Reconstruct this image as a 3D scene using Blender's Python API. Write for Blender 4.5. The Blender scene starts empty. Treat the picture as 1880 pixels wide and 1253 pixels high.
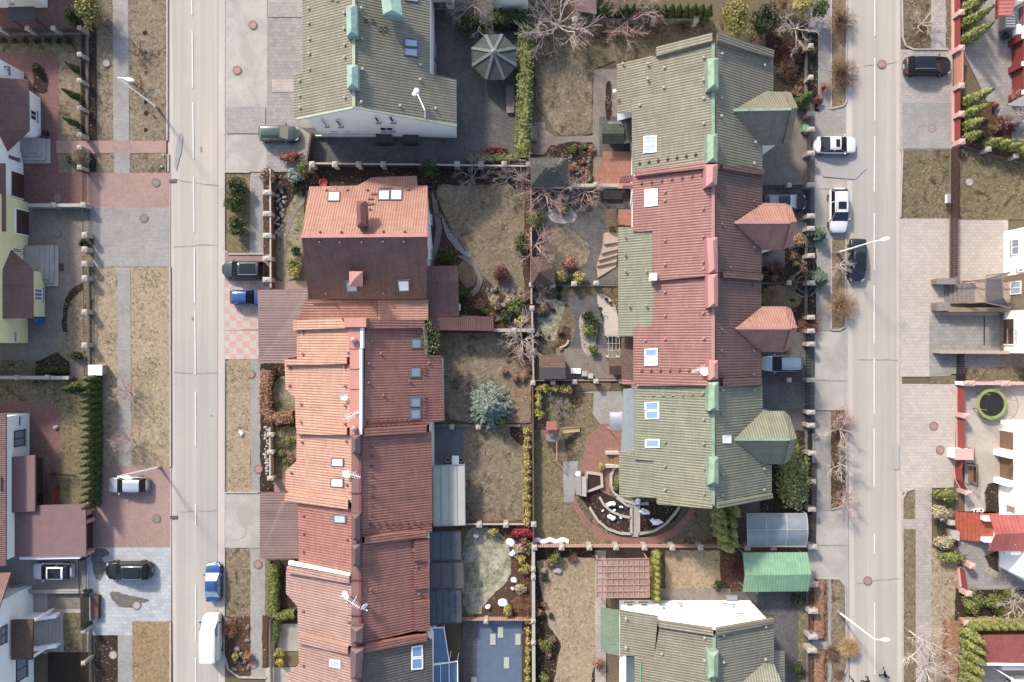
import bpy,bmesh,math,random
from mathutils import Vector,Matrix
random.seed(11)
R=math.radians
SC=bpy.context.scene
COL=SC.collection
S=0.06
H=84.0
def P(px,py,h=0.0):
 k=S*(H-h)/H
 return Vector(((px-940)*k,(626.5-py)*k,h))
TILES=dict(a=(0,0,2.983),b=(0,400,2.983),c=(0,800,2.766),d=(390,0,2.983),e=(390,400,2.983),f=(390,800,2.766),g=(780,0,2.983),h=(780,400,2.983),i=(780,800,2.766),j=(1100,0,2.983),k=(1100,400,2.983),l=(1100,800,2.766),m=(1460,0,2.983),n=(1460,400,2.983),o=(1460,800,2.766))
def q(s,tile=None):
 """survey points 'x,y[,h] ...' -> list of tuples in photograph units"""
 out=[]
 ox,oy,k=TILES[tile]if tile else(0,0,1)
 for w in s.split():
  t=[float(a)for a in w.split(',')]
  out.append((ox+t[0]/k,oy+t[1]/k)+tuple(t[2:]))
 return out
def W(pts,h=0.0):
 return[p.copy()if isinstance(p,Vector)else P(p[0],p[1],p[2]if len(p)>2 else h)for p in pts]
def root_loc(o):
 while o.parent:
  o=o.parent
 return o.location.copy()
class MB:
 def __init__(s):
  s.v=[];s.f=[];s.uv=[]
 def face(s,pts,uv=None):
  i=len(s.v)
  s.v+=[tuple(p)for p in pts]
  s.f.append(tuple(range(i,i+len(pts))))
  s.uv.append(uv)
 def prism(s,pts,z0,z1):
  lo=[(p[0],p[1],z0)for p in pts];hi=[(p[0],p[1],z1)for p in pts]
  s.face(hi);s.face(lo[::-1])
  n=len(pts)
  for i in range(n):
   j=(i+1)%n
   s.face([lo[i],lo[j],hi[j],hi[i]])
 def slab(s,pts,t,uv=None):
  """a 3-D polygon given a thickness straight down"""
  lo=[(p[0],p[1],p[2]-t)for p in pts]
  s.face(pts,uv);s.face(lo[::-1])
  n=len(pts)
  for i in range(n):
   j=(i+1)%n
   s.face([lo[i],lo[j],pts[j],pts[i]])
 def box(s,c,sz,rz=0.0,M=None):
  M=M or(Matrix.Translation(Vector(c))@Matrix.Rotation(rz,4,'Z'))
  x,y,z=sz[0]/2,sz[1]/2,sz[2]/2
  p=[M@Vector(a)for a in((-x,-y,-z),(x,-y,-z),(x,y,-z),(-x,y,-z),(-x,-y,z),(x,-y,z),(x,y,z),(-x,y,z))]
  for f in((0,3,2,1),(4,5,6,7),(0,1,5,4),(1,2,6,5),(2,3,7,6),(3,0,4,7)):
   s.face([p[i]for i in f])
 def beam(s,a,b,w,h):
  """box of width w (horizontal) and height h from a to b"""
  a=Vector(a);b=Vector(b);d=b-a
  L=d.length
  if L<1e-5:
   return
  x=d/L
  up=Vector((0,0,1))if abs(x.z)<.95 else Vector((1,0,0))
  y=up.cross(x).normalized();z=x.cross(y)
  M=Matrix((x,y,z)).transposed().to_4x4();M.translation=(a+b)/2
  s.box(None,(L,w,h),M=M)
 def tube(s,a,b,r0,r1,n=6,cap=False):
  a=Vector(a);b=Vector(b);d=b-a
  if d.length<1e-6:
   return
  d.normalize()
  u=d.orthogonal().normalized();w=d.cross(u)
  i0=len(s.v)
  for c,r in((a,r0),(b,r1)):
   for k in range(n):
    t=2*math.pi*k/n
    s.v.append(tuple(c+(u*math.cos(t)+w*math.sin(t))*r))
  for k in range(n):
   j=(k+1)%n
   s.f.append((i0+k,i0+j,i0+n+j,i0+n+k));s.uv.append(None)
  if cap:
   s.f.append(tuple(i0+k for k in range(n))[::-1]);s.uv.append(None)
   s.f.append(tuple(i0+n+k for k in range(n)));s.uv.append(None)
 def grid(s,rows,close=False):
  i0=len(s.v);m=len(rows[0])
  for r in rows:
   s.v+=[tuple(p)for p in r]
  for i in range(len(rows)-1):
   for j in range(m if close else m-1):
    k=(j+1)%m
    s.f.append((i0+i*m+j,i0+i*m+k,i0+(i+1)*m+k,i0+(i+1)*m+j));s.uv.append(None)
 def lathe(s,c,prof,n=16):
  c=Vector(c)
  s.grid([[c+Vector((r*math.cos(2*math.pi*k/n),r*math.sin(2*math.pi*k/n),z))for k in range(n)]for r,z in prof],True)
 def blob(s,c,r,n=10,m=6,jit=.12,seed=0,sq=1.0):
  rnd=random.Random(seed);c=Vector(c);rows=[]
  ph=[rnd.random()*6.3 for _ in range(4)]
  for i in range(m+1):
   t=math.pi*i/m;row=[]
   for k in range(n):
    a=2*math.pi*k/n
    f=1+jit*(math.sin(2*a+ph[0])*math.sin(t)+.6*math.sin(3*a+ph[1]+2*t)+.5*math.sin(5*a+ph[2])*math.sin(2*t+ph[3]))
    row.append(c+Vector((r[0]*math.sin(t)*math.cos(a)*f,r[1]*math.sin(t)*math.sin(a)*f,r[2]*math.cos(t)*f)))
   rows.append(row)
  s.grid(rows,True)
 def build(s,name,mat,parent=None,smooth=False,local=False,at=None):
  me=bpy.data.meshes.new(name)
  o=Vector((0,0,0))
  if parent is not None and not local:
   o=root_loc(parent)
  elif at is not None:
   o=Vector(at)
  me.from_pydata([(v[0]-o.x,v[1]-o.y,v[2]-o.z)for v in s.v],[],s.f)
  if any(u is not None for u in s.uv):
   L=me.uv_layers.new(name='UVMap');k=0
   for f,u in zip(s.f,s.uv):
    for c in range(len(f)):
     L.data[k].uv=u[c]if u else(0,0)
     k+=1
  if smooth:
   me.polygons.foreach_set('use_smooth',[True]*len(me.polygons))
  me.materials.append(mat)
  me.update()
  ob=bpy.data.objects.new(name,me)
  COL.objects.link(ob)
  if parent is not None:
   ob.parent=parent
  elif at is not None:
   ob.location=o
  return ob
def tag(o,label=None,cat=None,group=None,kind=None):
 if label:o['label']=label
 if cat:o['category']=cat
 if group:o['group']=group
 if kind:o['kind']=kind
 return o
def thing(name,label,cat,loc,group=None,rz=0.0):
 o=bpy.data.objects.new(name,None)
 o.empty_display_size=.3
 COL.objects.link(o)
 o.location=loc;o.rotation_euler.z=rz
 return tag(o,label,cat,group)
def dup(o,loc,rz=None,label=None,scale=None,group=None):
 def cp(src,par):
  c=src.copy();COL.objects.link(c)
  c.parent=par
  for ch in src.children:
   cp(ch,c)
  return c
 c=cp(o,None)
 c.location=loc
 if rz is not None:c.rotation_euler.z=rz
 if label:c['label']=label
 if group:c['group']=group
 if scale is not None:
  c.scale=scale if hasattr(scale,'__len__')else(scale,)*3
 return c
def cen(pts):
 return sum((Vector(p)for p in pts),Vector((0,0,0)))/len(pts)
# surface sheets
_n=[0]
SHEETS=[]
def smooth_loop(pts,it=2):
 for _ in range(it):
  o=[]
  for i in range(len(pts)):
   a=Vector(pts[i]);b=Vector(pts[(i+1)%len(pts)])
   o+=[a*.75+b*.25,a*.25+b*.75]
  pts=o
 return pts
def rough_edge(pts,amp,step=.5):
 rnd=random.Random(len(pts)*7+int(abs(pts[0][0]*13)))
 out=[]
 for i in range(len(pts)):
  a=Vector(pts[i]);b=Vector(pts[(i+1)%len(pts)])
  n=max(1,int((b-a).length/step))
  for k in range(n):
   p=a.lerp(b,k/n)
   out.append(p+Vector((rnd.uniform(-amp,amp),rnd.uniform(-amp,amp),0)))
 return out
def patch(name,mat,pts,layer=2,organic=0,kind='structure',label=None,cat=None):
 """one sheet of ground: its own small step above what lies under it"""
 _n[0]+=1
 z=.03*layer+.0002*_n[0]
 w=[Vector((p[0],p[1],0))for p in W(pts)]
 if organic>=1:
  w=smooth_loop(w)
 if not organic and name in('lawn','verge','flower_bed','garden_soil'):
  organic=.5
 SHEETS.append((name,mat.name,z,w))
 if organic:
  w=rough_edge(w,.07 if organic!=2 else .12)
 w=[(p[0],p[1],z)for p in w]
 mb=MB();mb.face(w)
 o=mb.build(name,mat)
 return tag(o,label,cat,None,kind)
# roofs and walls
class Plane:
 def __init__(s,pts):
  n=Vector((0,0,0))
  for i in range(len(pts)):
   a=pts[i];b=pts[(i+1)%len(pts)]
   n+=Vector(((a.y-b.y)*(a.z+b.z),(a.z-b.z)*(a.x+b.x),(a.x-b.x)*(a.y+b.y)))
  s.n=n.normalized()
  if s.n.z<0:s.n=-s.n
  s.o=cen(pts)
  g=Vector((s.n.x,s.n.y,0))
  s.u=Vector((-g.y,g.x,0)).normalized()if g.length>.02 else Vector((0,1,0))
  s.w=s.n.cross(s.u)
 def at(s,px,py,off=0.0):
  cam=Vector((0,0,H));d=P(px,py)-cam
  t=(s.o-cam).dot(s.n)/d.dot(s.n)
  return cam+d*t+s.n*off
 def uv(s,p):
  return(Vector(p).dot(s.u),Vector(p).dot(s.w))
 def z(s,x,y):
  return s.o.z-(s.n.x*(x-s.o.x)+s.n.y*(y-s.o.y))/s.n.z
def roof(parent,mat,pts,name='roof',thick=.16,flip=False):
 w=W(pts)
 pl=Plane(w)
 if flip:
  pl.u,pl.w=pl.w,pl.u
 mb=MB();mb.slab(w,thick,[pl.uv(p)for p in w])
 o=mb.build(name,mat,parent)
 return pl,o
def walls(parent,mat,loop,inset=.35,name='wall',z0=0.0,drop=.14):
 """vertical walls under a roof outline (x, y, top height in the survey)"""
 w=W(loop);c=cen(w);mb=MB()
 area=sum(w[i].x*w[(i+1)%len(w)].y-w[(i+1)%len(w)].x*w[i].y for i in range(len(w)))
 sg=1 if area>0 else-1
 n=len(w);ins=[]
 for i in range(n):
  a,b,d=w[i-1],w[i],w[(i+1)%n]
  e1=Vector((b.x-a.x,b.y-a.y));e2=Vector((d.x-b.x,d.y-b.y))
  if e1.length<1e-4 or e2.length<1e-4:
   ins.append(b.copy());continue
  e1.normalize();e2.normalize()
  n1=Vector((-e1.y,e1.x))*sg;n2=Vector((-e2.y,e2.x))*sg
  m=n1+n2
  k=inset/max(.35,1+n1.dot(n2))
  ins.append(Vector((b.x+m.x*k,b.y+m.y*k,b.z-drop)))
 for i in range(n):
  a,b=ins[i],ins[(i+1)%n]
  mb.face([(a.x,a.y,z0),(b.x,b.y,z0),b,a])
 return mb.build(name,mat,parent)
def skylight(parent,pl,c,frame,glass,name='skylight',off=.07,split=0):
 """roof window: c = four survey corners on the roof plane"""
 k=[pl.at(p[0],p[1],off)for p in c]
 mid=cen(k)
 t=thing_part(parent,name)
 mb=MB()
 inn=[p.lerp(mid,.2)for p in k]
 top=[p+pl.n*.05 for p in k];tin=[p+pl.n*.05 for p in inn]
 lo=[p-pl.n*.15 for p in k]
 for i in range(4):
  j=(i+1)%4
  mb.face([top[i],top[j],tin[j],tin[i]])
  mb.face([lo[i],lo[j],top[j],top[i]])
  mb.face([tin[i],tin[j],inn[j],inn[i]])
 f=mb.build(name,frame,parent)
 g=MB();g.face([p+pl.n*.01 for p in inn])
 g.build('pane',glass,f)
 return f
def thing_part(parent,name):
 return None
def ridge_box(parent,mat,p4,h,name='ridge_vent',base=None,cap=None):
 """a long hipped box riding on the ridge: p4 survey corners of its top outline, h top height"""
 w=W(p4,h)
 mb=MB()
 c=cen(w)
 L=max((w[1]-w[0]).length,(w[2]-w[1]).length)
 lo=[Vector((p.x,p.y,h-1.6))for p in w]
 mid=[Vector((p.x,p.y,h-.35))for p in w]
 if(w[1]-w[0]).length<(w[2]-w[1]).length:
  a=(w[0]+w[1])/2;b=(w[2]+w[3])/2
 else:
  a=(w[1]+w[2])/2;b=(w[3]+w[0])/2
  w=w[1:]+w[:1];mid=mid[1:]+mid[:1];lo=lo[1:]+lo[:1]
 d=(b-a).normalized()*.35
 a=a+d;b=b-d
 mb.face([mid[0],mid[1],a]);mb.face([mid[1],mid[2],b,a]);mb.face([mid[2],mid[3],b]);mb.face([mid[3],mid[0],a,b])
 for i in range(4):
  j=(i+1)%4
  mb.face([lo[i],lo[j],mid[j],mid[i]])
 return mb.build(name,mat,parent)
def bar_on(parent,mat,a,b,w,h,name):
 mb=MB();mb.beam(a,b,w,h)
 return mb.build(name,mat,parent)
# materials
EXPO_K=0.66
def C(hx,k=None):
 k=EXPO_K if k is None else k
 o=[]
 for i in(0,2,4):
  c=int(hx[i:i+2],16)/255
  c=c/12.92 if c<=.04045 else((c+.055)/1.055)**2.4
  o.append(c*k)
 l=.2126*o[0]+.7152*o[1]+.0722*o[2]
 o=[(c*.86+l*.14)*w for c,w in zip(o,(1.02,1.0,.965))]
 return(*o,1)
def mat0(name,rough=.8,spec=.3,metal=0.0):
 m=bpy.data.materials.new(name);m.use_nodes=True
 nt=m.node_tree
 b=next(n for n in nt.nodes if n.type=='BSDF_PRINCIPLED')
 b.inputs['Roughness'].default_value=rough
 b.inputs['Specular IOR Level'].default_value=spec
 b.inputs['Metallic'].default_value=metal
 return m,nt,b
def N(nt,typ,**kw):
 n=nt.nodes.new(typ)
 for k,v in kw.items():
  if k.startswith('i_'):
   key=k[2:].replace('_',' ')
   n.inputs[int(key)if key.isdigit()else key].default_value=v
  else:
   setattr(n,k,v)
 return n
def ramp(nt,fac,stops):
 r=nt.nodes.new('ShaderNodeValToRGB')
 e=r.color_ramp.elements
 e[0].position,e[0].color=stops[0]
 e[1].position,e[1].color=stops[-1]
 for p,c in stops[1:-1]:
  x=e.new(p);x.color=c
 nt.links.new(fac,r.inputs[0])
 return r.outputs[0]
def mix(nt,a,b,fac,mode='MIX'):
 n=nt.nodes.new('ShaderNodeMix');n.data_type='RGBA';n.blend_type=mode
 for idx,v in((0,fac),(6,a),(7,b)):
  if hasattr(v,'is_linked')or hasattr(v,'links'):
   nt.links.new(v,n.inputs[idx])
  else:
   n.inputs[idx].default_value=v
 return n.outputs[2]
def coords(nt,kind='Object',scale=None,rot=None):
 t=nt.nodes.new('ShaderNodeTexCoord')
 o=t.outputs[kind]
 if scale or rot:
  m=nt.nodes.new('ShaderNodeMapping')
  if scale:m.inputs['Scale'].default_value=scale
  if rot:m.inputs['Rotation'].default_value=rot
  nt.links.new(o,m.inputs[0]);o=m.outputs[0]
 return o
def noise(nt,co,scale,detail=4,rough=.6,dist=0):
 n=N(nt,'ShaderNodeTexNoise',i_Scale=scale,i_Detail=detail,i_Roughness=rough,i_Distortion=dist)
 nt.links.new(co,n.inputs['Vector'])
 return n.outputs['Fac']
def bump(nt,b,height,strength,dist):
 n=N(nt,'ShaderNodeBump',i_Strength=strength,i_Distance=dist)
 nt.links.new(height,n.inputs['Height'])
 nt.links.new(n.outputs[0],b.inputs['Normal'])
 return n
def plain(name,col,rough=.6,spec=.3,metal=0.0,var=.12,scale=3.0,bumpd=0.0,k=None):
 """painted or plain surface with slight weathering"""
 m,nt,b=mat0(name,rough,spec,metal)
 co=coords(nt)
 n1=noise(nt,co,scale,6,.65)
 c=C(col,k)
 d=tuple(x*(1-var*1.6)for x in c[:3])+(1,);l=tuple(min(1,x*(1+var))for x in c[:3])+(1,)
 o=ramp(nt,n1,[(.3,d),(.5,c),(.7,l)])
 nt.links.new(o,b.inputs['Base Color'])
 if bumpd:
  bump(nt,b,noise(nt,co,scale*6,5),.6,bumpd)
 return m
def ground(name,cols,s1=6.0,s2=.25,s3=None,b_d=.05,rough=.95,blot=None):
 """earth, dry grass, asphalt: fine grain + big soft patches (+ blotches of another growth)"""
 m,nt,b=mat0(name,rough,.1)
 co=coords(nt)
 f=noise(nt,co,s1,10,.75,.3)
 g=noise(nt,co,s2,5,.6,.8)
 c0,c1,c2=(C(x)for x in cols[:3])
 o=ramp(nt,f,[(.28,c0),(.5,c1),(.72,c2)])
 if len(cols)>3:
  msk=ramp(nt,g,[(.42,(0,0,0,1)),(.62,(1,1,1,1))])
  o2=ramp(nt,f,[(.3,C(cols[3])),(.7,C(cols[4]if len(cols)>4 else cols[3]))])
  o=mix(nt,o,o2,msk)
 if blot:
  hb=noise(nt,co,blot[1],8,.7,.6)
  mk=ramp(nt,hb,[(blot[2],(0,0,0,1)),(blot[2]+.1,(1,1,1,1))])
  o=mix(nt,o,C(blot[0]),mk)
 big=noise(nt,co,.06,4,.55)
 v=ramp(nt,big,[(.3,(.86,.86,.87,1)),(.7,(1.0,1.0,1.0,1))])
 o=mix(nt,o,v,1.0,'MULTIPLY')
 nt.links.new(o,b.inputs['Base Color'])
 if b_d:
  bump(nt,b,f,.9,b_d)
 return m
def paver(name,c1,c2,mortar,size=(.2,.1),rot=0.0,dirt='6a635c',dirt_a=.35,rough=.85,gap=.012,big=1.0,bump_d=.01):
 m,nt,b=mat0(name,rough,.15)
 co=coords(nt,'Object',rot=(0,0,R(rot)))
 br=N(nt,'ShaderNodeTexBrick',i_Scale=1.0,i_Mortar_Size=gap,i_Brick_Width=size[0]*big,i_Row_Height=size[1]*big,i_Mortar_Smooth=.2,i_Bias=0.0)
 br.inputs['Color1'].default_value=C(c1);br.inputs['Color2'].default_value=C(c2);br.inputs['Mortar'].default_value=C(mortar)
 nt.links.new(co,br.inputs['Vector'])
 g=noise(nt,co,.5,8,.7,.5)
 msk=ramp(nt,g,[(.4,(0,0,0,1)),(.75,(dirt_a,)*3+(1,))])
 f=noise(nt,co,14,4,.7)
 o=mix(nt,br.outputs['Color'],C(dirt),msk)
 v=ramp(nt,f,[(.25,(.8,.8,.8,1)),(.75,(1.12,1.12,1.12,1))])
 o=mix(nt,o,v,1.0,'MULTIPLY')
 bigm=ramp(nt,noise(nt,co,.09,4,.6),[(.3,(.82,.82,.83,1)),(.7,(1.04,1.03,1.02,1))])
 o=mix(nt,o,bigm,1.0,'MULTIPLY')
 nt.links.new(o,b.inputs['Base Color'])
 bump(nt,b,br.outputs['Fac'],-.6,bump_d)
 return m
def math_n(nt,op,a,bval=None):
 n=N(nt,'ShaderNodeMath',operation=op)
 if hasattr(a,'links'):
  nt.links.new(a,n.inputs[0])
 else:
  n.inputs[0].default_value=a
 if bval is not None:
  if hasattr(bval,'links'):
   nt.links.new(bval,n.inputs[1])
  else:
   n.inputs[1].default_value=bval
 return n.outputs[0]
def tile(name,col,col2,pu=.27,pv=.36,dirt='3c3632',dirt_a=.35,moss=None,rough=.55,depth=.045,vdepth=.5,groove=.25):
 """profiled sheet-metal roof tiles: ribs along u, courses along v (UV in metres)"""
 m,nt,b=mat0(name,rough,.35)
 t=nt.nodes.new('ShaderNodeTexCoord')
 sp=nt.nodes.new('ShaderNodeSeparateXYZ');nt.links.new(t.outputs['UV'],sp.inputs[0])
 u=math_n(nt,'MULTIPLY',sp.outputs[0],2*math.pi/pu)
 su=math_n(nt,'SINE',u)
 rib=math_n(nt,'MULTIPLY_ADD',su,.5);rib.node.inputs[2].default_value=.5
 v=math_n(nt,'MULTIPLY',sp.outputs[1],1/pv)
 fr=math_n(nt,'FRACT',v)
 hgt=math_n(nt,'ADD',rib,math_n(nt,'MULTIPLY',fr,-vdepth))
 co=coords(nt)
 g=noise(nt,co,.7,8,.7,.4)
 f=noise(nt,co,9,5,.7)
 fl=math_n(nt,'FLOOR',v);fu=math_n(nt,'FLOOR',math_n(nt,'MULTIPLY',sp.outputs[0],1/(pu*4)))
 cx=nt.nodes.new('ShaderNodeCombineXYZ');nt.links.new(fl,cx.inputs[0]);nt.links.new(fu,cx.inputs[1])
 wn=nt.nodes.new('ShaderNodeTexWhiteNoise');wn.noise_dimensions='3D';nt.links.new(cx.outputs[0],wn.inputs['Vector'])
 base=ramp(nt,g,[(.3,C(col2)),(.65,C(col))])
 va=ramp(nt,wn.outputs['Value'],[(0,(.9,.9,.9,1)),(1,(1.06,1.06,1.06,1))])
 o=mix(nt,base,va,1.0,'MULTIPLY')
 dm=ramp(nt,f,[(.45,(0,0,0,1)),(.8,(dirt_a,)*3+(1,))])
 o=mix(nt,o,C(dirt),dm)
 gr=ramp(nt,rib,[(.12,(groove,groove,groove,1)),(.42,(0,0,0,1))])
 o=mix(nt,o,C(dirt),gr)
 st=nt.nodes.new('ShaderNodeMapping');st.inputs['Scale'].default_value=(1.6,.16,1);nt.links.new(t.outputs['UV'],st.inputs[0])
 sk=ramp(nt,noise(nt,st.outputs[0],1.0,7,.7,.4),[(.5,(0,0,0,1)),(.78,(.5,.5,.5,1))])
 o=mix(nt,o,C(dirt),sk)
 lt=ramp(nt,noise(nt,co,2.2,8,.8,.6),[(.6,(0,0,0,1)),(.72,(.3,.3,.3,1))])
 o=mix(nt,o,C('b9b3a2'),lt)
 if moss:
  mm=ramp(nt,noise(nt,co,.9,8,.75,.8),[(.5,(0,0,0,1)),(.72,(.55,.55,.55,1))])
  o=mix(nt,o,C(moss),mm)
 nt.links.new(o,b.inputs['Base Color'])
 bump(nt,b,hgt,.9,depth)
 return m
def leaf(name,dark,mid,light,rough=.7,trans=.15):
 m,nt,b=mat0(name,rough,.2)
 ge=nt.nodes.new('ShaderNodeNewGeometry')
 n1=noise(nt,coords(nt),1.6,3,.5)
 a=math_n(nt,'MULTIPLY',ge.outputs['Random Per Island'],.55)
 s=math_n(nt,'ADD',a,math_n(nt,'MULTIPLY',n1,.5))
 o=ramp(nt,s,[(.15,C(dark)),(.5,C(mid)),(.85,C(light))])
 nt.links.new(o,b.inputs['Base Color'])
 return m
def glassy(name,col='2a3540',rough=.08,spec=.7):
 m,nt,b=mat0(name,rough,spec)
 b.inputs['Base Color'].default_value=C(col)
 return m
def carpaint(name,col,rough=.35,metal=.15,coat=.3):
 m,nt,b=mat0(name,rough,.5,metal)
 n1=noise(nt,coords(nt),1.5,4,.6)
 c=C(col);d=tuple(x*.88 for x in c[:3])+(1,)
 nt.links.new(ramp(nt,n1,[(.35,d),(.65,c)]),b.inputs['Base Color'])
 b.inputs['Coat Weight'].default_value=coat
 b.inputs['Coat Roughness'].default_value=.08
 return m
def sheet(name,col,alpha=.5,rough=.25,rib=None):
 """translucent plastic sheet"""
 m,nt,b=mat0(name,rough,.5)
 n1=noise(nt,coords(nt),.8,5,.6)
 c=C(col);d=tuple(x*.8 for x in c[:3])+(1,)
 nt.links.new(ramp(nt,n1,[(.35,d),(.65,c)]),b.inputs['Base Color'])
 b.inputs['Alpha'].default_value=alpha
 return m
def checker(name,c1,c2,size):
 m,nt,b=mat0(name,.85,.15)
 co=coords(nt)
 ck=N(nt,'ShaderNodeTexChecker',i_Scale=1/size)
 ck.inputs[1].default_value=C(c1);ck.inputs[2].default_value=C(c2)
 nt.links.new(co,ck.inputs[0])
 f=noise(nt,co,2,6,.7)
 v=ramp(nt,f,[(.3,(.85,.85,.85,1)),(.7,(1.05,1.05,1.05,1))])
 nt.links.new(mix(nt,ck.outputs[0],v,1.0,'MULTIPLY'),b.inputs['Base Color'])
 return m
def asphalt(name,cols):
 m,nt,b=mat0(name,.92,.12)
 co=coords(nt)
 f=noise(nt,co,14,10,.8)
 lane=noise(nt,coords(nt,'Object',scale=(1.1,.018,1)),1.0,6,.62,.3)
 big=noise(nt,co,.05,5,.6,.6)
 o=ramp(nt,lane,[(.3,C(cols[0])),(.52,C(cols[1])),(.72,C(cols[2]))])
 o=mix(nt,o,ramp(nt,big,[(.35,(.9,.9,.93,1)),(.65,(1.04,1.02,.99,1))]),1.0,'MULTIPLY')
 o=mix(nt,o,ramp(nt,f,[(.3,(.84,.84,.84,1)),(.7,(1.1,1.1,1.1,1))]),1.0,'MULTIPLY')
 st=ramp(nt,noise(nt,co,.45,9,.75,1.2),[(.62,(0,0,0,1)),(.78,(.22,.22,.22,1))])
 o=mix(nt,o,C('8b8582'),st)
 nt.links.new(o,b.inputs['Base Color'])
 bump(nt,b,f,.6,.008)
 return m
M={}
M['earth']=ground('earth',['5c5042','75664f','8a7960','665a48','7d6f58'],5,.3)
M['asphalt']=asphalt('asphalt',['b0aaa1','bab3a9','c6beb3'])
M['asphalt_right']=asphalt('asphalt_right',['b0a99f','bab2a7','c7beb2'])
M['shoulder']=ground('shoulder',['bcb2a9','cbc0b6','d8cdc3','c2b6ab','d0c4b9'],7,.2,b_d=.005)
M['concrete']=ground('concrete',['b2aba3','bfb8af','c9c1b8','a69f97','b3aca3'],5,.3,b_d=.006)
M['lawn_dry']=ground('lawn_dry',['605341','95846d','c0ae93','766851','a08f76'],2.6,.35,b_d=.14,blot=('5f4f3c',.55,.55))
M['lawn_tan']=ground('lawn_tan',['87775f','b09c7e','d2bf9f','998769','bda987'],2.6,.35,b_d=.14,blot=('8f7c5e',1.0,.62))
M['lawn_mix']=ground('lawn_mix',['544a36','83745a','b0a080','665f44','8f8463'],2.6,.4,b_d=.14,blot=('544531',.55,.53))
M['lawn_moss']=ground('lawn_moss',['535336','7c7857','a59d7c','8f8267','b9aa8c'],2.4,.45,b_d=.14,blot=('4f4632',.6,.55))
M['lawn_green']=ground('lawn_green',['584e38','877a59','aa9a76','6c6245','988962'],2.6,.35,b_d=.12,blot=('5c5238',1.0,.6))
M['lawn_frost']=ground('lawn_frost',['6f6c49','a09b7b','c9c3a8','b0a78c','d6cfba'],2.0,.6,b_d=.12,blot=('6d6d42',1.3,.56))
M['soil']=ground('soil',['2e2721','43382e','5a4c3e','38302a','4a3e35'],6,.6,b_d=.10)
M['soil_red']=ground('soil_red',['4a352b','644839','7d5c4a','53402f','6a513f'],6,.6,b_d=.10)
M['straw']=ground('straw',['6f5a46','937b63','b59d82','806a54','a38b71'],3.4,.5,b_d=.12,blot=('6b5744',1.2,.6))
M['kerbstone']=plain('kerbstone','b7aea8',.85,.1,var=.1,scale=2)
M['paint_white']=plain('paint_white','dededc',.7,.2,var=.05,scale=6)
M['pav_grey']=paver('pav_grey','b5b1ad','a7a39f','8d8884',(.3,.15))
M['pav_pale']=paver('pav_pale','c4bab2','b4aaa3','938a84',(.4,.3),dirt_a=.2)
M['pav_cream']=paver('pav_cream','cfc4ba','c2b7ad','9f958c',(.5,.35),dirt_a=.12,dirt='8a8078')
M['pav_red']=paver('pav_red','b98f88','ab827c','8d6f6a',(.3,.15),rot=45)
M['pav_pink']=paver('pav_pink','c09a90','b08d85','967a74',(.3,.15),rot=45,dirt='8d8580')
M['pav_red_dark']=paver('pav_red_dark','99716a','866059','6b504b',(.3,.15),rot=45)
M['pav_brown']=paver('pav_brown','96887d','857970','9d958c',(.45,.25),rot=45,dirt='5a544f',gap=.02)
M['pav_dark']=paver('pav_dark','7d7b7b','6b6969','504e4e',(.3,.18),dirt='434345',dirt_a=.6)
M['pav_stone']=paver('pav_stone','aba7a3','9a9692','7c7874',(.5,.4),dirt_a=.2)
M['pav_blue']=paver('pav_blue','c6cacd','b2b7bb','959a9e',(.6,.4),dirt='8e949a',dirt_a=.4)
M['pav_wet']=paver('pav_wet','6e6b66','7c7973','4c4a47',(.6,.4),dirt_a=.2)
M['pav_wine']=paver('pav_wine','ad7c70','9c6e63','744f49',(.35,.2),rot=30)
M['checker']=checker('checker','cda297','c3b9b0',.74)
M['plaza']=paver('plaza','7d6b5f','6d5d53','584b43',(.3,.15),rot=20)
M['roof_green']=tile('roof_green','9a927e','857f6d',moss='7b7865',dirt='54523f',groove=.55)
M['roof_green2']=tile('roof_green2','9a9881','878670',moss='86896e',dirt='4f5842',groove=.5)
M['roof_red']=tile('roof_red','ad786e','9d6860',dirt='63413c',groove=.5)
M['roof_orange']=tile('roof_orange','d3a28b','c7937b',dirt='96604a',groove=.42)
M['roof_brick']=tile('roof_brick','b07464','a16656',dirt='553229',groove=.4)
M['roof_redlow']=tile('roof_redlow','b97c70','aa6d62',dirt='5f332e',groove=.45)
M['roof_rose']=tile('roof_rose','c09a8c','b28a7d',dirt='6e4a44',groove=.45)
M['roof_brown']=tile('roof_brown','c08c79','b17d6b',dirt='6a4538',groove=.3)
M['roof_plum_shade']=tile('roof_plum_shade','80605b','735450',dirt='4f3735',groove=.5)  # east slopes' copy of the red tile: darker glaze with shade put in
M['hip_teal']=plain('hip_teal','717c7b',.7,.2,var=.1)
M['trim_olive']=plain('trim_olive','a9b899',.5,.3,var=.1)
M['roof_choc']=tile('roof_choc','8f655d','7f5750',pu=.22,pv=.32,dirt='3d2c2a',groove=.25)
M['roof_mauve']=plain('roof_mauve','87696a',.7,.2,var=.08,scale=1.2)
M['roof_grey']=tile('roof_grey','7a6d66','6a5f59',dirt='3c3634',groove=.45)
M['roof_carport']=tile('roof_carport','917670','836862',pu=.28,pv=9,dirt='4d3b39',vdepth=0,groove=.18,depth=.025)
M['roof_jade']=tile('roof_jade','83b48c','78a681',pu=.3,pv=.5,dirt='46704f',groove=.22,depth=.02,moss=None)
M['shingle_green']=paver('shingle_green','8ea48b','7e957c','6c826c',(.35,.2),dirt_a=.1,gap=.02)
M['shingle_dark']=paver('shingle_dark','59614f','4c5346','3c4238',(.6,.35),dirt_a=.1,gap=.03)
M['shingle_teal']=paver('shingle_teal','5f6664','525956','444a48',(.4,.25),dirt_a=.1,gap=.02)
M['shingle_brown']=paver('shingle_brown','7b6357','6c564b','57453d',(.4,.3),dirt_a=.1,gap=.02)
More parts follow.
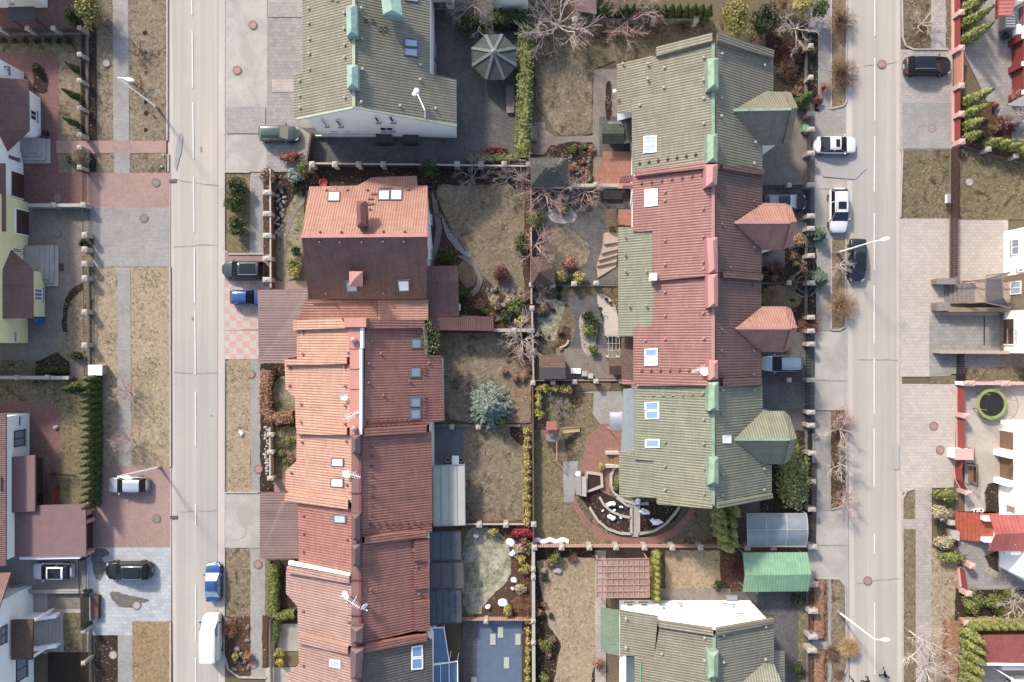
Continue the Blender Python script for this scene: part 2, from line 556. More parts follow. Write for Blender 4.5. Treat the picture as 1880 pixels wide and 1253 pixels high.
M['shingle_grey']=plain('shingle_grey','756a65',.8,.1,var=.15,scale=5)
M['tile_terrace']=paver('tile_terrace','b47e68','a87460','946553',(.6,.6),dirt_a=.1,gap=.02)
M['roof_wine']=tile('roof_wine','a0524d','924640',pu=.3,pv=.4,dirt='522828',groove=.2,depth=.03)
M['roof_tomato']=tile('roof_tomato','bd5e58','ae554f',pu=.4,pv=.8,dirt='732e2e',groove=.2,depth=.03)
M['metal_green']=plain('metal_green','8fab8f',.5,.3,var=.2,scale=1.2)
M['metal_teal']=plain('metal_teal','93b3a6',.5,.3,var=.2,scale=1.2)
M['metal_pink']=plain('metal_pink','d08a7a',.45,.4,var=.07,scale=1)
M['metal_rose']=plain('metal_rose','c28780',.45,.4,var=.07,scale=1)
M['metal_brown']=plain('metal_brown','8d6862',.45,.4,var=.1,scale=1)
M['metal_maroon']=plain('metal_maroon','7e4a44',.5,.4,var=.1,scale=1)
M['metal_purple']=plain('metal_purple','6d5557',.45,.4,var=.08,scale=1)
M['metal_dark']=plain('metal_dark','3f3b39',.5,.4,var=.1)
M['metal_black']=plain('metal_black','252527',.45,.4,var=.1)
M['metal_white']=plain('metal_white','f2f2f0',.4,.4,var=.04,k=.92)
M['metal_grey']=plain('metal_grey','9c9b99',.45,.4,var=.08)
M['steel']=plain('steel','b9babb',.3,.5,.8,var=.05)
M['white_wall']=plain('white_wall','e8e6e2',.9,.1,var=.03,scale=.8,k=.92)
M['bright_wall']=plain('bright_wall','fbf9f5',.9,.1,var=.02,scale=.8,k=.92)
M['cream_wall']=plain('cream_wall','e0dccd',.9,.1,var=.04,scale=.8,k=.92)
M['yellow_wall']=plain('yellow_wall','d8d09a',.9,.1,var=.04,scale=.8,k=.92)
M['stone_wall']=paver('stone_wall','a7937b','927f69','7b6b58',(.4,.25),dirt_a=.2)
M['plinth']=plain('plinth','857c74',.9,.1,var=.12)
M['pier']=plain('pier','b9afa5',.9,.1,var=.1,scale=5)
M['pier_brown']=plain('pier_brown','b7a18f',.9,.1,var=.1,scale=5)
M['pier_rose']=plain('pier_rose','dbaea6',.9,.1,var=.08,scale=5)
M['fence_brown']=plain('fence_brown','6d4f46',.7,.2,var=.12,scale=4)
M['fence_red']=plain('fence_red','9d443d',.6,.3,var=.1,scale=4)
M['fence_pinkish']=plain('fence_pinkish','c79c8a',.7,.2,var=.1,scale=4)
M['fence_grey']=plain('fence_grey','8f8a87',.8,.2,var=.1,scale=4)
M['door_brown']=plain('door_brown','5c4038',.6,.3,var=.1)
M['door_red']=plain('door_red','8f3c38',.6,.3,var=.08)
M['wood']=plain('wood','8a6a4f',.75,.2,var=.2,scale=7)
M['wood_grey']=plain('wood_grey','8f8580',.8,.15,var=.2,scale=7)
M['wood_pink']=plain('wood_pink','cf8d78',.7,.2,var=.12,scale=7)
M['wood_yellow']=plain('wood_yellow','d8bd7c',.6,.3,var=.06)
M['rock']=plain('rock','b9b4ae',.9,.1,var=.2,scale=6,bumpd=.02)
M['rock_dark']=plain('rock_dark','857d77',.9,.1,var=.25,scale=6,bumpd=.02)
M['fleece']=plain('fleece','e4e8ee',.9,.1,var=.05,scale=4,k=.92)
M['frame_white']=plain('frame_white','e6e6e4',.5,.3,var=.04,k=.92)
M['frame_grey']=plain('frame_grey','6f6f70',.5,.3,var=.05)
M['pane_bright']=plain('pane_bright','eef0f4',.25,.6,var=.03,k=.92)
M['pane_sky']=glassy('pane_sky','a9bccf',.1)
M['pane_blue']=glassy('pane_blue','7fa6cf',.1)
M['pane_dark']=glassy('pane_dark','3d4248',.1)
M['pane_grey']=glassy('pane_grey','8f9bab',.12)
M['car_glass']=glassy('car_glass','20262c',.1,.45)
M['car_glass_pale']=glassy('car_glass_pale','9fb0b8',.1,.8)
M['tyre']=plain('tyre','1d1d1e',.9,.1)
M['rim']=plain('rim','a5a7aa',.35,.5,.7)
M['lamp_lens']=glassy('lamp_lens','d9e0e6',.1,.7)
M['tail_lens']=glassy('tail_lens','8d1f1f',.15,.7)
M['trim_black']=plain('trim_black','232325',.6,.3)
M['plate']=plain('plate','e6e6e2',.5,.3)
M['poly_clear']=sheet('poly_clear','9aa5b0',.8,.3)
M['poly_dark']=sheet('poly_dark','59626b',.85,.2)
M['poly_blue']=sheet('poly_blue','6689ad',.85,.12)
M['poly_rose']=sheet('poly_rose','cdbab0',.45,.3)
M['poly_smoke']=sheet('poly_smoke','6c6467',.75,.2)
M['felt_blue']=plain('felt_blue','62728a',.9,.1,var=.08,scale=1.5)
M['felt_grey']=plain('felt_grey','6f747b',.9,.1,var=.12,scale=1.2)
M['roof_sage']=plain('roof_sage','b4b9ad',.8,.15,var=.05,scale=1.2)
M['blue_plastic']=plain('blue_plastic','2f6fc0',.4,.4,var=.05)
M['green_plastic']=plain('green_plastic','6fae7b',.4,.4,var=.05)
M['red_plastic']=plain('red_plastic','d63a3c',.4,.4,var=.05)
M['lime_plastic']=plain('lime_plastic','909d50',.4,.4,var=.05)
M['iron_lid']=plain('iron_lid','8d7f76',.7,.3,var=.15,scale=9)
M['lid_rose']=plain('lid_rose','b08474',.7,.3,var=.15,scale=9)
M['skin']=plain('skin','d9ab92',.6,.3,var=.04)
M['hair']=plain('hair','2b221d',.7,.2)
M['cloth_black']=plain('cloth_black','202226',.85,.1,var=.15)
M['cloth_navy']=plain('cloth_navy','2c3340',.85,.1,var=.15)
M['cloth_pale']=plain('cloth_pale','c9c9cc',.85,.1,var=.1)
M['thuja']=leaf('thuja','22300f','43551f','6b7a33')
M['thuja_yellow']=leaf('thuja_yellow','4c5416','8a8c34','bdb555')
M['pine']=leaf('pine','1e2a12','38491f','5b6b33')
M['hedge_leaf']=leaf('hedge_leaf','3a441a','6a7431','98994c')
M['gold_leaf']=leaf('gold_leaf','6a611c','a99a3e','d6c469')
M['dark_leaf']=leaf('dark_leaf','182210','2f3d1f','4d5b31')
M['spruce_blue']=leaf('spruce_blue','374d42','6f8678','b9c2ac')
M['silver_leaf']=leaf('silver_leaf','5d655f','8f9a94','c2c9c2')
M['rust_leaf']=leaf('rust_leaf','6a4a34','986f51','bd9270')
M['copper_leaf']=leaf('copper_leaf','5f2f27','8b4a3d','b37663')
M['scarlet_leaf']=leaf('scarlet_leaf','7c1f28','b0333c','d25a58')
M['bark_pale']=plain('bark_pale','d8c6ba',.9,.1,var=.12,scale=5)
M['bark_grey']=plain('bark_grey','9f948e',.9,.1,var=.15,scale=5)
M['bark_brown']=plain('bark_brown','7d6352',.9,.1,var=.15,scale=5)
M['bark_rose']=plain('bark_rose','c8a497',.9,.1,var=.12,scale=5)
M['twig_brown']=leaf('twig_brown','5c4234','86654f','ab8a70')
M['twig_red']=leaf('twig_red','4b2c28','70453d','96665a')
M['twig_tan']=leaf('twig_tan','8d6c48','b28f64','d0b086')
M['twig_rose']=leaf('twig_rose','9c6a5a','c08d7b','d8ae9c')
M['twig_coral']=leaf('twig_coral','7d4a38','9c6650','bb8a72')
M['twig_pale']=leaf('twig_pale','8c7f62','b5a682','d2c49e')
M['thuja_y']=leaf('thuja_y','3f4a18','788036','aaab55')
M['thuja_y2']=leaf('thuja_y2','444616','7c7a33','b3a553')
M['thuja_y3']=leaf('thuja_y3','48521f','8a9145','bab863')
M['spruce_g']=leaf('spruce_g','2c4030','577059','8a9d84')
M['p_green']=carpaint('p_green','34504a')
M['p_graphite']=carpaint('p_graphite','3c4248')
M['p_blue']=carpaint('p_blue','2457a0')
M['p_silver']=carpaint('p_silver','c6cdd3',metal=.4)
M['p_white']=carpaint('p_white','f2f3f5',metal=0.0)
M['p_black']=carpaint('p_black','1d1f23')
M['p_navy']=carpaint('p_navy','272c36')
M['car_glass_tan']=glassy('car_glass_tan','8d8a76',.1,.8)
M['crack']=plain('crack','9d9894',.9,.1)
M['stain']=plain('stain','a09d9c',.9,.1,var=.08)
M['road_patch']=ground('road_patch',['aaa6a2','b2aeaa','bab6b1','b0aca8'],9,.3,b_d=.005)
M['stair_red']=plain('stair_red','b45a46',.6,.2,var=.2,scale=2)
M['straw_gold']=ground('straw_gold',['84694c','a68a66','c4a984','907350','b3966f'],3.4,.5,b_d=.12,blot=('86684a',1.0,.6))
M['tuft']=leaf('tuft','82725a','a08d70','c2af8e')
M['tuft_dark']=leaf('tuft_dark','45412a','625a3c','82764f')
M['litter']=leaf('litter','4a372a','7d5f48','b09377')
M['twig_straw']=leaf('twig_straw','a88450','cda56c','e4c48c')
M['lattice_grey']=plain('lattice_grey','b5b3ae',.6,.3,var=.1)
# plants
def leafq(mb,p,n,s,rnd,asp=.6):
 n=Vector(n)
 if n.length<1e-4:n=Vector((0,0,1))
 n.normalize()
 u=n.orthogonal().normalized();w=n.cross(u)
 a=rnd.random()*6.28
 d=u*math.cos(a)+w*math.sin(a);e=n.cross(d)
 p=Vector(p)
 mb.face([p-d*s,p-e*s*asp,p+d*s,p+e*s*asp])
def rdir(rnd):
 z=rnd.uniform(-1,1);a=rnd.random()*6.283;r=math.sqrt(max(0,1-z*z))
 return Vector((r*math.cos(a),r*math.sin(a),z))
def crown_mb(r,zc,n,ls,seed,clumps=14,core=True,low=-.5):
 """uneven crown of leaf-sized faces round clump centres; local coordinates"""
 rnd=random.Random(seed);mb=MB()
 cl=[]
 for _ in range(clumps):
  d=rdir(rnd)
  if d.z<low:d.z=-d.z
  cl.append((Vector((d.x*r[0],d.y*r[1],d.z*r[2]))*rnd.uniform(.5,.78),rnd.uniform(.3,.5)))
 cl.append((Vector((0,0,0)),.7))
 if core:
  mb.blob((0,0,zc),(r[0]*.62,r[1]*.62,r[2]*.62),9,6,.15,seed)
 for _ in range(n):
  c,k=cl[int(rnd.random()*len(cl))]
  d=rdir(rnd)
  if d.z<-.35:d.z*=-1
  f=k*(.75+.35*rnd.random())
  p=c+Vector((d.x*r[0]*f,d.y*r[1]*f,d.z*r[2]*f))
  leafq(mb,(p.x,p.y,p.z+zc),d+rdir(rnd)*.6,ls*rnd.uniform(.6,1.25),rnd)
 return mb
def bush(name,label,cat,px,py,r,mat,h=None,n=420,ls=.11,seed=None,group=None,z=0.06,trunk=True,base=False,clumps=14):
 """r in photograph pixels at crown height; (px,py) the crown centre in the survey unless base"""
 rx,ry=(r if hasattr(r,'__len__')else(r,r))
 rx*=S;ry*=S
 h=h or(rx+ry)*.95
 seed=seed if seed is not None else int(px*31+py*17)%99991
 if base:
  b=P(px,py,0)
 else:
  b=P(px,py,h*.55)
 b.z=z
 t=thing(name,label,cat,b,group)
 zc=h*.52
 crown_mb((rx,ry,h*.5),zc,n,ls,seed,clumps).build('crown',mat,t,local=True)
 if trunk:
  mb=MB();mb.tube((0,0,-.05),(0,0,h*.5),.07+rx*.03,.03,6)
  mb.build('trunk',M['bark_brown'],t,local=True)
 return t
def cone_mb(r,h,n,ls,seed,flat=1.0):
 rnd=random.Random(seed);mb=MB()
 prof=lambda t:r*(min(1,.55+t*2.2)if t<.22 else(1-((t-.22)/.78)**1.35)**.9+.02)
 ph=[rnd.random()*6.28 for _ in range(4)]
 rows=[]
 for i in range(9):
  t=i/8
  rows.append([Vector((math.cos(a)*prof(t)*.72,math.sin(a)*prof(t)*.72,t*h*.97))for a in[k*6.283/8 for k in range(8)]])
 mb.grid(rows,True)
 for _ in range(n):
  t=rnd.random()**1.25
  a=rnd.random()*6.283
  ridge=1+.16*math.sin(4*a+ph[0]+5*t)+.1*math.sin(7*a+ph[1]-9*t)+.08*math.sin(17*t+ph[2]+a)
  rr=prof(t)*ridge*rnd.uniform(.74,1.03)
  p=Vector((math.cos(a)*rr,math.sin(a)*rr*flat,t*h))
  d=Vector((math.cos(a),math.sin(a),.7))
  leafq(mb,p,d+rdir(rnd)*.55,ls*rnd.uniform(.6,1.3),rnd,.45)
 return mb
_cones={}
def thuja(label,px,py,h,r,mat='thuja',group=None,lean=(0,0),name='thuja',cat='thuja tree',z=.06,n=650,v=None):
 """(px,py) survey point of the FOOT; h,r metres"""
 key=(mat,(int(px*7+py*3)%4)if v is None else v,n)
 if key not in _cones:
  o=cone_mb(.5,4,n,.13,hash(key[1])%97+len(_cones)*13).build('crown',M[mat],None)
  mb=MB();mb.tube((0,0,-.2),(0,0,3.2),.07,.03,6)
  k=mb.build('trunk',M['bark_brown'],None)
  _cones[key]=(o.data,k.data)
  bpy.data.objects.remove(o);bpy.data.objects.remove(k)
 b=P(px,py);b.z=z
 t=thing(name,label,cat,b,group,rz=(px*1.7+py)%6.28)
 for nm,me in zip(('crown','trunk'),_cones[key]):
  c=bpy.data.objects.new(nm,me);COL.objects.link(c);c.parent=t
 t.scale=(r/.5,r/.5,h/4)
 if lean!=(0,0):
  t.rotation_euler=(lean[0],lean[1],t.rotation_euler.z)
 return t
def hedge(label,pts,w,h,mat,n_per=70,ls=.11,z=.05,name='hedge',cat='hedge',lumps=.8,top=None,group=None):
 """clipped hedge along survey points of its top centre line"""
 ws=[P(p[0],p[1],h*.9)for p in q(pts)]
 c=ws[0].copy();c.z=z
 rnd=random.Random(int(c.x*91+c.y*37));mb=MB()
 for i in range(len(ws)-1):
  a,b=ws[i].copy(),ws[i+1].copy();a.z=b.z=0
  L=(b-a).length;d=(b-a).normalized();sd=Vector((-d.y,d.x,0))
  rows=[]
  m=max(2,int(L/.6))
  for k in range(m+1):
   cc=a.lerp(b,k/m);g=.74+.12*math.sin(k*1.7+i)
   rows.append([cc+sd*(w/2*x*g)+Vector((0,0,zz))for x,zz in((-1,0),(-1,h*.8),(-.6,h*.92),(.6,h*.92),(1,h*.8),(1,0))])
  mb.grid(rows)
  for _ in range(int(L*n_per)):
   t=rnd.random()*L;s=rnd.uniform(-1,1)
   lump=1+.13*math.sin(t/lumps*6.28+i)*math.cos(s*3+t)
   if rnd.random()<.6:
    p=a+d*t+sd*(s*w/2)*lump+Vector((0,0,h*lump*(1-.14*abs(s)**3)+rnd.uniform(-.14,.06)))
    nn=Vector((0,0,1))+sd*s*.5
   else:
    sg=1 if s>0 else-1
    p=a+d*t+sd*(sg*w/2*lump*rnd.uniform(.85,1.04))+Vector((0,0,rnd.random()*h*.95))
    nn=sd*sg+Vector((0,0,.4))
   leafq(mb,p,nn+rdir(rnd)*.6,ls*rnd.uniform(.6,1.3),rnd)
 t=thing(name,label,cat,c,group)
 mb.v=[(v[0]-c.x,v[1]-c.y,v[2])for v in mb.v]
 mb.build('foliage',M[mat],t,local=True)
 sk=MB()
 for i in range(len(ws)-1):
  L=(ws[i+1]-ws[i]).length;m=max(1,int(L/.9))
  for k in range(m):
   p=ws[i].lerp(ws[i+1],(k+.5)/m)-c
   sk.tube((p.x,p.y,-.1),(p.x,p.y,h*.6),.04,.02,5)
 sk.build('stem',M['bark_brown'],t,local=True)
 return t
def bare_tree(label,px,py,h,spread,mat='bark_pale',seed=1,lean=(0,0),limbs=6,name='bare_tree',cat='tree',twig=1.0,depth=4,z=.05,trunk_h=.3,group=None,rr=.11):
 """leafless tree, (px,py) survey point of its foot; lean = metres the crown leans in x,y"""
 rnd=random.Random(seed);tr=MB();br=MB()
 b=P(px,py);b.z=z
 top=Vector((lean[0]*.5,lean[1]*.5,h*trunk_h))
 tr.tube((0,0,-.1),top*.5+Vector((rnd.uniform(-.05,.05),0,0)),rr,rr*.85,7);tr.tube(top*.5,top,rr*.85,rr*.7,7)
 def grow(p,d,L,r,lv):
  n=3
  for k in range(n):
   d=(d+rdir(rnd)*.22+Vector((0,0,.05))).normalized()
   e=p+d*(L/n)
   br.tube(p,e,r*(1-.28*k/n),r*(1-.28*(k+1)/n),5 if lv>2 else 3)
   if lv>0:
    m=1 if lv>2 else(2 if rnd.random()<.7*twig else 1)
    for _ in range(m):
     s=(d+rdir(rnd)*.85).normalized()
     if s.z<-.1:s.z*=-.3
     grow(e,s,L*rnd.uniform(.5,.72),r*.55,lv-1)
   p=e
 for k in range(limbs):
  a=k*6.283/limbs+rnd.uniform(-.35,.35)
  d=Vector((math.cos(a)+lean[0]/max(spread,.1)*.5,math.sin(a)+lean[1]/max(spread,.1)*.5,rnd.uniform(.35,1.0))).normalized()
  grow(top*rnd.uniform(.75,1),d,spread*rnd.uniform(.75,1.05),rr*.55,depth-1)
 t=thing(name,label,cat,b,group)
 tr.build('trunk',M[mat],t,local=True);br.build('branches',M[mat],t,local=True)
 return t
def twig_bush(label,px,py,r,h,mat,n=130,seed=1,name='bare_shrub',cat='shrub',z=.05,thin=.012,group=None,base=True):
 """round leafless shrub of many fine twigs; r = radius in survey pixels"""
 rnd=random.Random(seed);mb=MB()
 rx,ry=(r if hasattr(r,'__len__')else(r,r));rx*=S;ry*=S
 b=P(px,py,0 if base else h*.5);b.z=z
 for _ in range(n):
  a=rnd.random()*6.283;k=math.sqrt(rnd.random())
  tip=Vector((math.cos(a)*rx*k,math.sin(a)*ry*k,h*(1-.55*k*k)*rnd.uniform(.7,1.05)))
  p0=Vector((math.cos(a)*rx*.12,math.sin(a)*ry*.12,0));mid=tip*.5+Vector((0,0,h*.12))+rdir(rnd)*.12
  mb.tube(p0,mid,thin*1.5,thin*1.1,3);mb.tube(mid,tip,thin*1.1,thin*.5,3)
  for _ in range(3):
   f=rnd.uniform(.25,.95);s=mid.lerp(tip,f);e=s+(tip-mid)*.35+rdir(rnd)*(.28*(rx+ry)/2)
   mb.tube(s,e,thin*.8,thin*.4,3)
 t=thing(name,label,cat,b,group)
 mb.build('twigs',M[mat],t,local=True)
 return t
def spruce(label,px,py,r,h,mat,seed=1,levels=13,per=17,z=.06):
 """conical spruce of drooping whorled branches with needle sprays; (px,py) crown centre in the survey"""
 rnd=random.Random(seed);R0=r*S;b=P(px,py,h*.4);b.z=z
 t=thing('spruce_tree',label,'spruce tree',b);mb=MB();br=MB()
 for i in range(levels):
  f=i/(levels-1);zz=h*(.08+.86*f);L=R0*(1-f)**.8+.12
  for k in range(max(6,int(per*(1-.5*f)))):
   a=rnd.random()*6.283;l=L*rnd.uniform(.72,1.08);d=Vector((math.cos(a),math.sin(a),rnd.uniform(-.18,.12)));p0=Vector((0,0,zz+rnd.uniform(-.1,.1)))
   br.tube(p0,p0+d*l,.03,.008,3);n=max(3,int(l/.16));sd=Vector((-d.y,d.x,0))
   for j in range(n):
    s=(j+.6)/n;c=p0+d*l*s+Vector((0,0,-.1*s*s));w=.3*(1.15-.5*s)
    for sg in(-1,1,0):
     e=(d+sd*sg*.9+rdir(rnd)*.15).normalized();q0=c;q1=c+e*w*rnd.uniform(.7,1.2);u=e.cross(Vector((0,0,1))).normalized()*.075
     mb.face([q0-u*.5,q0.lerp(q1,.5)-u,q1,q0.lerp(q1,.5)+u])
 mb.build('crown',M[mat],t,local=True);br.tube((0,0,-.1),(0,0,h*.97),.12,.02,7);br.build('trunk',M['bark_brown'],t,local=True)
 return t
def rocks(label,spots,mat='rock',seed=1,group=None,z=.06,name='rock'):
 out=[]
 for k,s in enumerate(spots):
  px,py,r=s[:3];r*=S
  b=P(px,py);b.z=z
  mb=MB();mb.blob((0,0,r*.35),(r,r*.82,r*.7),9,6,.22,seed+k)
  o=mb.build(name,M[mat],None)
  o.location=b;o.rotation_euler.z=(px+py)%6
  lab=label(k)if callable(label)else label
  tag(o,lab,'rock',group)
  out.append(o)
 return out
def ordinal(k):
 w=['first','second','third','fourth','fifth','sixth','seventh','eighth','ninth','tenth','eleventh','twelfth','thirteenth','fourteenth','fifteenth','sixteenth','seventeenth','eighteenth','nineteenth','twentieth']
 return w[k]
# fences
def fence(label,line,h,style,mat,posts=None,post_mat='pier',post=(.42,.42),plinth=None,name='fence',cat='fence',group=None,top_h=None,gap=.16,z=.0,cap=True,bar_w=.03,rail=True,lower=.15):
 """line: survey points of its foot line; posts: survey points of post feet"""
 L=[P(p[0],p[1])for p in(q(line)if isinstance(line,str)else line)]
 t=thing(name,label,cat,L[0],group)
 mb=MB()
 for a,b in zip(L,L[1:]):
  d=b-a;n=d.length
  if n<.05:continue
  d=d/n
  if style=='iron':
   k=max(1,int(n/gap))
   for i in range(k):
    c=a+d*((i+.5)*n/k)
    mb.beam(c+Vector((0,0,lower+z)),c+Vector((0,0,h)),bar_w,bar_w)
   for zz in(lower+.1,h-.15):
    mb.beam(a+Vector((0,0,zz+z)),b+Vector((0,0,zz+z)),.04,.05)
  elif style=='board':
   k=max(1,int(n/gap))
   for i in range(k):
    c=a+d*((i+.5)*n/k)
    ang=math.atan2(d.y,d.x)
    mb.box((c.x,c.y,(h+lower)/2),(gap*.72,.035,h-lower),ang)
   for zz in(.45,h-.3):
    o=Vector((-d.y,d.x,0))*.04
    mb.beam(a+o+Vector((0,0,zz)),b+o+Vector((0,0,zz)),.04,.08)
  elif style=='louvre':
   k=max(2,int((h-lower)/gap))
   for i in range(k):
    zz=lower+(i+.5)*(h-lower)/k
    mb.beam(a+Vector((0,0,zz)),b+Vector((0,0,zz)),.03,gap*.7)
  elif style=='solid':
   mb.beam(a+Vector((0,0,h/2)),b+Vector((0,0,h/2)),.12,h)
  elif style=='wall':
   mb.beam(a+Vector((0,0,h/2)),b+Vector((0,0,h/2)),.28,h)
 if mb.f:
  mb.build('wall_panel' if style in('wall','solid')else 'infill',M[mat],t)
 if plinth:
  pm=MB()
  for a,b in zip(L,L[1:]):
   pm.beam(a+Vector((0,0,plinth[0]/2)),b+Vector((0,0,plinth[0]/2)),plinth[1],plinth[0])
  pm.build('plinth',M[plinth[2]],t)
 if style in('wall','solid'):
  pm=MB()
  for a,b in zip(L,L[1:]):
   pm.beam(a+Vector((0,0,h+.03)),b+Vector((0,0,h+.03)),.36 if style=='wall' else .18,.06)
  pm.build('coping',M[post_mat],t)
 ph=top_h or h+.15
 for p in(q(posts)if isinstance(posts,str)else(posts or[])):
  c=P(p[0],p[1]);pm=MB();pm.box((c.x,c.y,ph/2),(post[0],post[1],ph))
  o=pm.build('post',M[post_mat],t)
  if cap:
   cm=MB();w,e=post[0]/2+.05,post[1]/2+.05
   top=Vector((c.x,c.y,ph+.16))
   r=[Vector((c.x+sx*w,c.y+sy*e,ph+.02))for sx,sy in((-1,-1),(1,-1),(1,1),(-1,1))]
   for i in range(4):
    cm.face([r[i],r[(i+1)%4],top])
    lo0=r[i]-Vector((0,0,.07));lo1=r[(i+1)%4]-Vector((0,0,.07))
    cm.face([lo0,lo1,r[(i+1)%4],r[i]])
   cm.build('cap',M['pier']if post_mat!='pier_rose' else M['pier_rose'],o)
 return t
# cars
def car(label,px,py,heading,paint,L=4.6,Wd=1.82,Hh=1.5,style='sedan',roof_paint=None,glassm='car_glass',sunroof=False,rails=False,name='parked_car',group='cars parked in the street and yards',z=.07,panoramic=False,plate=True):
 """(px,py) survey point of the centre of the roof; heading degrees (0 = towards +x)"""
 c=P(px,py,Hh*.6);c.z=z
 t=thing(name,label,'car' if style!='van' else 'van',c,group,rz=R(heading))
 hl,hw=L/2,Wd/2
 if style=='van':
  st=[(-1,.86,.95),(-.985,.95,1.02),(-.8,.99,1.05),(.3,1.0,1.03),(.62,.99,1.0),(.82,.95,.93),(.95,.85,.82),(1,.68,.7)]
 else:
  st=[(-1,.70,.74),(-.97,.86,.84),(-.86,.95,.90),(-.55,1,.93),(0,1,.92),(.4,1,.90),(.66,.975,.85),(.85,.92,.76),(.95,.8,.68),(1,.6,.58)]
 belt=.62 if style in('sedan','wagon')else .62
 zb=Hh*.62
 rows=[]
 for x,w,b in st:
  X=x*hl;y=w*hw;bz=zb*b/.92
  rows.append([Vector((X,sy*y*k,zz))for sy,k,zz in((-1,.90,.22),(-1,1.0,.42),(-1,1.0,bz*.8),(-1,.95,bz*.96),(-1,.80,bz),(-1,.3,bz+.03),(1,.3,bz+.03),(1,.80,bz),(1,.95,bz*.96),(1,1.0,bz*.8),(1,1.0,.42),(1,.90,.22))])
 mb=MB();mb.grid(rows)
 mb.face(rows[0][::-1]);mb.face(rows[-1])
 mb.face([rows[0][0],rows[-1][0],rows[-1][-1],rows[0][-1]])
 mb.build('body',M[paint],t,smooth=True,local=True)
 gh=dict(sedan=(-.74,-.36,.16,.52),hatch=(-.93,-.72,.10,.50),wagon=(-.95,-.80,.14,.52),suv=(-.93,-.78,.14,.50),van=(-.985,-.955,.46,.80))[style]
 zt=Hh;rw=.74 if style!='van' else .86;bw=.93
 x0,x1,x2,x3=(v*hl for v in gh)
 zf=zb*.96
 rr=[]
 for k in range(7):
  s=k/6;X=x1+(x2-x1)*s
  cr=.05*(1-(2*s-1)**2)
  ww=hw*rw*(1-.05*(2*s-1)**2)
  rr.append([Vector((X,-ww*1.04,zt-.09+cr*.5)),Vector((X,-ww*.93,zt-.025+cr)),Vector((X,-ww*.5,zt+cr)),Vector((X,0,zt+.012+cr)),Vector((X,ww*.5,zt+cr)),Vector((X,ww*.93,zt-.025+cr)),Vector((X,ww*1.04,zt-.09+cr*.5))])
 mb=MB();mb.grid(rr)
 rf=mb.build('roof',M[roof_paint or paint],t,smooth=True,local=True)
 if sunroof:
  g=MB();a,b=x1+(x2-x1)*.5,x1+(x2-x1)*.86
  g.slab([Vector((a,-hw*.45,zt+.072)),Vector((b,-hw*.45,zt+.066)),Vector((b,hw*.45,zt+.066)),Vector((a,hw*.45,zt+.072))],.03)
  g.build('sunroof',M['car_glass'],rf,local=True)
 if panoramic:
  g=MB();a,b=x1+(x2-x1)*.12,x1+(x2-x1)*.9;m=(a+b)/2
  g.grid([[Vector((x,y,zz))for y,zz in((-hw*.62,zt+.035+d),(0,zt+.052+d),(hw*.62,zt+.035+d))]for x,d in((a,.01),(m,.03),(b,.01))])
  g.build('glass_roof',M['car_glass'],rf,local=True)
 if rails:
  for sy in(-1,1):
   g=MB();pts=[Vector((x1+(x2-x1)*s,sy*hw*rw*.9,zt+zz))for s,zz in((.02,.02),(.12,.1),(.85,.1),(.97,.02))]
   for a,b in zip(pts,pts[1:]):g.beam(a,b,.05,.04)
   g.build('roof_rail',M['steel'],rf,local=True)
 def panel(nm,pts,mat=None):
  g=MB();g.face([Vector(p)for p in pts]);return g.build(nm,M[mat or glassm],t,local=True)
 e=.012
 ws=hw*rw*.95;fs=hw*bw*.93
 panel('windscreen',[(x2+e,-ws,zt-.05),(x2+e,ws,zt-.05),(x3,fs,zf+.03),(x3,-fs,zf+.03)])
 panel('rear_window',[(x1-e,-ws,zt-.06),(x1-e,ws,zt-.06),(x0,fs,zf+.03),(x0,-fs,zf+.03)])
 for sy in(-1,1):
  yb,yt=sy*hw*bw*.985,sy*hw*rw*1.03
  xm=x1+(x2-x1)*.48
  n=1 if style=='van' else 2
  segs=[(x0+.08,x1+.02,xm-.05,xm-.05),(xm+.05,xm+.05,x2-.02,x3-.1)]if n==2 else[(x2-.75,x2-.75,x2-.02,x3-.1)]
  g=MB();g.face([Vector((x0,yb*.995,zf)),Vector((x3,yb*.995,zf)),Vector((x2,yt*.992,zt-.08)),Vector((x1,yt*.992,zt-.08))])
  g.build('pillars',M[paint],t,local=True)
  for a0,a1,b1,b0 in segs:
   panel('side_window',[(a0,yb*1.004,zf+.03),(b0,yb*1.004,zf+.03),(b1,yt*1.005,zt-.11),(a1,yt*1.005,zt-.11)])
  g=MB();g.blob((x3-.22,sy*(hw+.08),zf+.06),(.1,.12,.08),8,5,0)
  g.build('mirror',M[paint if style!='van' else 'trim_black'],t,smooth=True,local=True)
  g=MB();g.slab([Vector((hl*.84,sy*hw*.9,zb*.82)),Vector((hl*.965,sy*hw*.72,zb*.735)),Vector((hl*.99,sy*hw*.48,zb*.70)),Vector((hl*.90,sy*hw*.56,zb*.80))],.12)
  g.build('headlight',M['lamp_lens'],t,local=True)
  g=MB();g.slab([Vector((-hl*.90,sy*hw*.93,zb*.98)),Vector((-hl*.985,sy*hw*.80,zb*.92)),Vector((-hl*1.0,sy*hw*.45,zb*.85)),Vector((-hl*.95,sy*hw*.55,zb*.97))],.16)
  g.build('tail_light',M['tail_lens'],t,local=True)
  for wx in(-.60,.62):
   w=MB();cw=Vector((wx*hl,sy*(hw-.1),.33))
   prof=[(.2,-.1),(.3,-.115),(.335,-.07),(.335,.07),(.3,.115),(.2,.1)]
   w.grid([[cw+Vector((r*math.cos(a),y*1.0,r*math.sin(a)))for a in[k*6.283/16 for k in range(16)]]for r,y in prof],True)
   ob=w.build('wheel',M['tyre'],t,smooth=True,local=True)
   rm=MB();yy=sy*.095
   rm.face([cw+Vector((.21*math.cos(k*6.283/14),yy,.21*math.sin(k*6.283/14)))for k in range(14)])
   rm.build('rim',M['rim'],ob,local=True)
